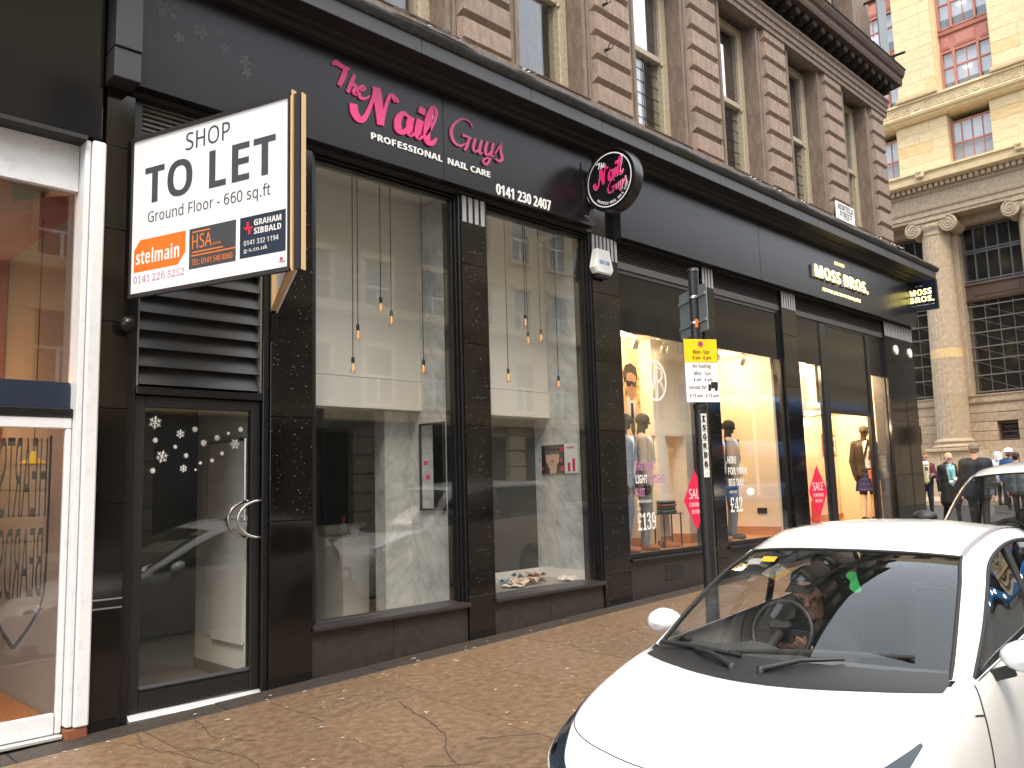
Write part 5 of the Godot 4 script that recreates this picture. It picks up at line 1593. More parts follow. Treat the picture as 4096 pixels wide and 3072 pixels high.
func window_up(s: Node, x0: float, x1: float, k: int) -> void:
	var z := -0.62
	var yb := 6.90
	var yt := 9.93
	var b := MB.new()
	# box sash frame
	b.box(Vector3(x0 + 0.002, yb, z - 0.1), Vector3(x0 + 0.17, yt, z + 0.10), 0.01)
	b.box(Vector3(x1 - 0.17, yb, z - 0.1), Vector3(x1 - 0.002, yt, z + 0.10), 0.01)
	b.box(Vector3(x0 + 0.171, yt - 0.14, z - 0.1), Vector3(x1 - 0.171, yt, z + 0.10), 0.01)
	b.box(Vector3(x0 + 0.171, yb, z - 0.1), Vector3(x1 - 0.171, yb + 0.10, z + 0.05), 0.01)
	var w := part(s, "window", b, M.timber_cream)
	b = MB.new()
	var ym := 8.42
	b.box(Vector3(x0 + 0.172, ym - 0.05, z - 0.05), Vector3(x1 - 0.172, ym + 0.05, z + 0.08), 0.008)
	b.box(Vector3(x0 + 0.14, ym - 0.11, z + 0.08), Vector3(x0 + 0.20, ym - 0.05, z + 0.12), 0.02)
	b.box(Vector3(x1 - 0.20, ym - 0.11, z + 0.08), Vector3(x1 - 0.14, ym - 0.05, z + 0.12), 0.02)
	part(w, "meeting_rail", b, M.timber_cream)
	for q in [[yb + 0.10, ym - 0.05, z + 0.0], [ym + 0.05, yt - 0.14, z + 0.04]]:
		b = MB.new()
		b.box(Vector3(x0 + 0.171, q[0], q[2] - 0.012), Vector3(x1 - 0.171, q[1], q[2]))
		part(w, "pane", b, M.glass if q[0] < 8.0 else M.sash_mirror)
	# stone reveal of the opening
	b = MB.new()
	b.box(Vector3(x0 + 0.001, yb - 0.02, z - 0.3), Vector3(x1 - 0.001, yb - 0.001, -0.14))
	part(w, "stone_sill", b, M.sandstone_sooty)
	# what is seen behind the panes
	b = MB.new()
	if k % 5 in [0, 1, 2]: b.box(Vector3(x0 + 0.172, yb + 0.1, z - 0.13), Vector3(x0 + 0.75, yt - 0.15, z - 0.10))
	else: b.box(Vector3(x0 + 0.172, ym, z - 0.13), Vector3(x1 - 0.172, yt - 0.15, z - 0.10))
	part(w, "curtain", b, M.curtain)
	# leaded lights in the lower sashes toward the corner
	if k >= 5:
		b = MB.new()
		for r in 6: b.box(Vector3(x0 + 0.172, yb + 0.25 + 0.2 * r, z + 0.001), Vector3(x1 - 0.172, yb + 0.262 + 0.2 * r, z + 0.008))
		for c in 4: b.box(Vector3(x0 + 0.30 + 0.19 * c, yb + 0.1, z + 0.0015), Vector3(x0 + 0.31 + 0.19 * c, ym - 0.05, z + 0.0075))
		part(w, "lead_came", b, M.rubber)
	if k == 2:
		b = MB.new()
		b.box(Vector3(x0 + 0.2, yb + 0.12, z + 0.004), Vector3(x1 - 0.28, yb + 1.1, z + 0.009))
		part(w, "window_poster", b, M.paper_red)
		text(w, "lettering", "226 5252", Vector3(x0 + 0.25, yb + 0.24, z + 0.0095), Vector3(0.5, 0, 0), Vector3(0, 0.09, 0), 0, M.letter_white, 0.001)

func bank_building() -> void:
	var s := thing("bank_building", "pale yellow sandstone bank with fluted ionic columns across the side street", "building", Vector3.ZERO)
	var a := deg_to_rad(-2.567)
	var dB := Vector3(sin(a), 0, cos(a))
	s.transform = Transform3D(Basis(dB, Vector3.UP, Vector3(-cos(a), 0, sin(a))), Vector3(31.5, 0, 0))
	var S0 := -13.0
	var S1 := 4.9
	var r := RandomNumberGenerator.new()
	r.seed = 77
	# solid parts
	wall_box(s, "core", [S0, 0.0, -9.0, S1 - 0.3, 26.0, -1.6], M.interior_dark)
	wall_box(s, "plinth", [S0, 0.0, -1.5, S1, 1.72, 0.64], M.bank_base_1)
	var k := 0
	var x := S0
	while x < S1:   # plinth stones
		var b := MB.new()
		b.box(Vector3(x + 0.004, 1.72, -0.5), Vector3(minf(x + 1.59, S1) - 0.004, 2.50, 0.66), 0.01)
		part(s, "stone_block", b, M["bank_base_%d" % (k % 3)])
		x += 1.59
		k += 1
	# channelled courses between the columns, with a small grilled window in each bay
	var ax := [-12.72, -9.54, -6.36, -3.18, 0.0, 3.18]
	for c in ax:
		var xl: float = c + 0.40
		var xr: float = c + 2.78
		var wl: float = c + 1.28
		var wr: float = c + 1.93
		for row in 6:
			var y0: float = [2.505, 2.83, 3.165, 3.485, 3.80, 4.13][row]
			var y1: float = [2.83, 3.165, 3.485, 3.80, 4.13, 4.15][row]
			if row == 5: continue
			for q in ([[xl, wl], [wr, xr]] if row in [1, 2] or row == 3 and false else [[xl, xr]]):
				if row in [1, 2, 3]:
					pass
				var b := MB.new()
				b.box(Vector3(q[0], y0 + 0.012, -1.0), Vector3(q[1], y1 - 0.012, -0.35), 0.012)
				part(s, "stone_block", b, M["bank_base_%d" % (r.randi() % 3)])
		var b := MB.new()
		b.box(Vector3(xl, 2.51, -1.1), Vector3(wl - 0.001, 4.13, -0.37))
		b.box(Vector3(wr + 0.001, 2.51, -1.1), Vector3(xr, 4.13, -0.37))
		part(s, "joint_backing", b, M.bank_base_1)
		b = MB.new()
		b.run_x([Vector2(-1.1, 4.131), Vector2(-0.35, 4.131), Vector2(-0.30, 4.15), Vector2(-0.28, 4.20), Vector2(-0.34, 4.21), Vector2(-0.34, 4.40), Vector2(-0.30, 4.41), Vector2(-0.30, 4.45), Vector2(-1.1, 4.46)], xl, xr)
		part(s, "sill_course", b, M.bank_base_0)
		for f in 8:
			b = MB.new()
			b.box(Vector3(xl + 0.28 + 0.035 * f, 4.22, -0.345), Vector3(xl + 0.30 + 0.035 * f, 4.39, -0.325), 0.004)
			part(s, "triglyph", b, M.bank_base_0)
		# grilled window
		b = MB.new()
		b.box(Vector3(wl, 2.842, -0.75), Vector3(wr, 3.472, -0.70))
		part(s, "grille_backing", b, M.interior_dark)
		b = MB.new()
		for q in [[0, 0, .1, 1], [.9, 0, 1, 1], [.1, 0, .9, .09], [.1, .91, .9, 1], [.1, .42, .9, .46], [.1, .74, .9, .78], [.1, .16, .9, .2]]:
			b.box(Vector3(lerpf(wl, wr, q[0]), lerpf(2.842, 3.472, q[1]), -0.6), Vector3(lerpf(wl, wr, q[2]), lerpf(2.842, 3.472, q[3]), -0.55), 0.004)
		for f in 4:
			for e in [-1, 1]: b.bar(Vector3(lerpf(wl, wr, 0.5 - 0.4 * e), 2.9 + 0.16 * f, -0.585), Vector3(lerpf(wl, wr, 0.5 + 0.4 * e), 3.04 + 0.14 * f, -0.585), 0.012, 0.012)
		part(s, "window_grille", b, M.bank_bronze)
		# tall glazed bay
		b = MB.new()
		b.box(Vector3(c + 0.45, 4.46, -1.1), Vector3(c + 2.73, 10.5, -1.0))
		part(s, "hall_back", b, M.bank_hall)
		b = MB.new()
		b.box(Vector3(c + 0.55, 4.46, -0.74), Vector3(c + 2.63, 10.48, -0.73))
		part(s, "bay_pane", b, M.glass_screen)
		b = MB.new()
		for y in [4.56, 5.14, 5.68, 6.14, 6.66, 7.14, 7.6]: b.box(Vector3(c + 0.55, y - 0.018, -0.725), Vector3(c + 2.63, y + 0.018, -0.66))
		for f in 5: b.box(Vector3(c + 0.70 + 0.445 * f, 4.46, -0.728), Vector3(c + 0.712 + 0.445 * f, 7.74, -0.69))
		for f in 10: b.bar(Vector3(c + 0.56, 9.2 - 0.52 * f - 1.4, -0.68), Vector3(c + 2.62, 8.3 - 0.52 * f - 1.4, -0.68) if f > 0 else Vector3(c + 2.62, 6.9, -0.68), 0.011, 0.011)
		part(s, "glazing_bars", b, M.bank_grid)
		b = MB.new()
		b.run_x([Vector2(-0.9, 7.76), Vector2(-0.62, 7.76), Vector2(-0.58, 7.84), Vector2(-0.65, 7.88), Vector2(-0.65, 8.32), Vector2(-0.58, 8.37), Vector2(-0.6, 8.44), Vector2(-0.9, 8.44)], c + 0.5, c + 2.68)
		b.box(Vector3(c + 0.85, 7.97, -0.66), Vector3(c + 2.33, 8.23, -0.63), 0.01)
		part(s, "spandrel_panel", b, M.bank_bronze)
		b = MB.new()
		for y in [8.52, 9.53, 9.62, 10.44]: b.box(Vector3(c + 0.55, y - 0.025, -0.725), Vector3(c + 2.63, y + 0.025, -0.66))
		for f in 6: b.box(Vector3(c + 0.62 + 0.385 * f - 0.02, 8.44, -0.727), Vector3(c + 0.62 + 0.385 * f + 0.02, 10.46, -0.67))
		part(s, "upper_glazing_bars", b, M.bank_grey_frame)
		# pilaster behind the column
		b = MB.new()
		b.box(Vector3(c - 0.60, 4.4, -1.2), Vector3(c + 0.60, 10.5, -0.28), 0.01)
		part(s, "rear_pilaster", b, M.bank_base_0)
		b = MB.new()
		b.box(Vector3(c - 0.41, 2.51, -1.2), Vector3(c + 0.41, 4.399, -0.36), 0.01)
		part(s, "column_wall", b, M.bank_base_0)
		bank_column(s, c)
	# entablature
	var b := MB.new()
	b.run_x([Vector2(-1.2, 10.82), Vector2(0.42, 10.82), Vector2(0.42, 10.93), Vector2(0.46, 10.94), Vector2(0.46, 11.12), Vector2(0.5, 11.14), Vector2(0.52, 11.2), Vector2(0.45, 11.22), Vector2(0.45, 11.71), Vector2(0.52, 11.76), Vector2(0.55, 11.84), Vector2(-1.2, 11.85)], S0, S1)
	part(s, "entablature", b, M.bank_base_0)
	wall_box(s, "porch_soffit", [S0, 10.502, -1.6, S1, 10.819, -0.25], M.bank_base_1)
	for f in 92:
		b = MB.new()
		b.box(Vector3(S1 - 0.19 * f - 0.12, 11.851, 0.4), Vector3(S1 - 0.19 * f, 12.02, 0.70), 0.01)
		part(s, "dentil", b, M.bank_base_0)
	b = MB.new()
	b.run_x([Vector2(-1.2, 11.852), Vector2(0.55, 11.852), Vector2(0.56, 12.021), Vector2(0.74, 12.03), Vector2(0.9, 12.08), Vector2(0.92, 12.26), Vector2(0.85, 12.28), Vector2(0.88, 12.36), Vector2(0.95, 12.40), Vector2(0.95, 12.47), Vector2(0.2, 12.60), Vector2(-1.2, 12.61)], S0, S1)
	part(s, "cornice", b, M.bank_stone_0)
	for c in ax:
		b = MB.new()
		b.obox(Vector3(c - 0.0, 12.36, 0.97), Basis(), Vector3(0.14, 0.16, 0.07), 0.05)
		b.obox(Vector3(c, 12.42, 1.05), Basis(Vector3(0, 0, 1), 0.7), Vector3(0.07, 0.07, 0.05), 0.03)
		part(s, "lion_mask", b, M.bank_stone_2)
	# attic storey in courses, with sash windows
	ashlar(s, r, S0, S1, 12.61, 14.56, 0.39, 0.15, [-1.69, 0.70, 12.62, 14.33], 3.18, [S0, S1])
	for c in ax:
		bank_window(s, c + 1.49, 0.69, 12.64, 14.30, -0.20, 4, [0.5])
	# fret band
	b = MB.new()
	b.run_x([Vector2(-1.0, 14.565), Vector2(0.30, 14.565), Vector2(0.40, 14.62), Vector2(0.42, 14.68), Vector2(0.52, 14.72), Vector2(0.55, 14.80), Vector2(0.50, 14.86), Vector2(0.50, 15.18), Vector2(0.58, 15.22), Vector2(0.58, 15.30), Vector2(-1.0, 15.31)], S0, S1)
	part(s, "fret_band", b, M.bank_stone_0)
	for f in 34:
		var x0 := -9.0 + 0.40 * f
		b = MB.new()
		if f % 5 == 4:
			b.lathe(Vector3(x0 + 0.17, 15.02, 0.5), [Vector2(0.13, 0.0), Vector2(0.12, 0.03), Vector2(0.08, 0.03), Vector2(0.07, 0.012), Vector2(0.04, 0.04), Vector2(0.0, 0.045)], 12, Vector3.BACK)
		else:
			for q in [[0, 0, .34, .03], [0, .26, .34, .29], [0, .03, .03, .26], [.31, .03, .34, .26], [.07, .07, .16, .10], [.07, .10, .10, .22], [.13, .10, .16, .16], [.19, .19, .28, .22], [.25, .07, .28, .19], [.19, .13, .22, .19]]:
				b.box(Vector3(x0 + q[0], 14.88 + q[1], 0.48), Vector3(x0 + q[2], 14.88 + q[3], 0.528))
		part(s, "fret_ornament", b, M.bank_stone_2)
	# upper storeys: broad pilasters and red framed bays
	for c in ax:
		b = MB.new()
		b.run_x([Vector2(0.1, 15.311), Vector2(0.66, 15.311), Vector2(0.68, 15.38), Vector2(0.60, 15.42), Vector2(0.62, 15.50), Vector2(0.1, 15.52)], c - 0.72, c + 0.72)
		part(s, "pilaster_base", b, M.bank_stone_0)
		ashlar(s, r, c - 0.66, c + 0.66, 15.521, 24.0, 0.43, 0.5, [], 0.0, [c - 0.66, c + 0.66])
		wall_box(s, "pilaster_return", [c - 0.73, 15.32, -0.9, c + 0.73, 24.0, 0.30], M.bank_stone_2)
		var xc: float = c + 1.59
		for fl in 3:
			var y0 := 15.32 + 2.42 * fl
			bank_bay(s, xc, 0.86, y0, y0 + 1.58)
			b = MB.new()
			b.box(Vector3(xc - 0.86, y0 + 1.581, -0.3), Vector3(xc + 0.86, y0 + 2.419, -0.02))
			b.run_x([Vector2(-0.02, y0 + 2.2), Vector2(0.06, y0 + 2.22), Vector2(0.08, y0 + 2.30), Vector2(-0.02, y0 + 2.32)], xc - 0.86, xc + 0.86)
			for q in [[-0.80, -0.50], [-0.36, 0.36], [0.50, 0.80]]:
				b.box(Vector3(xc + q[0], y0 + 1.66, -0.03), Vector3(xc + q[1], y0 + 2.12, 0.01), 0.01)
				b.box(Vector3(xc + q[0] + 0.06, y0 + 1.72, 0.0), Vector3(xc + q[1] - 0.06, y0 + 2.06, 0.025), 0.012)
			part(s, "spandrel", b, M.bank_red)
	wall_box(s, "wall_head", [S0, 24.0, -1.5, S1, 26.0, 0.6], M.bank_stone_0)

func ashlar(s: Node, r: RandomNumberGenerator, x0: float, x1: float, y0: float, y1: float, course: float, z: float, hole: Array, pitch: float, near: Array) -> void:
	var rows := int(round((y1 - y0) / course))
	var h := (y1 - y0) / rows
	for k in rows:
		var segs := [[x0, x1]]
		if hole:
			segs = []
			var x := x0
			var ya := y0 + h * k
			if ya + h > hole[2] + 0.02 and ya < hole[3] - 0.02:
				var c: float = hole[0] - 4.0 * pitch
				while c < x1:
					if c - hole[1] > x: segs.append([x, minf(c - hole[1], x1)])
					x = maxf(x, c + hole[1])
					c += pitch
				if x < x1: segs.append([x, x1])
			else: segs = [[x0, x1]]
		for q in segs:
			var x: float = q[0]
			while x < q[1] - 0.001:
				var w := 0.75 + 0.5 * r.randf()
				var e := minf(x + w, q[1])
				if q[1] - e < 0.3: e = q[1]
				var b := MB.new()
				b.box(Vector3(x + 0.0025, y0 + h * k + 0.0025, -1.0 if hole else 0.2), Vector3(e - 0.0025, y0 + h * (k + 1) - 0.0025, z + r.randf() * 0.004), 0.005)
				var t := r.randi() % 12
				part(s, "stone_block", b, M["bank_stone_%d" % ([0, 0, 0, 0, 0, 2, 2, 1, 1, 0, 0, 3][t])])
				x = e

func bank_window(s: Node, xc: float, hw: float, y0: float, y1: float, z: float, cols: int, rails: Array) -> void:
	var b := MB.new()
	var t := 0.05
	b.box(Vector3(xc - hw, y0, z), Vector3(xc - hw + t, y1, z + 0.06))
	b.box(Vector3(xc + hw - t, y0, z), Vector3(xc + hw, y1, z + 0.06))
	b.box(Vector3(xc - hw + t, y1 - t, z), Vector3(xc + hw - t, y1, z + 0.06))
	b.box(Vector3(xc - hw + t, y0, z), Vector3(xc + hw - t, y0 + t, z + 0.06))
	for q in rails: b.box(Vector3(xc - hw + t, lerpf(y0, y1, q) - 0.025, z), Vector3(xc + hw - t, lerpf(y0, y1, q) + 0.025, z + 0.065))
	for k in range(1, cols): b.box(Vector3(xc - hw + 2 * hw * k / cols - 0.014, y0 + t, z + 0.002), Vector3(xc - hw + 2 * hw * k / cols + 0.014, y1 - t, z + 0.05))
	var w := part(s, "window", b, M.bank_red)
	b = MB.new()
	b.box(Vector3(xc - hw, y0, z - 0.015), Vector3(xc + hw, y1, z - 0.005))
	part(w, "pane", b, M.bank_glass)
	b = MB.new()
	b.box(Vector3(xc - hw, y0 + 0.08, z - 0.14), Vector3(xc + hw, y1, z - 0.12))
	part(w, "blind", b, M.blind)
	b = MB.new()
	b.box(Vector3(xc - hw, y0 - 0.02, z - 0.3), Vector3(xc + hw, y0 - 0.001, 0.1))
	part(w, "sill", b, M.bank_stone_2)

func bank_bay(s: Node, xc: float, hw: float, y0: float, y1: float) -> void:
	var z := -0.05
	var b := MB.new()
	var m := [[-hw, -hw + 0.07], [-0.44, -0.36], [0.36, 0.44], [hw - 0.07, hw]]
	for q in m: b.box(Vector3(xc + q[0], y0, z), Vector3(xc + q[1], y1, z + 0.10), 0.01)
	for q in [[-hw + 0.07, -0.44], [-0.36, 0.36], [0.44, hw - 0.07]]:
		b.box(Vector3(xc + q[0], y0, z), Vector3(xc + q[1], y0 + 0.05, z + 0.06))
		b.box(Vector3(xc + q[0], y1 - 0.05, z), Vector3(xc + q[1], y1, z + 0.06))
		b.box(Vector3(xc + q[0], y0 + 0.93, z), Vector3(xc + q[1], y0 + 0.98, z + 0.065))
	b.box(Vector3(xc - 0.012, y0 + 0.05, z), Vector3(xc + 0.012, y1 - 0.05, z + 0.04))
	var w := part(s, "window", b, M.bank_red)
	b = MB.new()
	b.box(Vector3(xc - hw, y0, z - 0.015), Vector3(xc + hw, y1, z - 0.005))
	part(w, "pane", b, M.bank_glass)
	b = MB.new()
	b.box(Vector3(xc - hw, y0 + 0.5, z - 0.22), Vector3(xc + hw, y1, z - 0.20))
	part(w, "blind", b, M.blind)
	b = MB.new()
	b.box(Vector3(xc - 0.2, y0 + 0.84, z - 0.19), Vector3(xc + 0.05, y0 + 0.90, z - 0.17))
	part(w, "lit_office_lamp", b, M.glow_office)

func bank_column(s: Node, c: float) -> void:
	var b := MB.new()
	b.box(Vector3(c - 0.76, 2.505, -0.6), Vector3(c + 0.76, 2.62, 0.76), 0.02)
	b.lathe(Vector3(c, 2.62, 0), [Vector2(0.70, 0.0), Vector2(0.74, 0.03), Vector2(0.74, 0.07), Vector2(0.69, 0.10), Vector2(0.63, 0.12), Vector2(0.61, 0.17), Vector2(0.64, 0.20), Vector2(0.66, 0.23), Vector2(0.64, 0.27), Vector2(0.57, 0.29), Vector2(0.545, 0.35)], 36)
	part(s, "column_base", b, M.bank_base_1)
	var ys := [2.97, 4.5, 5.78, 6.12, 8.2, 10.22]
	for k in 5:
		b = MB.new()
		var rows := []
		for e in 2:
			var y: float = ys[k + e]
			var f := (y - 2.97) / 7.25
			var rad := lerpf(0.545, 0.455, f * f * 0.6 + f * 0.4)
			var row := PackedVector3Array()
			for q in 97:
				var ang := TAU * q / 96.0
				var g := rad - 0.022 * absf(sin(ang * 12.0))
				row.append(Vector3(c + cos(ang) * g, y - (0.004 if e else 0.0), -sin(ang) * g))
			rows.append(row)
		b.grid(rows, false, true)
		part(s, "column_drum", b, M[["bank_base_1", "bank_base_0", "bank_stone_3", "bank_base_2", "bank_base_0"][k]])
	b = MB.new()
	b.lathe(Vector3(c, 10.2, 0), [Vector2(0.45, 0.0), Vector2(0.48, 0.03), Vector2(0.46, 0.06), Vector2(0.46, 0.2), Vector2(0.52, 0.26), Vector2(0.55, 0.36), Vector2(0.5, 0.42)], 32)
	b.box(Vector3(c - 0.56, 10.70, -0.55), Vector3(c + 0.56, 10.82, 0.50), 0.02)
	b.box(Vector3(c - 0.62, 10.58, -0.43), Vector3(c + 0.62, 10.80, 0.445), 0.03)
	b.box(Vector3(c - 0.60, 10.74, 0.445), Vector3(c + 0.60, 10.80, 0.475), 0.012)
	b.box(Vector3(c - 0.42, 10.585, 0.445), Vector3(c + 0.42, 10.62, 0.475), 0.012)
	part(s, "capital", b, M.bank_base_0)
	for q in [-1.0, 1.0]:
		b = MB.new()
		var o := Vector3(c + q * 0.60, 10.53, -0.44)
		b.lathe(o, [Vector2(0.0, 0.0), Vector2(0.285, 0.0), Vector2(0.30, 0.06), Vector2(0.22, 0.44), Vector2(0.30, 0.84), Vector2(0.285, 0.90), Vector2(0.0, 0.905)], 28, Vector3.BACK)
		var sp := []
		for k in 50:
			var ang: float = PI / 2 - q * TAU * 2.4 * k / 49.0
			var rr := 0.265 * pow(0.2, k / 49.0)
			sp.append(o + Vector3(cos(ang) * rr, sin(ang) * rr, 0.91))
		b.tube(sp, [0.022], 6)
		b.lathe(o + Vector3(0, 0, 0.90), [Vector2(0.045, 0.0), Vector2(0.04, 0.03), Vector2(0.0, 0.035)], 12, Vector3.BACK)
		part(s, "volute", b, M.bank_base_2)

func opposite_side() -> void:
	# the buildings across the street, seen only as reflections in the shop glass
	var defs := [[-26.0, -6.0, 17.0, "channelled sandstone office block across the street, reflected in the door glass"], [-5.9, 9.5, 19.0, "cream sandstone building across the street, reflected in the first tall window"], [9.6, 24.0, 14.5, "older sandstone building across the street, reflected in the second tall window"], [24.1, 150.0, 16.0, "sandstone building farther up across the street, reflected in the menswear glass"]]
	for d in defs.size():
		var q: Array = defs[d]
		var s := thing("opposite_building", q[3], "building", Vector3((q[0] + q[1]) / 2, 0, 20))
		wall_box(s, "wall", [q[0], -2.0, 20.4, q[1], q[2], 32.0], M.opposite_stone if d != 2 else M.opposite_dark)
		var n := int((q[1] - q[0]) / 2.6)
		var w: float = (q[1] - q[0]) / n
		for k in n:
			var x: float = q[0] + w * k
			# ground floor: channelled pier stones either side of a dark shop pane
			for row in 6:
				var b := MB.new()
				var y: float = gy(x, 0) - 0.3 + 0.72 * row
				b.box(Vector3(x + 0.01, y, 20.1), Vector3(x + w * (0.40 if d != 0 else 0.62), y + 0.66, 20.6), 0.03)
				part(s, "pier_stone", b, M.opposite_dark if d in [0, 2] else M.opposite_stone)
			var b := MB.new()
			b.box(Vector3(x + w * (0.40 if d != 0 else 0.62), -1.0, 20.36), Vector3(x + w, 4.0, 20.395))
			part(s, "shop_pane", b, M.dark_glass)
			var fl := int((q[2] - 5.0) / 3.6)
			for f in fl:
				var y := 5.2 + 3.6 * f
				b = MB.new()
				b.box(Vector3(x + w * 0.28, y, 20.37), Vector3(x + w * 0.72, y + 2.2, 20.395))
				var win := part(s, "window", b, M.window_glass)
				b = MB.new()
				b.box(Vector3(x + w * 0.22, y - 0.15, 20.2), Vector3(x + w * 0.78, y - 0.001, 20.5), 0.02)
				b.box(Vector3(x + w * 0.22, y + 2.2, 20.2), Vector3(x + w * 0.78, y + 2.45, 20.5), 0.02)
				b.box(Vector3(x + w * 0.22, y, 20.25), Vector3(x + w * 0.279, y + 2.199, 20.5))
				b.box(Vector3(x + w * 0.721, y, 20.25), Vector3(x + w * 0.78, y + 2.199, 20.5))
				part(win, "stone_surround", b, M.opposite_stone)
				b = MB.new()
				b.box(Vector3(x + w * 0.28, y + 1.05, 20.33), Vector3(x + w * 0.72, y + 1.13, 20.36))
				b.box(Vector3(x + w * 0.485, y, 20.33), Vector3(x + w * 0.515, y + 1.049, 20.36))
				part(win, "sash", b, M.white)
		for y in [4.4, 8.6, q[2] - 0.5]:
			var b := MB.new()
			b.box(Vector3(q[0], y, 19.8), Vector3(q[1], y + 0.4, 20.39), 0.05)
			part(s, "string_course", b, M.opposite_stone)

# cars: every measure in metres, u back from the nose, v up from the road, w out from the middle line
func lut(tab: Array, col: int, u: float) -> float:
	var k := 0
	while k < tab.size() - 2 and u > tab[k + 1][0]: k += 1
	var f := clampf((u - tab[k][0]) / (tab[k + 1][0] - tab[k][0]), 0.0, 1.0)
	var p1: float = tab[k][col]
	var p2: float = tab[k + 1][col]
	var d: float = tab[k + 1][0] - tab[k][0]
	var m1: float = (p2 - tab[k - 1][col]) / (tab[k + 1][0] - tab[k - 1][0]) * d if k > 0 else p2 - p1
	var m2: float = (tab[k + 2][col] - p1) / (tab[k + 2][0] - tab[k][0]) * d if k + 2 < tab.size() else p2 - p1
	var g := f * f
	var e := g * f
	return (2 * e - 3 * g + 1) * p1 + (e - 2 * g + f) * m1 + (-2 * e + 3 * g) * p2 + (e - g) * m2

func prof(P: Dictionary, u: float) -> Array:
	var W := lut(P.st, 1, u)
	var Ve := lut(P.st, 2, u)
	var We := lut(P.st, 3, u)
	var Vc := lut(P.st, 4, u)
	var vb: float = 0.2
	for c in P.wheels:
		var d: float = absf(u - c)
		if d < P.arch: vb = maxf(vb, 0.30 + sqrt(P.arch * P.arch - d * d) * 1.0)
	var o := [Vector2(W - 0.06, vb), Vector2(W - 0.012, vb + 0.015), Vector2(W, maxf(vb + 0.03, 0.42)), Vector2(W + 0.004, maxf(vb + 0.05, 0.62)), Vector2(lerpf(W, We, 0.22), lerpf(maxf(vb + 0.05, 0.62), Ve, 0.62)), Vector2(We, Ve)]
	o.append(Vector2(We * 0.90, lerpf(Ve, Vc, 0.42)))
	o.append(Vector2(We * 0.62, lerpf(Ve, Vc, 0.80)))
	o.append(Vector2(We * 0.32, lerpf(Ve, Vc, 0.955)))
	o.append(Vector2(0.0, Vc))
	return o

func top_at(P: Dictionary, u: float, w: float) -> float:
	var pr := prof(P, u)
	var a := absf(w)
	for k in range(5, 9):
		if a <= pr[k].x and a >= pr[k + 1].x: return lerpf(pr[k].y, pr[k + 1].y, (pr[k].x - a) / maxf(pr[k].x - pr[k + 1].x, 1e-5))
	return pr[5].y

func skin(P: Dictionary, u: float, t: float, side: float, out := 0.0) -> Vector3:
	var q: Vector2 = cr(prof(P, u), t)
	if out != 0.0:
		var a: Vector2 = cr(prof(P, u), t + 0.05)
		var tn := (a - q).normalized()
		q += Vector2(tn.y, -tn.x) * out
	return Vector3(u, q.y, q.x * side)

func skin_patch(P: Dictionary, u0: float, u1: float, ta: Array, tb: Array, side: float, out: float) -> MB:
	var b := MB.new()
	var rows := []
	for k in 15:
		var f := k / 14.0
		var u := lerpf(u0, u1, f)
		var a: float = cr(ta, f * (ta.size() - 1))
		var e: float = cr(tb, f * (tb.size() - 1))
		var row := PackedVector3Array()
		for j in 9: row.append(skin(P, u, lerpf(a, e, j / 8.0), side, out))
		rows.append(row)
	b.grid(rows, side > 0)
	return b

func skin_line(b: MB, P: Dictionary, pts: Array, side: float, r: float) -> void:
	var c := []
	for q in curve(V(pts), 6): c.append(skin(P, q.x, q.y, side, 0.001))
	b.tube(c, [r], 5, false)

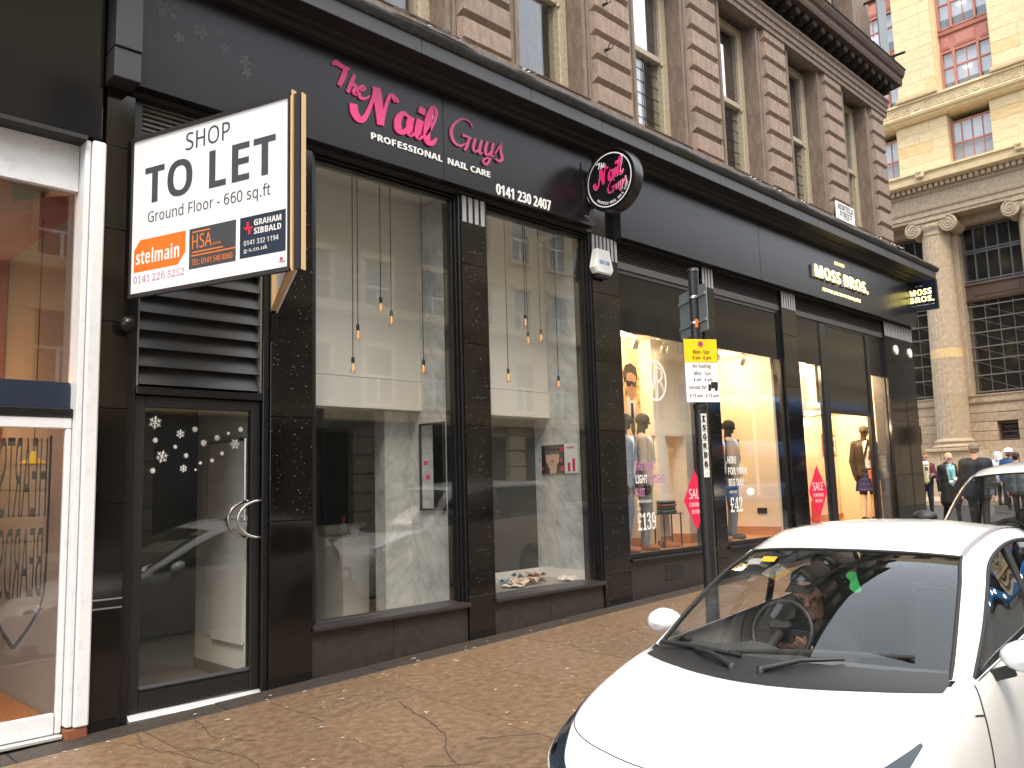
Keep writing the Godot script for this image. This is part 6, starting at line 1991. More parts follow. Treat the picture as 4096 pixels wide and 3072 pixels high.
func car(called: String, label: String, group: String, P: Dictionary, at: Vector3, turn: float, paint: Material) -> Node3D:
	var s := thing(called, label, P.kind, Vector3.ZERO, group)
	s.transform = Transform3D(Basis(Vector3.UP, turn) * Basis(Vector3(0, 0, 1), atan(SLOPE)), at)
	var L: float = P.L
	# painted body: nose with bonnet, sides, tail
	var b := MB.new()
	var us := []
	var u := 0.0
	while u < P.cowl:
		us.append(u)
		u += 0.05 if u > 0.1 else 0.025
	us.append(P.cowl)
	var rows := []
	for e in [[-0.035, 0.55, 0.5], [-0.02, 0.86, 0.8], [-0.008, 0.97, 0.95]]:
		var row := PackedVector3Array()
		var pr := prof(P, 0.0)
		for k in range(-9, 10):
			var q: Vector2 = pr[9 - absi(k)]
			row.append(Vector3(e[0], 0.44 + (q.y - 0.44) * e[2], q.x * e[1] * (1.0 if k > 0 else -1.0)))
		rows.append(row)
	for x in us:
		var row := PackedVector3Array()
		for k in range(-36, 37): 
			if k % 4 == 0 or true:
				row.append(skin(P, x, 9.0 - absf(k) / 4.0, 1.0 if k > 0 else -1.0))
		if rows.size() <= 3:
			pass
		rows.append(row)
	# the first three rows carry fewer points: spread them
	for e in 3:
		var full := PackedVector3Array()
		var src: PackedVector3Array = rows[e]
		for k in range(-36, 37):
			var f := (k + 36) / 4.0
			var i0 := mini(int(floor(f)), 17)
			full.append(src[i0].lerp(src[i0 + 1], f - i0))
		rows[e] = full
	b.grid(rows, true)
	for sd in [-1.0, 1.0]:
		var rs := []
		var x: float = P.cowl
		while x < L - 0.001:
			var row := PackedVector3Array()
			for k in 21: row.append(skin(P, x, k / 4.0, sd))
			rs.append(row)
			x += 0.05
		var row2 := PackedVector3Array()
		for k in 21: row2.append(skin(P, L, k / 4.0, sd))
		rs.append(row2)
		b.grid(rs, sd > 0)
	var body := part(s, "body", b, paint)
	b = MB.new()
	var tr := []
	for e in [[L, 1.0], [L + 0.02, 0.9], [L + 0.03, 0.0]]:
		var row := PackedVector3Array()
		for k in 21:
			var q := skin(P, L, k / 4.0, 1.0)
			row.append(Vector3(e[0], q.y, q.z * e[1]))
		for k in 21:
			var q := skin(P, L, 5.0 - k / 4.0, -1.0)
			row.append(Vector3(e[0], q.y, q.z * e[1]))
		tr.append(row)
	b.grid(tr, true)
	part(s, "tailgate", b, paint)
	b = MB.new()
	b.box(Vector3(0.1, 0.2, -0.7), Vector3(L - 0.1, 0.30, 0.7))
	for c in P.wheels:
		for sd in [-1.0, 1.0]:
			b.box(Vector3(c - P.arch, 0.3, sd * 0.55), Vector3(c + P.arch, 0.62, sd * 0.60))
	part(s, "underbody", b, M.rubber)
	# roof and pillars
	var RC := curve(P.rail, 5)      # outer edge of the windscreen and the roof
	var TC := curve(P.frame, 5)     # upper edge of the side windows
	b = MB.new()
	for sd in [-1.0, 1.0]:
		var ra := PackedVector3Array()
		var rm := PackedVector3Array()
		var rb := PackedVector3Array()
		for k in RC.size():
			var a: Vector3 = RC[k] * Vector3(1, 1, sd)
			var c: Vector3 = TC[k] * Vector3(1, 1, sd)
			ra.append(a)
			rm.append((a + c) / 2 + Vector3(0, 0.008, sd * 0.008))
			rb.append(c)
		b.grid([ra, rm, rb], sd > 0)
	var kA: int = P.kA * 5
	var kC: int = P.kC * 5
	rows = []
	for k in range(kA, kC + 1):
		var e: Vector3 = RC[k]
		var f := float(k - kA) / (kC - kA)
		var row := PackedVector3Array()
		for j in 17:
			var w := -1.0 + j / 8.0
			var crown := (1.0 - pow(absf(w), 2.4)) * lerpf(P.crown[0], P.crown[1], sin(PI * minf(f + 0.08, 1.0)))
			row.append(Vector3(e.x - (1.0 - w * w) * lerpf(P.bow, -0.03, f), e.y + crown, e.z * w))
		rows.append(row)
	b.grid(rows, true)
	var front_row: PackedVector3Array = rows[0]
	var rear_row: PackedVector3Array = rows[-1]
	for sd in [-1.0, 1.0]:
		var pa := PackedVector3Array()
		var pb := PackedVector3Array()
		for k in kA + 1:
			var e: Vector3 = RC[k] * Vector3(1, 1, sd)
			pa.append(e + Vector3(-0.002, 0.010, 0))
			pb.append(Vector3(e.x - 0.012, e.y + 0.007, e.z * 0.968))
		b.grid([pa, pb], sd < 0)
		var c5 := skin(P, P.cowl, 5.0, sd)
		var s5 := skin(P, TC[0].x, 5.0, sd)
		b.quad(c5, s5, TC[0] * Vector3(1, 1, sd), RC[0] * Vector3(1, 1, sd) + Vector3(-0.002, 0.010, 0))
		b.tri(c5, RC[0] * Vector3(1, 1, sd) + Vector3(-0.002, 0.010, 0), Vector3(P.cowl - 0.1, c5.y, c5.z * 0.93))
	part(s, "roof", b, paint)
	# windscreen
	var R0: Vector3 = RC[0]
	rows = []
	for t in 11:
		var f := t / 10.0
		var row := PackedVector3Array()
		for j in 17:
			var w := -1.0 + j / 8.0
			var lo := Vector3(R0.x - (1.0 - w * w) * P.cowl_bow, R0.y + (1.0 - w * w) * P.cowl_rise, R0.z * w)
			var e: Vector3 = cr(P.rail, f * P.kA)
			var hi: Vector3 = front_row[j]
			var q := lo.lerp(hi, f)
			# the edges follow the pillar
			q.z = e.z * w * 0.972
			q += (e - R0.lerp(RC[kA], f)) * Vector3(1, 1, 0)
			q += Vector3(-0.6, 0.8, 0) * (0.035 * sin(PI * f)) * (1.0 - w * w * 0.4)
			row.append(q)
		rows.append(row)
	b = MB.new()
	b.grid(rows, true)
	var ws := part(s, "windscreen", b, M.glass_screen)
	var edge := []
	for k in 17: edge.append(rows[10][k] + Vector3(-0.003, 0.003, 0))
	b = MB.new()
	b.tube(edge, [0.009], 6)
	for j in [0, 16]:
		var side := []
		for t in 11: side.append(rows[t][j] + Vector3(-0.004, 0.004, 0))
		b.tube(side, [0.010], 6)
	part(ws, "seal", b, M.rubber)
	# black base strip of the windscreen and the cowl before it
	b = MB.new()
	var c0 := PackedVector3Array()
	var c1 := PackedVector3Array()
	var c2 := PackedVector3Array()
	for j in 17:
		var w := -1.0 + j / 8.0
		var p: Vector3 = rows[0][j]
		c2.append(rows[1][j] * 0.45 + p * 0.55 + Vector3(-0.004, 0.004, 0))
		var ux := p.x - 0.03
		c1.append(Vector3(ux, maxf(top_at(P, ux, p.z) + 0.012, p.y - 0.01), p.z))
		ux = p.x - 0.13 - 0.02 * (1.0 - w * w)
		c0.append(Vector3(ux, top_at(P, ux, p.z) + 0.006, p.z))
	b.grid([c0, c1, c2], true)
	part(s, "cowl", b, M.trim_black)
	# side windows
	for sd in [-1.0, 1.0]:
		var top := PackedVector3Array()
		var bot := PackedVector3Array()
		var n := TC.size()
		for k in n:
			var t: Vector3 = TC[k]
			var x: float = clampf(t.x, P.frame[0].x, P.frame[-1].x)
			var q := skin(P, x, 5.0, 1.0)
			top.append(Vector3(t.x, t.y, t.z - 0.012) * Vector3(1, 1, sd))
			bot.append(Vector3(x, q.y - 0.01, q.z - 0.02) * Vector3(1, 1, sd))
		var mid := PackedVector3Array()
		for k in n: mid.append((top[k] + bot[k]) / 2 + Vector3(0, 0, sd * 0.02))
		var cut: int = P.kP * 5
		b = MB.new()
		b.grid([top.slice(0, cut + 1), mid.slice(0, cut + 1), bot.slice(0, cut + 1)], sd > 0)
		part(s, "side_window", b, M.glass_screen)
		if cut < n - 1:
			b = MB.new()
			b.grid([top.slice(cut), mid.slice(cut), bot.slice(cut)], sd > 0)
			part(s, "rear_pillar", b, paint)
		b = MB.new()
		var fr := []
		for k in range(0, cut + 1): fr.append(TC[k] * Vector3(1, 1, sd) + Vector3(0, -0.004, 0))
		b.tube(fr, [0.012], 6)
		part(s, "window_seal", b, M.rubber)
		b = MB.new()
		fr = []
		for k in range(0, n): fr.append(bot[k] + Vector3(0, 0.012, sd * 0.022))
		b.tube(fr, [0.007], 6)
		part(s, "window_trim", b, M.chrome)
		# pillar between the doors
		b = MB.new()
		for k in P.pillars:
			b.bar(top[k] + Vector3(0, -0.01, sd * 0.012), bot[k] + Vector3(0.03, 0.0, sd * 0.026), 0.012, 0.09, Vector3(0, 0, 1))
		part(s, "door_pillar", b, M.trim_black)
		# mirror
		b = MB.new()
		var mo := Vector3(P.mirror.x, P.mirror.y, P.mirror.z * sd)
		var mr := []
		for k in 9:
			var f := k / 8.0
			var row := PackedVector3Array()
			var rr := sqrt(maxf(0.0, 1.0 - pow(1.0 - f, 2.2)))
			for j in 17:
				var a := TAU * j / 16.0
				row.append(mo + Vector3(-0.085 + 0.13 * f, sin(a) * 0.075 * rr * (1.0 + 0.1 * cos(a) * sd), cos(a) * 0.115 * rr))
			mr.append(row)
		b.grid(mr, true, true)
		var mi := part(s, "door_mirror", b, P.mirror_mat if P.mirror_mat else paint)
		b = MB.new()
		b.lathe(mo + Vector3(0.046, 0, 0), [Vector2(0.001, 0.0), Vector2(0.078, 0.0)], 16, Vector3.RIGHT)
		b.bar(mo + Vector3(0.0, -0.06, -sd * 0.05), Vector3(P.mirror.x - 0.02, P.mirror.y - 0.11, sd * (P.mirror.z - 0.19)), 0.05, 0.04)
		part(mi, "mirror_foot", b, M.trim_black)
		# roof strip
		b = MB.new()
		var sa := PackedVector3Array()
		var sb := PackedVector3Array()
		for k in range(kA, kC + 1):
			var e: Vector3 = RC[k] * Vector3(1, 1, sd)
			sa.append(e + Vector3(0.01, 0.006, -sd * 0.002))
			sb.append(e + Vector3(0.01, 0.0125, -sd * 0.030))
		b.grid([sa, sb], sd < 0)
		part(s, "roof_strip", b, M.strip_grey)
		# door gaps, handle, lamps
		b = MB.new()
		for q in P.gaps: skin_line(b, P, q, sd, 0.004)
		part(s, "door_gap", b, M.rubber)
		b = MB.new()
		for x in P.handles:
			var h := skin(P, x, 4.5, sd, 0.02)
			b.obox(h, Basis(), Vector3(0.09, 0.016, 0.014), 0.012)
		part(s, "door_handle", b, paint)
		var hl := skin_patch(P, P.lamp[0], P.lamp[1], P.lamp[2], P.lamp[3], sd, 0.006)
		var lamp := part(s, "headlight", hl, M.headlight)
		b = MB.new()
		var lo := skin(P, lerpf(P.lamp[0], P.lamp[1], 0.20), lerpf(P.lamp[2][0], P.lamp[3][0], 0.42), sd, 0.007)
		b.lathe(lo, [Vector2(0.0, 0.012), Vector2(0.03, 0.008), Vector2(0.05, 0.0)], 16, Vector3(-0.5, 0.45, sd * 0.75).normalized())
		part(lamp, "reflector", b, M.chrome)
		b = skin_patch(P, lerpf(P.lamp[0], P.lamp[1], 0.05), lerpf(P.lamp[0], P.lamp[1], 0.55), [P.lamp[2][0] + 0.15, P.lamp[2][1] + 0.15], [P.lamp[2][0] + 0.5, P.lamp[2][1] + 0.4], sd, 0.0075)
		part(lamp, "indicator_glass", b, M.lamp_pale)
		b = skin_patch(P, L - 0.16, L - 0.005, [3.9, 3.7], [4.9, 4.9], sd, 0.006)
		part(s, "tail_light", b, M.lamp_red)
	# bonnet gap and front
	b = MB.new()
	for sd in [-1.0, 1.0]: skin_line(b, P, P.bonnet, sd, 0.0032)
	part(s, "bonnet_gap", b, M.gap_grey)
	b = MB.new()
	b.box(Vector3(-0.045, 0.28, -0.42), Vector3(-0.02, 0.42, 0.42), 0.01)
	part(s, "grille", b, M.rubber)
	b = MB.new()
	b.box(Vector3(-0.055, 0.45, -0.26), Vector3(-0.035, 0.56, 0.26), 0.006)
	part(s, "number_plate", b, M.board_white)
	# wheels
	for c in P.wheels:
		for sd in [-1.0, 1.0]:
			var o := Vector3(c, 0.30, sd * (lut(P.st, 1, c) - 0.20))
			var axd := Vector3(0, 0, sd)
			b = MB.new()
			b.lathe(o, [Vector2(0.20, 0.0), Vector2(0.28, 0.0), Vector2(0.30, 0.02), Vector2(0.30, 0.16), Vector2(0.28, 0.185), Vector2(0.205, 0.18), Vector2(0.2, 0.16)], 32, axd)
			var wh := part(s, "wheel", b, M.rubber)
			b = MB.new()
			b.lathe(o, [Vector2(0.205, 0.165), Vector2(0.19, 0.14), Vector2(0.06, 0.12), Vector2(0.05, 0.15), Vector2(0.0, 0.155)], 24, axd)
			for k in 7:
				var a := TAU * k / 7.0
				b.bar(o + axd * 0.150 + Vector3(cos(a), sin(a), 0) * 0.04, o + axd * 0.155 + Vector3(cos(a), sin(a), 0) * 0.195, 0.04, 0.02, axd)
			part(wh, "rim", b, M.steel)
	# rear window
	rows = []
	for t in 5:
		var f := t / 4.0
		var row := PackedVector3Array()
		for j in 17:
			var w := -1.0 + j / 8.0
			var q := skin(P, L, 5.0, 1.0)
			row.append(rear_row[j].lerp(Vector3(L + 0.01 * (1 - w * w), q.y, q.z * w), f))
		rows.append(row)
	b = MB.new()
	b.grid(rows, true)
	part(s, "rear_window", b, M.dark_glass)
	# inside: floor, dash, wheel, seats
	var D: Dictionary = P.cabin
	b = MB.new()
	b.box(Vector3(P.cowl, 0.3, -0.7), Vector3(L - 0.2, 0.36, 0.7))
	b.box(Vector3(P.cowl + 0.02, 0.3, -0.70), Vector3(P.cowl + 0.06, D.dash - 0.12, 0.70))
	part(s, "cabin_floor", b, M.trim_black)
	b = MB.new()
	rows = []
	for t in 7:
		var f := t / 6.0
		var row := PackedVector3Array()
		for j in 17:
			var w := -1.0 + j / 8.0
			var x := lerpf(R0.x - (1.0 - w * w) * P.cowl_bow + 0.05, D.dash_end, f)
			var hump := 0.055 * exp(-pow((w + 0.45) / 0.24, 2.0)) * smoothstep(0.25, 0.7, f)
			row.append(Vector3(x, D.dash + hump - 0.30 * pow(f, 7.0) + 0.02 * sin(f * 3.0), w * (R0.z - 0.05)))
		rows.append(row)
	b.grid(rows, true)
	part(s, "dashboard", b, M.dash)
	b = MB.new()
	var so := Vector3(D.wheel.x, D.wheel.y, -0.36)
	var sx := Vector3(-0.42, 0.9, 0).normalized()
	var ring := []
	for k in 25: ring.append(so + (Vector3(0.9, 0.42, 0).normalized() * 0 + Vector3(0.42, 0.9, 0).normalized() * cos(TAU * k / 24.0) + Vector3(0, 0, 1) * sin(TAU * k / 24.0)) * 0.185)
	b.tube(ring, [0.016], 8, false)
	b.bar(so + Vector3(0, 0, -0.18), so + Vector3(0, 0, 0.18), 0.03, 0.02)
	b.obox(so, Basis(Vector3(0, 0, 1), 0.4), Vector3(0.03, 0.07, 0.07), 0.02)
	b.tube([so, so + Vector3(-0.35, -0.12, 0)], [0.03], 8)
	part(s, "steering_wheel", b, M.trim_black)
	for q in [[D.seat, -0.37], [D.seat, 0.37], [D.seat + 0.85, -0.35], [D.seat + 0.85, 0.35]]:
		b = MB.new()
		b.obox(Vector3(q[0], 0.52, q[1]), Basis(Vector3(0, 0, 1), 0.08), Vector3(0.25, 0.08, 0.24), 0.06)
		b.obox(Vector3(q[0] + 0.33, 0.82, q[1]), Basis(Vector3(0, 0, 1), -0.25), Vector3(0.07, 0.32, 0.23), 0.06)
		b.obox(Vector3(q[0] + 0.43, 1.22, q[1]), Basis(Vector3(0, 0, 1), -0.2), Vector3(0.045, 0.09, 0.13), 0.04)
		part(s, "seat", b, M.seat)
	b = MB.new()
	var mp: Vector3 = P.rear_mirror
	b.obox(mp, Basis(Vector3.UP, 0.15), Vector3(0.02, 0.035, 0.11), 0.015)
	b.bar(mp, mp + Vector3(-0.06, 0.07, 0), 0.02)
	part(s, "rear_view_mirror", b, M.rubber)
	# wipers
	for q in P.wipers:
		b = MB.new()
		b.tube([q[0], q[0].lerp(q[1], 0.5) + Vector3(-0.012, 0.02, 0), q[1]], [0.018, 0.013, 0.009], 6)
		b.lathe(q[0] + Vector3(0, -0.02, 0), [Vector2(0.022, 0.0), Vector2(0.018, 0.03), Vector2(0.0, 0.035)], 10)
		var wp := part(s, "wiper", b, M.trim_black)
		b = MB.new()
		b.tube([q[2], q[2].lerp(q[3], 0.5) + Vector3(-0.004, 0.006, 0), q[3]], [0.011, 0.017, 0.009], 6)
		part(wp, "blade", b, M.rubber)
	return s

func cars() -> void:
	var hatch := {
		"kind": "car", "L": 4.2, "wheels": [0.82, 3.4], "arch": 0.345, "cowl": 1.28,
		"st": [[0.0, 0.36, 0.56, 0.30, 0.60], [0.07, 0.50, 0.60, 0.44, 0.645], [0.15, 0.62, 0.645, 0.56, 0.70], [0.27, 0.725, 0.69, 0.65, 0.765], [0.45, 0.80, 0.745, 0.735, 0.845], [0.72, 0.85, 0.815, 0.80, 0.902], [1.0, 0.882, 0.875, 0.825, 0.942], [1.3, 0.89, 0.92, 0.835, 0.955], [2.0, 0.89, 0.945, 0.83, 1.0], [3.0, 0.885, 0.975, 0.81, 1.0], [3.7, 0.86, 1.0, 0.77, 1.0], [4.0, 0.80, 1.0, 0.70, 1.0], [4.15, 0.73, 0.98, 0.63, 1.0], [4.2, 0.68, 0.96, 0.58, 1.0]],
		"rail": [Vector3(1.32, 0.945, 0.79), Vector3(1.63, 1.105, 0.745), Vector3(1.95, 1.265, 0.69), Vector3(2.24, 1.385, 0.63), Vector3(2.6, 1.452, 0.635), Vector3(2.95, 1.475, 0.64), Vector3(3.4, 1.445, 0.63), Vector3(3.75, 1.37, 0.61), Vector3(3.93, 1.2, 0.62), Vector3(4.08, 1.02, 0.64)],
		"frame": [Vector3(1.45, 0.945, 0.825), Vector3(1.77, 1.10, 0.80), Vector3(2.09, 1.25, 0.755), Vector3(2.36, 1.345, 0.71), Vector3(2.65, 1.40, 0.70), Vector3(2.95, 1.415, 0.705), Vector3(3.35, 1.385, 0.70), Vector3(3.6, 1.32, 0.69), Vector3(3.8, 1.14, 0.71), Vector3(3.95, 1.01, 0.73)],
		"kA": 3, "kC": 7, "kP": 7, "crown": [0.03, 0.068], "bow": 0.16, "cowl_bow": 0.28, "cowl_rise": 0.035, "pillars": [22],
		"mirror": Vector3(1.70, 1.0, 0.985), "mirror_mat": null, "rear_mirror": Vector3(2.22, 1.335, 0.06),
		"lamp": [0.13, 0.76, [3.4, 4.0, 4.6, 5.0], [5.8, 5.75, 5.5, 5.2]], "bonnet": [0.66, 5.2, 0.42, 5.75, 0.27, 6.6, 0.20, 7.8, 0.18, 9.0],
		"gaps": [[1.42, 0.4, 1.38, 2.5, 1.36, 4.0, 1.40, 4.95], [2.45, 0.4, 2.46, 2.5, 2.50, 4.9], [3.0, 0.4, 3.2, 2.5, 3.5, 4.9], [1.42, 0.4, 2.2, 0.45, 3.0, 0.4], [1.25, 4.2, 1.36, 4.0]], "handles": [2.28, 3.3],
		"cabin": {"dash": 0.90, "dash_end": 1.9, "wheel": Vector3(2.02, 0.94, 0), "seat": 2.38},
		"wipers": [[Vector3(1.0, 0.975, -0.14), Vector3(1.13, 1.0, -0.42), Vector3(1.24, 0.99, -0.70), Vector3(1.07, 1.012, -0.12)], [Vector3(0.99, 0.98, 0.02), Vector3(1.16, 1.03, 0.36), Vector3(1.09, 1.02, -0.20), Vector3(1.33, 1.035, 0.62)]],
	}
	var base := func(x: float, z: float) -> Vector3: return Vector3(x, SLOPE * x - 0.26, z)
	var c := car("parked_car", "white hatchback in the foreground, its driver looking down behind the windscreen", "cars parked along the kerb", hatch, base.call(2.785, 4.504), 0.036, M.paint_white)
	org[c] = Vector3.ZERO
	# papers stuck on the windscreen's upper corner
	var b := MB.new()
	b.obox(Vector3(2.12, 1.335, -0.55), Basis(Vector3(0, 0, 1), 0.42) * Basis(Vector3.RIGHT, -0.1), Vector3(0.035, 0.001, 0.045))
	part(c, "permit_paper", b, M.paper_grey)
	b = MB.new()
	b.obox(Vector3(2.11, 1.355, -0.45), Basis(Vector3(0, 0, 1), 0.42), Vector3(0.03, 0.001, 0.045))
	part(c, "permit_paper", b, M.sign_yellow)
	var T := c.transform
	# what hangs from the mirror
	b = MB.new()
	var poly := PackedVector2Array()
	for q in curve(V([-0.02, 0.06, 0.03, 0.06, 0.045, 0.0, 0.06, -0.06, 0.02, -0.075, -0.015, -0.05, -0.01, 0.0, -0.035, 0.03, -0.02, 0.06]), 4): poly.append(q * 0.85)
	poly.remove_at(poly.size() - 1)
	b.prism(poly, -0.004, 0.004, T * Transform3D(Basis(Vector3(0, 0, 1), Vector3.UP, Vector3(-1, 0, 0)), Vector3(2.16, 1.24, 0.03)))
	var af := solo("air_freshener", "bright green air freshener hanging from the white car's mirror", "air freshener", b, M.freshener, T * Vector3(2.16, 1.24, 0.03))
	b = MB.new()
	b.tube([T * Vector3(2.16, 1.29, 0.03), T * Vector3(2.18, 1.32, 0.06)], [0.002], 5)
	part(af, "string", b, M.rubber)
	var van := hatch.duplicate(true)
	van.kind = "car"
	van.L = 4.3
	van.cowl = 1.0
	van.st = [[0.0, 0.55, 0.74, 0.50, 0.80], [0.06, 0.69, 0.80, 0.62, 0.86], [0.18, 0.79, 0.86, 0.71, 0.93], [0.38, 0.85, 0.93, 0.78, 1.01], [0.68, 0.885, 1.02, 0.82, 1.10], [1.0, 0.90, 1.09, 0.83, 1.17], [1.3, 0.90, 1.12, 0.83, 1.2], [2.0, 0.905, 1.13, 0.83, 1.2], [3.0, 0.905, 1.14, 0.83, 1.2], [3.8, 0.89, 1.15, 0.82, 1.2], [4.15, 0.87, 1.15, 0.80, 1.2], [4.27, 0.84, 1.14, 0.77, 1.2], [4.3, 0.82, 1.13, 0.75, 1.2]]
	van.rail = [Vector3(1.02, 1.12, 0.79), Vector3(1.25, 1.33, 0.74), Vector3(1.47, 1.52, 0.69), Vector3(1.68, 1.67, 0.635), Vector3(2.1, 1.735, 0.66), Vector3(2.7, 1.755, 0.67), Vector3(3.4, 1.745, 0.67), Vector3(4.1, 1.71, 0.665), Vector3(4.22, 1.45, 0.70), Vector3(4.28, 1.18, 0.74)]
	van.frame = [Vector3(1.14, 1.13, 0.83), Vector3(1.38, 1.32, 0.80), Vector3(1.60, 1.49, 0.765), Vector3(1.80, 1.61, 0.735), Vector3(2.15, 1.66, 0.735), Vector3(2.7, 1.675, 0.74), Vector3(3.4, 1.665, 0.74), Vector3(4.0, 1.63, 0.735), Vector3(4.15, 1.4, 0.75), Vector3(4.22, 1.18, 0.78)]
	van.mirror = Vector3(1.42, 1.30, 1.03)
	van.mirror_mat = M.trim_black
	van.rear_mirror = Vector3(1.75, 1.56, 0.0)
	van.gaps = [[1.2, 0.4, 1.18, 2.5, 1.2, 4.95], [2.25, 0.4, 2.25, 4.9], [3.3, 0.6, 3.3, 4.9]]
	van.cabin = {"dash": 1.06, "dash_end": 1.55, "wheel": Vector3(1.68, 1.08, 0), "seat": 2.05}
	van.wipers = [[Vector3(0.98, 1.14, -0.3), Vector3(1.1, 1.19, -0.5), Vector3(1.05, 1.165, -0.72), Vector3(1.03, 1.17, -0.15)], [Vector3(0.95, 1.145, 0.1), Vector3(1.07, 1.20, 0.4), Vector3(1.02, 1.18, -0.1), Vector3(1.12, 1.2, 0.62)]]
	car("parked_van", "taller white van with black mirrors parked behind the white hatchback", "cars parked along the kerb", van, base.call(7.5, 4.5), -0.02, M.paint_white)
	car("parked_car", "silver grey hatchback parked farther down the kerb, seen only in reflections", "cars parked along the kerb", hatch, base.call(-3.6, 4.5), 0.0, M.paint_silver)

func bus() -> void:
	var x0 := 27.5
	var s := thing("double_decker_bus", "blue double decker bus coming along the street, seen only in reflections", "bus", Vector3(x0 + 5, SLOPE * (x0 + 5) - 0.26, 9.6))
	var g := SLOPE * x0 - 0.26
	var b := MB.new()
	b.box(Vector3(x0, g + 0.3, 8.35), Vector3(x0 + 10.5, g + 1.1, 10.85), 0.2)
	b.box(Vector3(x0, g + 1.95, 8.35), Vector3(x0 + 10.5, g + 2.6, 10.85), 0.12)
	b.box(Vector3(x0 + 0.1, g + 3.6, 8.35), Vector3(x0 + 10.5, g + 4.3, 10.85), 0.25)
	part(s, "body", b, M.bus_blue)
	b = MB.new()
	b.box(Vector3(x0 + 0.04, g + 1.0, 8.4), Vector3(x0 + 10.4, g + 2.0, 10.8), 0.1)
	b.box(Vector3(x0 + 0.08, g + 2.5, 8.4), Vector3(x0 + 10.4, g + 3.7, 10.8), 0.1)
	part(s, "glazing", b, M.dark_glass)
	for e in [8.36, 10.76]:
		b = MB.new()
		b.box(Vector3(x0 - 0.02, g + 0.6, e), Vector3(x0 + 0.1, g + 4.2, e + 0.09), 0.03)
		part(s, "corner_post", b, M.white)
	b = MB.new()
	b.box(Vector3(x0 - 0.03, g + 2.1, 8.9), Vector3(x0, g + 2.45, 10.3))
	part(s, "destination_display", b, M.orange_line)
	for e in [8.7, 10.3]:
		b = MB.new()
		b.lathe(Vector3(x0 - 0.01, g + 0.75, e), [Vector2(0.12, 0.0), Vector2(0.1, 0.05), Vector2(0.0, 0.06)], 16, Vector3.LEFT)
		part(s, "headlight", b, M.glow_lamp)
	for x in [x0 + 2.2, x0 + 8.0]:
		for e in [8.34, 10.62]:
			b = MB.new()
			b.lathe(Vector3(x, g + 0.48, e), [Vector2(0.0, 0.0), Vector2(0.48, 0.0), Vector2(0.48, 0.24), Vector2(0.0, 0.24)], 24, Vector3.BACK)
			part(s, "wheel", b, M.rubber)

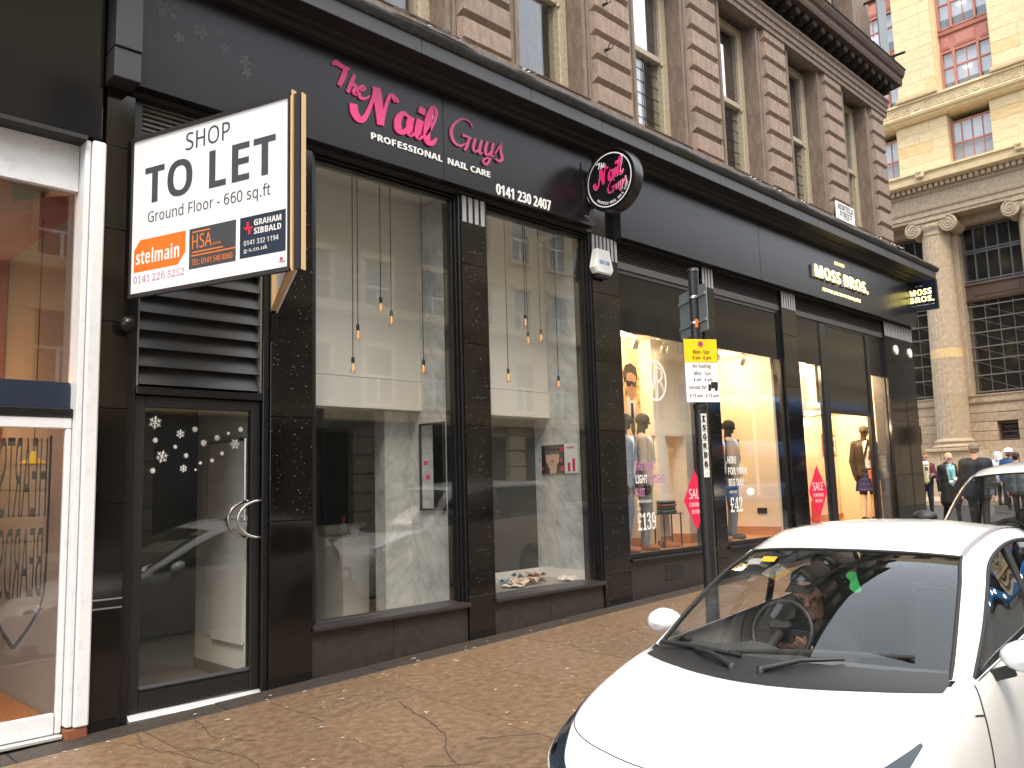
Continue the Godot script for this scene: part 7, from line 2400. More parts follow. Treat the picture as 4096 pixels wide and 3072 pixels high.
# meshes the smooth union of tapered capsules [a, b, ra, rb, colour] as surface nets
func nets(out: MB, bones: Array, cell: float, k: float) -> void:
	var lo := Vector3.ONE * 1e9
	var hi := -lo
	for q in bones:
		var r := maxf(q[2], q[3]) + cell * 2.5
		lo = lo.min(q[0] - Vector3.ONE * r).min(q[1] - Vector3.ONE * r)
		hi = hi.max(q[0] + Vector3.ONE * r).max(q[1] + Vector3.ONE * r)
	var nx := int((hi.x - lo.x) / cell) + 2
	var ny := int((hi.y - lo.y) / cell) + 2
	var nz := int((hi.z - lo.z) / cell) + 2
	var f := PackedFloat32Array()
	f.resize(nx * ny * nz)
	f.fill(0.5)
	var best := PackedFloat32Array()
	best.resize(f.size())
	best.fill(9.0)
	var id := PackedInt32Array()
	id.resize(f.size())
	for n in bones.size():
		var a: Vector3 = bones[n][0]
		var ab: Vector3 = bones[n][1] - a
		var ra: float = bones[n][2]
		var rb: float = bones[n][3]
		var l2 := maxf(ab.length_squared(), 1e-9)
		var m := maxf(ra, rb) + k + cell * 2.0
		var mn := a.min(a + ab) - Vector3.ONE * m - lo
		var mx := a.max(a + ab) + Vector3.ONE * m - lo
		for z in range(maxi(0, int(mn.z / cell)), mini(nz, int(mx.z / cell) + 1)):
			for y in range(maxi(0, int(mn.y / cell)), mini(ny, int(mx.y / cell) + 1)):
				var i := (z * ny + y) * nx
				for x in range(maxi(0, int(mn.x / cell)), mini(nx, int(mx.x / cell) + 1)):
					var p := lo + Vector3(x, y, z) * cell - a
					var t := clampf(p.dot(ab) / l2, 0.0, 1.0)
					var d := (p - ab * t).length() - lerpf(ra, rb, t)
					var j := i + x
					if d < best[j]:
						best[j] = d
						id[j] = n
					var o := f[j]
					var h := clampf(0.5 + 0.5 * (o - d) / k, 0.0, 1.0)
					f[j] = lerpf(o, d, h) - k * h * (1.0 - h)
	var vid := PackedInt32Array()
	vid.resize(f.size())
	vid.fill(-1)
	var sy := nx
	var sz := nx * ny
	var offs := [0, 1, sy, sy + 1, sz, sz + 1, sz + sy, sz + sy + 1]
	for z in nz - 1:
		for y in ny - 1:
			for x in nx - 1:
				var j := (z * ny + y) * nx + x
				var c := f[j]
				if absf(c) > cell * 2.2: continue
				var s := 0
				for o in 8:
					if f[j + offs[o]] < 0.0: s += 1
				if s == 0 or s == 8: continue
				var sum := Vector3.ZERO
				var cnt := 0
				for e in [[0, 1], [2, 3], [4, 5], [6, 7], [0, 2], [1, 3], [4, 6], [5, 7], [0, 4], [1, 5], [2, 6], [3, 7]]:
					var fa := f[j + offs[e[0]]]
					var fb := f[j + offs[e[1]]]
					if (fa < 0.0) == (fb < 0.0): continue
					var t := fa / (fa - fb)
					var pa := Vector3(e[0] & 1, (e[0] >> 1) & 1, e[0] >> 2)
					var pb := Vector3(e[1] & 1, (e[1] >> 1) & 1, e[1] >> 2)
					sum += pa.lerp(pb, t)
					cnt += 1
				var g := Vector3(f[j + 1] - c + f[j + sy + 1] - f[j + sy] + f[j + sz + 1] - f[j + sz], f[j + sy] - c + f[j + sy + 1] - f[j + 1] + f[j + sz + sy] - f[j + sz], f[j + sz] - c + f[j + sz + 1] - f[j + 1] + f[j + sz + sy] - f[j + sy])
				out.col = bones[id[j]][4]
				vid[j] = out.put(lo + (Vector3(x, y, z) + sum / cnt) * cell, g.normalized())
	for z in range(1, nz - 1):
		for y in range(1, ny - 1):
			for x in range(1, nx - 1):
				var j := (z * ny + y) * nx + x
				if vid[j] < 0 and absf(f[j]) > cell * 2.2: continue
				var a := f[j] < 0.0
				for ax in 3:
					var st: int = [1, sy, sz][ax]
					if (f[j + st] < 0.0) == a: continue
					var u: int = [sy, sz, 1][ax]
					var w: int = [sz, 1, sy][ax]
					var q := [vid[j - u - w], vid[j - w], vid[j], vid[j - u]]
					if q[0] < 0 or q[1] < 0 or q[2] < 0 or q[3] < 0: continue
					if a: out.i.append_array([q[0], q[2], q[1], q[0], q[3], q[2]])
					else: out.i.append_array([q[0], q[1], q[2], q[0], q[2], q[3]])
	out.col = Color(1, 1, 1)

func head_bones(c: Vector3, r: float, m: Basis, skin: Color, hair: Color, style: String) -> Array:
	var P := func(x: float, y: float, z: float) -> Vector3: return c + m * (Vector3(x, y, z) * r)
	var o := [[P.call(0, 0.25, -0.12), P.call(0, 0.2, 0.15), 0.80 * r, 0.78 * r, skin], [P.call(0, -0.3, 0.22), P.call(0, -0.62, 0.42), 0.58 * r, 0.36 * r, skin],
		[P.call(0, -0.5, -0.2), P.call(0, -1.5, -0.3), 0.50 * r, 0.52 * r, skin], [P.call(0, 0.05, 0.86), P.call(0, -0.25, 1.05), 0.09 * r, 0.15 * r, skin],
		[P.call(-0.76, 0.1, 0.0), P.call(-0.80, -0.25, 0.02), 0.16 * r, 0.11 * r, skin], [P.call(0.76, 0.1, 0.0), P.call(0.80, -0.25, 0.02), 0.16 * r, 0.11 * r, skin]]
	if style == "mannequin": return o
	var dark := Color(0.05, 0.035, 0.03)
	for s in [-1.0, 1.0]:
		o.append([P.call(0.30 * s, 0.03, 0.84), P.call(0.36 * s, 0.03, 0.81), 0.075 * r, 0.07 * r, dark])
		o.append([P.call(0.20 * s, 0.19, 0.845), P.call(0.44 * s, 0.21, 0.745), 0.05 * r, 0.04 * r, hair.lerp(skin, 0.45)])
	o.append([P.call(-0.2, -0.52, 0.78), P.call(0.2, -0.52, 0.78), 0.06 * r, 0.06 * r, Color(0.36, 0.13, 0.11)])
	if style != "bald":
		o.append([P.call(0, 0.42, -0.2), P.call(0, 0.50, 0.18), 0.84 * r, 0.64 * r, hair])
		o.append([P.call(0, 0.1, -0.38), P.call(0, -0.25, -0.42), 0.72 * r, 0.5 * r, hair])
	if style == "ponytail":
		o.append([P.call(0, 0.35, -0.9), P.call(0, 0.15, -1.15), 0.25 * r, 0.3 * r, hair])
		o.append([P.call(0, 0.15, -1.15), P.call(0, -0.9, -1.1), 0.32 * r, 0.12 * r, hair])
	if style == "beard":
		o.append([P.call(-0.35, -0.6, 0.45), P.call(0.35, -0.6, 0.45), 0.3 * r, 0.3 * r, hair])
		o.append([P.call(0, -0.75, 0.6), P.call(0, -0.85, 0.55), 0.28 * r, 0.2 * r, hair])
	return o

func hand_bones(w: Vector3, dir: Vector3, palm: Vector3, s: float, skin: Color, curl := 0.5) -> Array:
	# wrist, direction of the fingers, the way the palm faces
	var side := dir.cross(palm).normalized() * s
	var o := [[w, w + dir * 0.085, 0.022, 0.020, skin], [w + side * 0.018, w + dir * 0.085 + side * 0.028, 0.018, 0.017, skin], [w - side * 0.018, w + dir * 0.085 - side * 0.028, 0.018, 0.017, skin]]
	for k in 4:
		var b := w + dir * 0.088 + side * (0.034 - 0.0225 * k)
		var ln: float = [0.066, 0.076, 0.070, 0.054][k]
		var d1 := (dir + palm * curl * 0.6).normalized()
		var d2 := (dir + palm * curl * 2.2).normalized()
		o.append([b, b + d1 * ln * 0.5, 0.0095, 0.009, skin])
		o.append([b + d1 * ln * 0.5, b + d1 * ln * 0.5 + d2 * ln * 0.55, 0.009, 0.0075, skin])
	var tb := w + dir * 0.03 + side * 0.03
	var td := (dir * 0.7 + side * 0.8 + palm * 0.4).normalized()
	o.append([tb, tb + td * 0.04, 0.013, 0.011, skin])
	o.append([tb + td * 0.04, tb + td * 0.04 + (td + palm * 0.6 + dir * 0.5).normalized() * 0.035, 0.011, 0.008, skin])
	return o

# a standing or walking figure that faces +z; d holds its height, colours and pose
func person(called: String, label: String, cat: String, d: Dictionary, at: Vector3, turn: float, group := "") -> Node3D:
	var t := thing(called, label, cat, Vector3.ZERO, group)
	t.transform = Transform3D(Basis(Vector3.UP, turn), at)
	var H: float = d.h
	var skin: Color = d.skin
	var top: Color = d.top
	var leg: Color = d.leg
	var bulk: float = d.get("bulk", 1.0)
	var step: float = d.get("step", 0.0)
	var out := MB.new()
	var B := []
	var v := func(x: float, y: float, z: float) -> Vector3: return Vector3(x, y, z) * H
	for s in [-1.0, 1.0]:
		var st: float = step * s
		var hip: Vector3 = v.call(0.052 * s, 0.51, 0)
		var knee: Vector3 = v.call(0.055 * s, 0.28, st * 0.09 + 0.012)
		var ank: Vector3 = v.call(0.055 * s, 0.05, st * 0.16 - 0.01 - maxf(0.0, -st) * 0.05)
		B.append([hip, knee, 0.056 * H, 0.038 * H, d.get("thigh", leg)])
		B.append([knee, ank, 0.036 * H, 0.026 * H, d.get("shin", leg)])
		B.append([ank + v.call(0, -0.025, -0.015), ank + v.call(0.008 * s, -0.03, 0.085), 0.021 * H, 0.019 * H, d.get("shoe", Color(0.02, 0.02, 0.02))])
		B.append([v.call(0.05 * s, 0.53, 0), v.call(0.055 * s, 0.64, 0.0), 0.062 * H * bulk, 0.062 * H * bulk, top if d.get("long", 0.0) > 0 or d.get("jacket", true) else leg])
		B.append([v.call(0.055 * s, 0.64, 0), v.call(0.062 * s, 0.76, 0.0), 0.062 * H * bulk, 0.064 * H * bulk, top])
		B.append([v.call(0.03 * s, 0.815, -0.005), v.call(0.105 * s, 0.797, -0.005), 0.034 * H, 0.036 * H * bulk, top])
		if d.get("long", 0.0) > 0: B.append([v.call(0.045 * s, 0.53, 0), v.call(0.05 * s, 0.53 - d.long, 0.0), 0.072 * H * bulk, 0.076 * H * bulk, top])
		elif d.get("jacket", true): B.append([v.call(0.05 * s, 0.53, 0), v.call(0.055 * s, 0.475, 0.0), 0.066 * H * bulk, 0.064 * H * bulk, top])
		var arm: Array = d.get("arms", [[0.0, 0.0], [0.0, 0.0]])[0 if s < 0 else 1]
		var sh: Vector3 = v.call(0.112 * s, 0.79, -0.005)
		var el: Vector3 = sh + v.call(0.03 * s, -0.17 * cos(arm[0]), 0.17 * sin(arm[0]))
		var wd: Vector3 = Vector3(-0.35 * s * clampf(arm[1] - arm[0], 0.0, 1.0), -cos(arm[1]), sin(arm[1])).normalized()
		var wr: Vector3 = el + wd * 0.145 * H
		B.append([sh, el, 0.034 * H * bulk, 0.028 * H * bulk, top])
		B.append([el, wr, 0.028 * H * bulk, 0.021 * H * bulk, top])
		nets(out, hand_bones(wr, wd, Vector3(-s, 0, 0) if arm[1] < 0.6 else Vector3(-s * 0.6, 0.5, -0.5).normalized(), s, d.get("hand", skin), d.get("curl", 0.5)), 0.007, 0.006)
	B.append([v.call(0, 0.56, 0.012), v.call(0, 0.76, 0.022), 0.062 * H * bulk, 0.066 * H * bulk, d.get("front", top)])
	if d.has("front"):
		B.append([v.call(0, 0.60, 0.048 * bulk), v.call(0, 0.80, 0.040 * bulk), 0.030 * H, 0.030 * H, d.front])
	if d.has("tie"): B.append([v.call(0, 0.64, 0.082), v.call(0, 0.815, 0.068), 0.012 * H, 0.010 * H, d.tie])
	if d.has("fur"):
		for s in [-1.0, 1.0]: B.append([v.call(0.02 * s, 0.845, -0.055), v.call(0.075 * s, 0.815, 0.03), 0.036 * H, 0.026 * H, d.fur])
	if d.has("hoodie"): B.append([v.call(0, 0.92, -0.015), v.call(0, 0.85, -0.02), 0.072 * H, 0.06 * H, d.hoodie])
	var tilt: Vector3 = d.get("look", Vector3.ZERO)
	nets(out, B, d.get("cell", 0.022), 0.02)
	var hm := Basis.from_euler(tilt)
	nets(out, head_bones(v.call(0, 0.93, 0.012), 0.062 * H * d.get("head", 1.0), hm, skin, d.get("hair", Color(0.1, 0.07, 0.05)), d.get("style", "short")), 0.0095, 0.012)
	part(t, "body", out, M.flesh)
	org[t] = Vector3.ZERO
	return t

func people() -> void:
	var fair := Color(0.56, 0.33, 0.25)
	var g := func(x: float, z: float) -> Vector3: return Vector3(x, SLOPE * x - 0.01, z)
	var face_cam := -2.0   # towards -x and a little to the street
	var p := person("person", "person in a maroon jacket and pale yellow top looking at a phone by the corner", "person", {"h": 1.64, "skin": fair, "top": Color(0.10, 0.018, 0.035), "leg": Color(0.014, 0.018, 0.035), "front": Color(0.62, 0.58, 0.36), "hair": Color(0.16, 0.08, 0.05), "arms": [[0.25, 1.9], [0.2, 1.7]], "look": Vector3(0.35, 0.0, 0), "jacket": false}, g.call(22.19, -1.02), -1.1)
	var b := MB.new()
	b.obox(Vector3(0.0, 1.22, 0.30), Basis(Vector3.RIGHT, -0.9), Vector3(0.036, 0.075, 0.005), 0.004)
	part(p, "phone", b, M.rubber)
	b = MB.new()
	b.lathe(Vector3(0.0, 1.27, 0.045), [Vector2(0.0, 0.0), Vector2(0.09, 0.02), Vector2(0.115, 0.07), Vector2(0.08, 0.13), Vector2(0.06, 0.14)], 16)
	part(p, "white_scarf", b, M.white)
	p = person("person", "blonde person with ponytail in a long black padded coat, lanyard and yellow bag strap", "person", {"h": 1.6, "skin": Color(0.62, 0.38, 0.31), "top": Color(0.008, 0.008, 0.010), "leg": Color(0.012, 0.012, 0.014), "hair": Color(0.56, 0.38, 0.16), "style": "ponytail", "long": 0.2, "bulk": 1.22, "fur": Color(0.03, 0.026, 0.024), "front": Color(0.30, 0.50, 0.56), "look": Vector3(0.1, -0.75, 0), "step": 0.7}, g.call(20.47, 0.09), -0.95)
	b = MB.new()
	for k in 6:
		var rows := []
		for e in 2:
			var row := PackedVector3Array()
			for q in 25: row.append(Vector3(cos(TAU * q / 24.0) * 0.208, 1.0 - 0.115 * k - 0.012 * e, sin(TAU * q / 24.0) * 0.165))
			rows.append(row)
		b.grid(rows, true, true)
	part(p, "coat_seam", b, M.rubber)
	b = MB.new()
	b.tube([Vector3(0.16, 1.33, 0.05), Vector3(0.15, 1.1, 0.165), Vector3(0.17, 0.85, 0.19)], [0.016], 6)
	part(p, "bag_strap", b, M.strap_yellow)
	b = MB.new()
	b.tube([Vector3(-0.04, 1.35, 0.11), Vector3(-0.012, 1.15, 0.175), Vector3(0.0, 1.0, 0.18)], [0.011], 6)
	b.tube([Vector3(0.04, 1.35, 0.11), Vector3(0.012, 1.15, 0.175), Vector3(0.0, 1.0, 0.18)], [0.011], 6)
	part(p, "lanyard", b, M.teal)
	b = MB.new()
	b.box(Vector3(0.03, 0.98, 0.185), Vector3(0.12, 1.05, 0.2), 0.006)
	part(p, "badge", b, M.white)
	b = MB.new()
	b.box(Vector3(-0.07, 0.93, 0.185), Vector3(0.01, 0.985, 0.2), 0.006)
	part(p, "badge", b, M.white)
	person("person", "broad person in a dark navy jacket with short grey hair, seen from behind", "person", {"h": 1.79, "skin": fair, "top": Color(0.010, 0.012, 0.022), "leg": Color(0.01, 0.01, 0.014), "hair": Color(0.20, 0.17, 0.15), "bulk": 1.32}, g.call(17.03, 1.65), 1.7)
	person("person", "person in a white hooded top beyond the white van", "person", {"h": 1.56, "skin": fair, "top": Color(0.82, 0.82, 0.84), "leg": Color(0.02, 0.02, 0.03), "hoodie": Color(0.82, 0.82, 0.84), "bulk": 1.15}, g.call(26.88, -0.58), 1.2)
	p = person("person", "bearded person in a white cap and blue jacket near the bank", "person", {"h": 1.62, "skin": fair, "top": Color(0.015, 0.07, 0.20), "leg": Color(0.02, 0.02, 0.03), "hair": Color(0.06, 0.03, 0.02), "style": "beard", "look": Vector3(0.1, -0.5, 0)}, g.call(24.82, 0.21), -1.3)
	b = MB.new()
	var hc := Vector3(0, 1.62 * 0.93, 0.02)
	b.lathe(hc + Vector3(0, 0.02, 0), [Vector2(0.104, 0.0), Vector2(0.105, 0.05), Vector2(0.085, 0.09), Vector2(0.04, 0.108), Vector2(0.0, 0.112)], 18)
	b.obox(hc + Vector3(-0.05, 0.03, 0.12), Basis(Vector3.UP, -0.5) * Basis(Vector3.RIGHT, 0.15), Vector3(0.075, 0.006, 0.06), 0.004)
	part(p, "cap", b, M.white)
	person("person", "dark haired person in a grey jacket, head just above the white van", "person", {"h": 1.55, "skin": fair, "top": Color(0.12, 0.15, 0.18), "leg": Color(0.02, 0.02, 0.03), "hair": Color(0.035, 0.02, 0.018), "bulk": 1.15}, g.call(20.43, 1.47), 1.4)
	# shop dummies
	var dum := Color(0.035, 0.025, 0.018)
	var grp := "dummies in the menswear windows"
	var fl := 0.806
	mannequin("dummy in a grey beige blazer, white shirt and navy tie in the first menswear window", Vector3(9.58, fl, -0.42), 0.75, 1.92, Color(0.40, 0.34, 0.28), Color(0.20, 0.20, 0.21), Color(0.012, 0.014, 0.03), Color(0.30, 0.09, 0.035))
	mannequin("dummy in a light blue suit and striped shirt, half hidden by the granite pier", Vector3(9.14, fl, -0.40), 0.6, 1.90, Color(0.20, 0.26, 0.37), Color(0.17, 0.22, 0.33), Color(0.6, 0.62, 0.68), Color(0.34, 0.12, 0.05))
	mannequin("dummy in a beige jacket with a red tie in the second menswear window", Vector3(12.02, fl, -0.50), 0.7, 1.92, Color(0.36, 0.31, 0.26), Color(0.16, 0.19, 0.23), Color(0.38, 0.012, 0.04), Color(0.012, 0.012, 0.012))
	mannequin("dummy in a navy jacket at the left edge of the second menswear window", Vector3(11.50, fl, -0.42), 0.5, 1.90, Color(0.012, 0.015, 0.035), Color(0.05, 0.05, 0.055), Color(0.02, 0.02, 0.02), Color(0.2, 0.08, 0.03))
	var k := mannequin("dummy in a brown tweed jacket, blue tartan kilt and cream socks by the door", Vector3(17.98, fl, -0.75), -0.75, 2.03, Color(0.024, 0.016, 0.010), Color(0.6, 0.55, 0.44), Color(0.05, 0.02, 0.05), Color(0.04, 0.03, 0.025), true)
	b = MB.new()
	var rows := []
	for y in 6:
		var row := PackedVector3Array()
		for q in 97:
			var a := TAU * q / 96.0
			var rr := lerpf(0.165, 0.245, y / 5.0) + 0.010 * (y / 5.0) * (1.0 if q % 4 < 2 else -1.0)
			row.append(Vector3(cos(a) * rr, 1.16 - 0.108 * y, sin(a) * rr * 0.82))
		rows.append(row)
	b.grid(rows, false, true)
	part(k, "kilt", b, M.tartan)
	b = MB.new()
	for y in 5: b.lathe(Vector3(0, 1.09 - 0.108 * y, 0), [Vector2(lerpf(0.176, 0.243, y / 5.0), 0.0), Vector2(lerpf(0.178, 0.245, y / 5.0), 0.012)], 32)
	part(k, "kilt_line", b, M.tartan_line)
	b = MB.new()
	b.obox(Vector3(0.0, 0.97, 0.235), Basis(Vector3.RIGHT, -0.12), Vector3(0.07, 0.09, 0.02), 0.02)
	b.tube([Vector3(0.03, 0.9, 0.25), Vector3(0.03, 0.82, 0.262)], [0.012, 0.005], 6)
	b.tube([Vector3(-0.03, 0.9, 0.25), Vector3(-0.03, 0.82, 0.262)], [0.012, 0.005], 6)
	part(k, "sporran", b, M.leather)
	b = MB.new()
	b.box(Vector3(-0.17, 0.52, -0.02), Vector3(-0.155, 0.60, 0.04), 0.004)
	part(k, "sock_flash", b, M.purple)
	# the driver of the white car
	var H := 1.0
	var out := MB.new()
	var o := Vector3(5.12, 0, 4.10)
	var sk := Color(0.42, 0.24, 0.18)
	var cl := Color(0.012, 0.012, 0.014)
	var B := []
	var hc2 := Vector3(0, 1.02, 0)
	# local axes: x back through the car, z across
	for s in [-1.0, 1.0]:
		B.append([Vector3(0.16, 0.50, 0.09 * s), Vector3(0.10, 0.72, 0.12 * s), 0.11, 0.12, cl])
		B.append([Vector3(0.08, 0.79, 0.05 * s), Vector3(0.08, 0.76, 0.18 * s), 0.06, 0.065, cl])
		B.append([Vector3(0.08, 0.76, 0.20 * s), Vector3(-0.06, 0.54, 0.24 * s), 0.058, 0.048, cl])
		B.append([Vector3(-0.06, 0.54, 0.24 * s), Vector3(-0.27, 0.72, 0.09 * s), 0.046, 0.034, cl])
		B.append([Vector3(0.16, 0.40, 0.09 * s), Vector3(-0.28, 0.46, 0.11 * s), 0.085, 0.065, Color(0.02, 0.025, 0.04)])
		B.append([Vector3(-0.28, 0.46, 0.11 * s), Vector3(-0.42, 0.18, 0.12 * s), 0.06, 0.045, Color(0.02, 0.025, 0.04)])
	for q in B:
		q[0] += o
		q[1] += o
	nets(out, B, 0.02, 0.03)
	nets(out, head_bones(o + Vector3(-0.02, 1.03, 0.0), 0.112, Basis(Vector3.UP, -PI / 2 + 0.25) * Basis(Vector3.RIGHT, 0.45), sk, Color(0.05, 0.03, 0.02), "bald"), 0.008, 0.012)
	for s in [-1.0, 1.0]: nets(out, hand_bones(o + Vector3(-0.27, 0.72, 0.09 * s), Vector3(-0.5, 0.45, -0.6 * s).normalized(), Vector3(0.5, 0.6, -0.4 * s).normalized(), -s, sk, 0.7), 0.006, 0.006)
	for q in out.v.size(): out.v[q] -= o
	var dr := thing("person", "driver in dark clothes and flat cap looking down behind the white car's windscreen", "person", o)
	org[dr] = Vector3.ZERO
	part(dr, "body", out, M.flesh)
	b = MB.new()
	b.lathe(Vector3(0.02, 1.06, 0), [Vector2(0.125, -0.02), Vector2(0.132, 0.03), Vector2(0.115, 0.085), Vector2(0.06, 0.115), Vector2(0.0, 0.12)], 18, Vector3(-0.25, 1, 0).normalized())
	b.obox(Vector3(-0.13, 1.065, 0), Basis(Vector3(0, 0, 1), 0.5), Vector3(0.06, 0.006, 0.085), 0.004)
	part(dr, "cap", b, M.rubber)

func mannequin(label: String, at: Vector3, turn: float, h: float, jacket: Color, trousers: Color, tie: Color, shoe_c: Color, kilt := false) -> Node3D:
	var d := {"h": h, "skin": Color(0.035, 0.025, 0.018), "top": jacket, "leg": trousers, "front": Color(0.72, 0.72, 0.70), "tie": tie, "shoe": shoe_c, "style": "mannequin", "look": Vector3(0, 0.5 if not kilt else 0.3, 0), "cell": 0.017, "head": 0.95, "arms": [[-0.05, 0.15], [0.0, 0.2]]}
	if kilt: d.merge({"thigh": Color(0.035, 0.025, 0.018), "shin": Color(0.66, 0.60, 0.48)})
	var t := person("shop_dummy", label, "mannequin", d, at, turn, "dummies in the menswear windows")
	var b := MB.new()
	# lapels, buttons and pockets
	for s in [-1.0, 1.0]:
		var m := Transform3D(Basis(), Vector3(0, 0, 0))
		b.obox(Vector3(0.052 * s, 0.735 * h, 0.083 * h), Basis(Vector3(0, 0, 1), 0.30 * s) * Basis(Vector3.UP, 0.35 * s), Vector3(0.026, 0.095 * h / 1.0, 0.006), 0.004)
		b.obox(Vector3(0.10 * s, 0.53 * h, 0.074 * h), Basis(Vector3.UP, 0.55 * s), Vector3(0.05, 0.02, 0.004), 0.003)
	var jm: StandardMaterial3D = M.cloth.duplicate()
	jm.albedo_color = lin(jacket.r * 0.9, jacket.g * 0.9, jacket.b * 0.9)
	part(t, "lapel", b, jm)
	b = MB.new()
	for y in [0.585, 0.625]: b.lathe(Vector3(0.0, y * h, 0.088 * h), [Vector2(0.011, 0.0), Vector2(0.011, 0.004), Vector2(0.0, 0.006)], 10, Vector3.BACK)
	part(t, "button", b, M.rubber)
	return t

func signs() -> void:
	# V-shaped letting board
	var wallA := Vector3(2.41, 0, 0.05)
	var apex := Vector3(2.92, 0, 1.53)
	var wallB := Vector3(3.55, 0, 0.12)
	var t := thing("letting_board", "white V-shaped SHOP TO LET board fixed to the wall over the louvre", "sign", Vector3(2.95, 3.28, 0.6))
	var y0 := 3.28
	var y1 := 4.535
	var ax := (apex - wallA).normalized()
	var az := ax.cross(Vector3.UP)   # out of the written face
	var m := Basis(ax, Vector3.UP, az)
	var ln := wallA.distance_to(apex)
	var o := wallA + Vector3(0, y0, 0)
	var b := MB.new()
	b.obox(o + m * Vector3(ln / 2, (y1 - y0) / 2, -0.008), m, Vector3(ln / 2, (y1 - y0) / 2, 0.008), 0.002)
	part(t, "front_panel", b, M.board_white)
	b = MB.new()
	for q in [[0, -0.02, ln, 0.012], [0, y1 - y0 - 0.008, ln, y1 - y0 + 0.02], [-0.012, -0.02, 0.0, y1 - y0 + 0.02], [ln, -0.02, ln + 0.014, y1 - y0 + 0.02]]:
		b.obox(o + m * Vector3((q[0] + q[2]) / 2, (q[1] + q[3]) / 2, 0.0), m, Vector3((q[2] - q[0]) / 2, (q[3] - q[1]) / 2, 0.014))
	part(t, "panel_edging", b, M.sill_brown)
	var ax2 := (wallB - apex).normalized()
	var m2 := Basis(ax2, Vector3.UP, ax2.cross(Vector3.UP))
	var ln2 := wallB.distance_to(apex)
	var o2 := apex + Vector3(0.045, y0, 0.045)
	b = MB.new()
	b.obox(o2 + m2 * Vector3(ln2 / 2, (y1 - y0) / 2, 0), m2, Vector3(ln2 / 2, (y1 - y0) / 2, 0.008), 0.002)
	part(t, "rear_panel", b, M.board_white)
	b = MB.new()
	for q in [[0.01, y1 - y0 - 0.03, ln2, y1 - y0], [0.01, 0, ln2, 0.03], [0.0, 0, 0.03, y1 - y0], [ln2 - 0.1, 0.0, ln2, y1 - y0]]:
		b.obox(o2 + m2 * Vector3((q[0] + q[2]) / 2, (q[1] + q[3]) / 2, -0.03), m2, Vector3((q[2] - q[0]) / 2, (q[3] - q[1]) / 2, 0.02))
	b.obox(o + m * Vector3(ln - 0.02, (y1 - y0) / 2, -0.032), m, Vector3(0.022, (y1 - y0) / 2, 0.022))
	b.obox(o + m * Vector3(ln + 0.035, (y1 - y0) / 2 + 0.01, -0.012), m, Vector3(0.005, (y1 - y0) / 2 + 0.03, 0.02))
	b.obox(o + m * Vector3(ln + 0.10, (y1 - y0) / 2, -0.04), m, Vector3(0.004, (y1 - y0) / 2 + 0.015, 0.02))
	part(t, "timber_batten", b, M.timber_edge)
	b = MB.new()
	b.obox(o + m * Vector3(ln + 0.0675, (y1 - y0) / 2, -0.03), m, Vector3(0.0235, (y1 - y0) / 2 + 0.01, 0.026))
	part(t, "corner_gap", b, M.soffit_black)
	# its print; u to the right and v up in parts of the panel
	var W := ln
	var H := y1 - y0
	var P := func(u: float, v: float, d := 0.001) -> Vector3: return o + m * Vector3(u * W, v * H, d)
	var put := func(s: String, u0: float, v0: float, u1: float, v1: float, f: int, ma: Material, d := 0.001) -> void:
		text(t, "lettering", s, P.call(u0, v0, d), ax * (u1 - u0) * W, Vector3(0, (v1 - v0) * H, 0), f, ma, 0.001)
	var blk := func(u0: float, v0: float, u1: float, v1: float, ma: Material, nm := "print_block", d := 0.001) -> void:
		var q := MB.new()
		q.obox(o + m * Vector3((u0 + u1) / 2 * W, (v0 + v1) / 2 * H, d), m, Vector3((u1 - u0) / 2 * W, (v1 - v0) / 2 * H, 0.0008))
		part(t, nm, q, ma)
	put.call("SHOP", 0.36, 0.845, 0.645, 0.955, 0, M.ink_grey)
	put.call("TO LET", 0.085, 0.57, 0.925, 0.80, 1, M.ink_grey)
	put.call("Ground Floor - 660 sq.ft", 0.11, 0.425, 0.895, 0.52, 0, M.ink_grey)
	var q := MB.new()
	var poly := PackedVector2Array()
	for v in V([0.02, 0.145, 0.02, 0.285, 0.06, 0.345, 0.37, 0.345, 0.37, 0.215, 0.32, 0.145]): poly.append(v * Vector2(W, H))
	q.prism(poly, 0.0, 0.0016, Transform3D(m, o))
	part(t, "print_block", q, M.orange, "orange arrow shaped agent's logo")
	put.call("stelmain", 0.035, 0.19, 0.33, 0.285, 1, M.letter_white, 0.0018)
	put.call("0141 226 5252", 0.02, 0.075, 0.365, 0.12, 2, M.sticker_pink)
	blk.call(0.395, 0.10, 0.69, 0.345, M.charcoal)
	put.call("HSA", 0.415, 0.22, 0.54, 0.305, 0, M.orange_line, 0.002)
	put.call("RETAIL", 0.55, 0.222, 0.60, 0.235, 0, M.orange_line, 0.002)
	for v in [[0.415, 0.53, 0.318], [0.415, 0.61, 0.195], [0.41, 0.69, 0.175]]: blk.call(v[0], v[2], v[1], v[2] + 0.008, M.orange_line, "print_line", 0.002)
	put.call("TEL: 0141 548 8060", 0.415, 0.12, 0.67, 0.155, 0, M.orange_line, 0.002)
	blk.call(0.715, 0.105, 0.985, 0.345, M.navy)
	put.call("GRAHAM", 0.80, 0.285, 0.96, 0.32, 1, M.letter_white, 0.002)
	put.call("SIBBALD", 0.80, 0.235, 0.96, 0.27, 1, M.letter_white, 0.002)
	put.call("0141 332 1194", 0.74, 0.175, 0.945, 0.205, 0, M.letter_white, 0.002)
	put.call("g-s.co.uk", 0.74, 0.13, 0.88, 0.16, 0, M.letter_white, 0.002)
	blk.call(0.742, 0.270, 0.79, 0.284, M.red, "logo_bar", 0.002)
	blk.call(0.757, 0.284, 0.770, 0.315, M.red, "logo_bar", 0.0025)
	blk.call(0.765, 0.240, 0.778, 0.270, M.red, "logo_bar", 0.0025)
	blk.call(0.952, 0.055, 0.968, 0.072, M.red, "logo_bar")
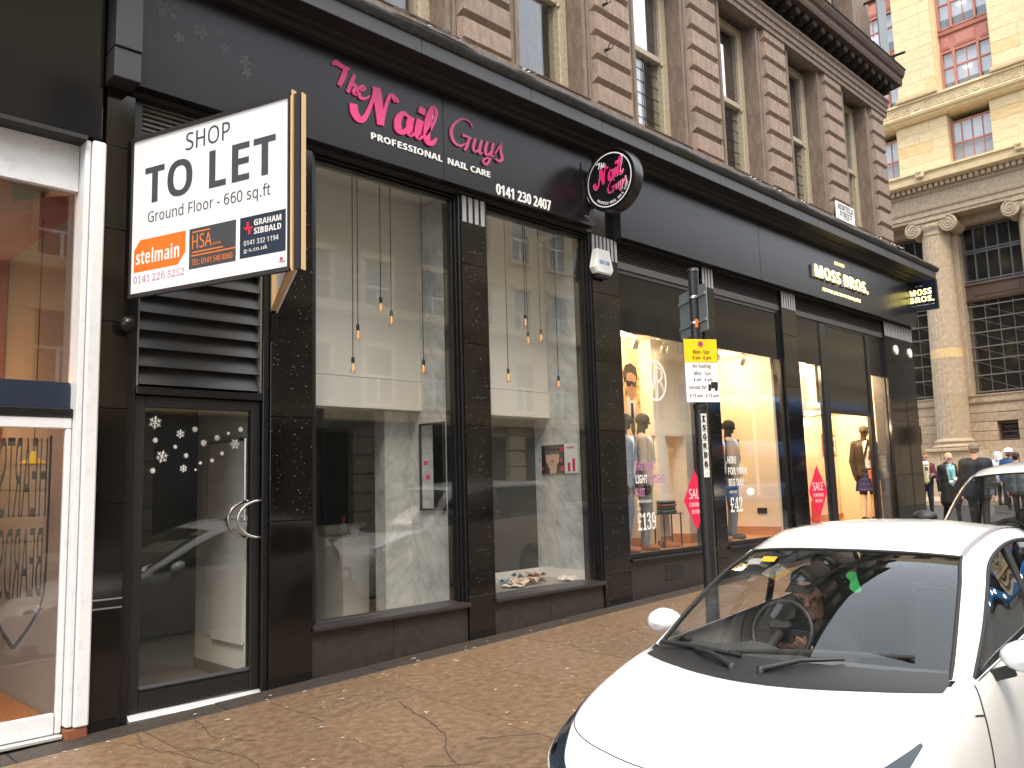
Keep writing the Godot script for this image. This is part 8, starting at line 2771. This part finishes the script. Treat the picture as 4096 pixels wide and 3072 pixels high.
	put.call("NOBLE", 0.95, 0.04, 0.985, 0.052, 0, M.ink)
	# round projecting sign
	var c := Vector3(7.93, 5.45, 0.50)
	t = thing("round_sign", "round black projecting sign with pink script on two arms", "sign", c)
	b = MB.new()
	b.lathe(c, [Vector2(0.0, 0.0), Vector2(0.37, 0.0), Vector2(0.385, 0.015)], 48, Vector3.LEFT)
	part(t, "face", b, M.sign_black)
	b = MB.new()
	b.lathe(c, [Vector2(0.385, 0.016), Vector2(0.392, 0.0), Vector2(0.392, -0.15), Vector2(0.38, -0.165), Vector2(0.0, -0.166)], 48, Vector3.LEFT)
	part(t, "drum", b, M.sign_drum)
	b = MB.new()
	var ring := []
	for k in 65: ring.append(Vector2(cos(TAU * k / 64.0), sin(TAU * k / 64.0)) * 0.335)
	var mt := Transform3D(Basis(Vector3(0, 0, 1), Vector3(0, 1, 0), Vector3(-1, 0, 0)), c + Vector3(-0.016, 0, 0))
	brush(b, ring, [0.014], mt, 0, 0.002, 1)
	part(t, "ring", b, M.letter_white)
	var mm := func(sc: float, x: float, y: float, rise: float) -> Transform3D:
		return mt * Transform3D(Basis(Vector3(sc, sc * rise, 0), Vector3(-sc * rise * 0.2, sc, 0), Vector3(0, 0, 1)), Vector3(x, y, 0))
	script_the(t, mm.call(0.11, -0.19, 0.14, 0.15), 0.002, M.letter_white)
	script_nail(t, mm.call(0.215, -0.22, -0.07, 0.22), 0.002, M.letter_white)
	script_nail(t, mm.call(0.21, -0.213, -0.066, 0.22), 0.006, M.pink)
	script_guys(t, mm.call(0.155, -0.03, -0.195, 0.26), 0.002, M.letter_white)
	script_guys(t, mm.call(0.15, -0.026, -0.191, 0.26), 0.006, M.pink)
	for k in 22:
		var a := -PI * 0.5 - 0.95 + 1.9 * k / 21.0 + 0.25
		var ch := "PROFESSIONAL NAIL CARE"[k]
		if ch == " ": continue
		var dir := Vector3(0, cos(a + PI / 2), 0)
		var tan_ := mt.basis * Vector3(-sin(a), cos(a), 0)
		var rad := mt.basis * Vector3(-cos(a), -sin(a), 0)
		text(t, "lettering", ch, mt * Vector3(cos(a) * 0.305, sin(a) * 0.305, 0.001) - tan_ * 0.011, tan_ * (0.022 if ch != "I" else 0.006), rad * 0.032, 1, M.letter_white, 0.001)
	b = MB.new()
	b.tube([Vector3(7.98, 5.62, 0.12), Vector3(7.98, 5.62, 0.30)], [0.022], 10)
	part(t, "arm", b, M.rubber)
	b = MB.new()
	b.tube([Vector3(7.98, 5.20, 0.12), Vector3(7.98, 5.20, 0.30)], [0.022], 10)
	part(t, "arm", b, M.rubber)
	b = MB.new()
	b.box(Vector3(7.83, 5.03, 0.121), Vector3(7.96, 5.76, 0.133), 0.003)
	part(t, "back_plate", b, M.fascia)
	b = MB.new()
	for y in [5.07, 5.72]:
		for x in [7.87, 7.92]: b.lathe(Vector3(x, y, 0.133), [Vector2(0.012, 0), Vector2(0.01, 0.008), Vector2(0.0, 0.009)], 8, Vector3.BACK)
	part(t, "bolt_heads", b, M.slat_grey)
	# square projecting sign
	t = thing("square_sign", "square black projecting sign with glowing yellow letters at the building corner", "sign", Vector3(18.95, 5.6, 0.33))
	b = MB.new()
	b.box(Vector3(18.95, 5.27, -0.02), Vector3(19.06, 5.92, 0.66), 0.01)
	part(t, "box", b, M.sign_navy)
	var uz := Vector3(0, 0, 1)
	text(t, "lettering", "MOSS", Vector3(18.948, 5.615, 0.10), uz * 0.46, Vector3(0, 0.125, 0), 1, M.glow_letters, 0.002)
	text(t, "lettering", "BROS.", Vector3(18.948, 5.455, 0.10), uz * 0.50, Vector3(0, 0.125, 0), 1, M.glow_letters, 0.002)
	text(t, "lettering", "EST. 1851", Vector3(18.948, 5.80, 0.24), uz * 0.14, Vector3(0, 0.022, 0), 0, M.letter_white, 0.001)
	text(t, "lettering", "BESPOKE | READY-TO-WEAR | HIRE", Vector3(18.948, 5.375, 0.06), uz * 0.54, Vector3(0, 0.025, 0), 0, M.letter_white, 0.001)
	b = MB.new()
	b.box(Vector3(18.99, 5.75, -0.12), Vector3(19.02, 5.78, -0.021))
	b.box(Vector3(18.99, 5.39, -0.12), Vector3(19.02, 5.42, -0.021))
	part(t, "arm", b, M.rubber)
	# street name plate
	t = thing("street_name_plate", "white cast street name plate with black letters above the shop cornice", "sign", Vector3(16.4, 6.84, -0.12))
	b = MB.new()
	b.box(Vector3(15.99, 6.83, -0.14), Vector3(16.83, 7.20, -0.105), 0.008)
	part(t, "plate", b, M.board_white)
	text(t, "lettering", "RENFIELD", Vector3(16.05, 7.05, -0.105), Vector3(0.72, 0, 0), Vector3(0, 0.11, 0), 3, M.ink, 0.004)
	text(t, "lettering", "STREET", Vector3(16.12, 6.92, -0.105), Vector3(0.58, 0, 0), Vector3(0, 0.10, 0), 3, M.ink, 0.004)
	text(t, "lettering", "CITY CENTRE", Vector3(16.27, 6.87, -0.105), Vector3(0.28, 0, 0), Vector3(0, 0.03, 0), 2, M.ink_grey, 0.003)
	# alarm box
	t = thing("alarm_box", "white alarm box with blue and green lettering on the granite pier", "alarm", Vector3(8.25, 4.35, 0.06))
	b = MB.new()
	var al := PackedVector2Array([Vector2(8.13, 4.72), Vector2(8.06, 4.47), Vector2(8.11, 4.40), Vector2(8.40, 4.40), Vector2(8.45, 4.47), Vector2(8.38, 4.72)])
	b.prism(al, 0.012, 0.085)
	var al2 := PackedVector2Array()
	for p in al: al2.append(Vector2(8.255, 4.55) + (p - Vector2(8.255, 4.55)) * 0.9)
	b.prism(al2, 0.085, 0.10)
	part(t, "case", b, M.white_gloss)
	b = MB.new()
	b.box(Vector3(8.13, 4.345, 0.012), Vector3(8.38, 4.399, 0.075), 0.015)
	part(t, "lower_lamp", b, M.rubber)
	for k in 5: text(t, "lettering", "SECOM"[k], Vector3(8.155 + 0.042 * k, 4.52, 0.101), Vector3(0.036, 0, 0), Vector3(0, 0.05, 0), 1, M.green_print if k == 2 else M.blue_print, 0.001)
	# dome lamp on the first pier
	t = thing("dome_camera", "black ball shaped camera housing on the pier beside the louvre", "camera", Vector3(2.39, 3.05, 0.08))
	b = MB.new()
	b.lathe(Vector3(2.39, 2.985, 0.075), [Vector2(0.0, 0.0), Vector2(0.03, 0.005), Vector2(0.055, 0.03), Vector2(0.065, 0.065), Vector2(0.055, 0.10), Vector2(0.03, 0.125), Vector2(0.0, 0.13)], 20)
	part(t, "ball", b, M.fascia)
	b = MB.new()
	b.tube([Vector3(2.39, 3.05, 0.0), Vector3(2.39, 3.05, 0.05)], [0.03], 12)
	part(t, "neck", b, M.rubber)
	# parking sign post
	var px := 6.03
	var pz := 2.8
	var g := gy(px, pz)
	t = thing("sign_post", "black pole with yellow and white parking plate and grey plate turned away", "sign post", Vector3(px, g, pz))
	b = MB.new()
	b.tube([Vector3(px + 0.01, g, pz), Vector3(px, 2.34, pz)], [0.057], 18)
	part(t, "lower_pole", b, M.pole_black)
	b = MB.new()
	b.lathe(Vector3(px, 2.33, pz), [Vector2(0.057, 0.0), Vector2(0.064, 0.005), Vector2(0.064, 0.035), Vector2(0.05, 0.06), Vector2(0.044, 0.062)], 18)
	part(t, "collar", b, M.pole_black)
	b = MB.new()
	b.tube([Vector3(px, 2.38, pz), Vector3(px, 3.50, pz)], [0.044], 18)
	b.lathe(Vector3(px, 3.50, pz), [Vector2(0.048, 0.0), Vector2(0.048, 0.03), Vector2(0.0, 0.035)], 18)
	part(t, "upper_pole", b, M.pole_black)
	# the plate that faces down the street
	var fx := Vector3(0.88, 0, 0.475).normalized()
	fx = Vector3(0.867, 0, 0.5).normalized()
	var fz := fx.cross(Vector3.UP)
	var pm := Basis(fx, Vector3.UP, fz)
	var pc := Vector3(px - 0.01, 2.645, pz) + fz * 0.062
	b = MB.new()
	b.obox(pc, pm, Vector3(0.152, 0.265, 0.004), 0.002)
	part(t, "plate_back", b, M.grey_metal)
	b = MB.new()
	b.obox(pc + pm * Vector3(0, 0.167, 0.005), pm, Vector3(0.15, 0.096, 0.001))
	var yp := part(t, "yellow_plate", b, M.sign_yellow)
	b = MB.new()
	b.obox(pc + pm * Vector3(0, -0.098, 0.005), pm, Vector3(0.15, 0.165, 0.001))
	var wp := part(t, "white_plate", b, M.board_white)
	var line := func(par: Node, s: String, x0: float, y: float, x1: float, hgt: float) -> void:
		text(par, "lettering", s, pc + pm * Vector3(x0 * 0.74, y, 0.0062), fx * (x1 - x0) * 0.74, Vector3(0, hgt, 0), 1, M.ink, 0.001)
	line.call(yp, "Mon - Sun", -0.095, 0.138, 0.105, 0.036)
	line.call(yp, "8 am - 6 pm", -0.105, 0.082, 0.125, 0.040)
	line.call(wp, "No loading", -0.11, 0.012, 0.115, 0.042)
	line.call(wp, "Mon - Sun", -0.095, -0.042, 0.105, 0.036)
	line.call(wp, "8 am - 6 pm", -0.105, -0.10, 0.125, 0.040)
	line.call(wp, "except for", -0.165, -0.165, 0.05, 0.042)
	line.call(wp, "9.15 am - 4.15 pm", -0.165, -0.235, 0.19, 0.040)
	b = MB.new()
	for e in [[0.105, -0.150, 0.19, -0.095], [0.07, -0.155, 0.103, -0.115]]: b.obox(pc + pm * Vector3((e[0] + e[2]) * 0.37, (e[1] + e[3]) / 2, 0.0065), pm, Vector3((e[2] - e[0]) * 0.37, (e[3] - e[1]) / 2, 0.0008))
	for e in [0.063, 0.122]: b.lathe(pc + pm * Vector3(e, -0.158, 0.0065), [Vector2(0.014, 0.0), Vector2(0.014, 0.0015), Vector2(0.0, 0.002)], 12, fz)
	part(wp, "lorry_symbol", b, M.ink)
	b = MB.new()
	b.lathe(pc + pm * Vector3(0, 0.222, 0.006), [Vector2(0.022, 0.0), Vector2(0.022, 0.001), Vector2(0.0, 0.0015)], 16, fz)
	part(yp, "roundel", b, M.blue_print)
	b = MB.new()
	var rr := []
	for k in 17: rr.append(Vector2(cos(TAU * k / 16.0), sin(TAU * k / 16.0)) * 0.021)
	brush(b, rr, [0.006], Transform3D(pm, pc + pm * Vector3(0, 0.222, 0.0075)), 0, 0.001, 1)
	brush(b, V([-0.014, 0.014, 0.0, 0.0, 0.014, -0.014]), [0.006], Transform3D(pm, pc + pm * Vector3(0, 0.222, 0.0075)), 0, 0.0014, 1)
	part(yp, "roundel_ring", b, M.red)
	# the grey plate, seen from behind
	var gx := Vector3(0.52, 0, -0.854)
	var gz := gx.cross(Vector3.UP)
	var gm := Basis(gx, Vector3.UP, gz)
	var gc := Vector3(px, 3.17, pz) - gz * 0.075
	gc = Vector3(px, 3.17, pz) + Vector3(0.05, 0, -0.05)
	b = MB.new()
	b.obox(gc, gm, Vector3(0.26, 0.20, 0.004), 0.003)
	var gp := part(t, "grey_plate", b, M.grey_metal, "grey back of a plate turned away")
	for y in [-0.11, 0.11]:
		b = MB.new()
		b.obox(gc + Vector3(0, y, 0) - gz * 0.012, gm, Vector3(0.255, 0.012, 0.008), 0.003)
		part(gp, "rail", b, M.grey_metal)
		b = MB.new()
		b.lathe(Vector3(px, 3.17 + y - 0.012, pz), [Vector2(0.047, 0.0), Vector2(0.049, 0.002), Vector2(0.049, 0.02), Vector2(0.047, 0.022)], 16)
		b.bar(Vector3(px, 3.17 + y, pz), gc + Vector3(0, y, 0), 0.02)
		part(t, "clip_band", b, M.steel)
	# torn stickers on the pole
	b = MB.new()
	for k in 7: b.obox(Vector3(px - 0.036, 2.25 - 0.075 * k, pz + 0.046), Basis(Vector3.UP, -0.67), Vector3(0.024, 0.036, 0.0015))
	part(t, "white_sticker", b, M.paper_pale)
	for k in 6: text(t, "sticker_lettering", "ISGRB6"[k], Vector3(px - 0.051, 2.225 - 0.075 * k, pz + 0.0385), Vector3(0.0235, 0, 0.0186), Vector3(0, 0.045, 0), 1, M.ink, 0.004)
	b = MB.new()
	b.obox(Vector3(px - 0.035, 3.05, pz + 0.03), Basis(Vector3.UP, -0.8), Vector3(0.012, 0.035, 0.002))
	part(t, "orange_sticker", b, M.orange)

func _ready() -> void:
	rng.seed = 1
	var cam := Camera3D.new()
	cam.name = "camera"
	cam.transform = Transform3D(Basis(Vector3(0.708414, -0.028889, 0.705206), Vector3(-0.065957, 0.992080, 0.106898), Vector3(-0.702709, -0.122242, 0.700897)), Vector3(0.0, 1.731, 6.6))
	cam.fov = 49.36
	cam.near = 0.05
	cam.far = 1500.0
	add_child(cam)
	var we := WorldEnvironment.new()
	we.name = "world_environment"
	var env := Environment.new()
	env.background_mode = Environment.BG_SKY
	var sky := Sky.new()
	var sm := ProceduralSkyMaterial.new()
	sm.sky_top_color = Color(0.88, 0.91, 0.95)
	sm.sky_horizon_color = Color(0.86, 0.87, 0.88)
	sm.sky_curve = 0.2
	sm.ground_bottom_color = Color(0.25, 0.24, 0.23)
	sm.ground_horizon_color = Color(0.5, 0.5, 0.5)
	sm.energy_multiplier = 1.0
	sky.sky_material = sm
	env.sky = sky
	env.tonemap_mode = Environment.TONE_MAPPER_LINEAR
	env.tonemap_exposure = 3.8
	env.sdfgi_enabled = true
	env.ssao_enabled = true
	env.ssil_enabled = true
	we.environment = env
	add_child(we)
	var sun := DirectionalLight3D.new()
	sun.name = "sun_behind_cloud"
	sun.light_energy = 0.4
	sun.light_angular_distance = 25.0
	sun.light_color = Color(1.0, 0.95, 0.88)
	sun.shadow_enabled = true
	sun.rotation_degrees = Vector3(-58, -38, 0)
	add_child(sun)
	materials()
	more_materials()
	setting()
	upper_building()
	shop_left()
	shop_nail()
	shop_moss()
	bank_building()
	opposite_side()
	nail_interior()
	moss_interior()
	signs()
	cars()
	people()
	bus()
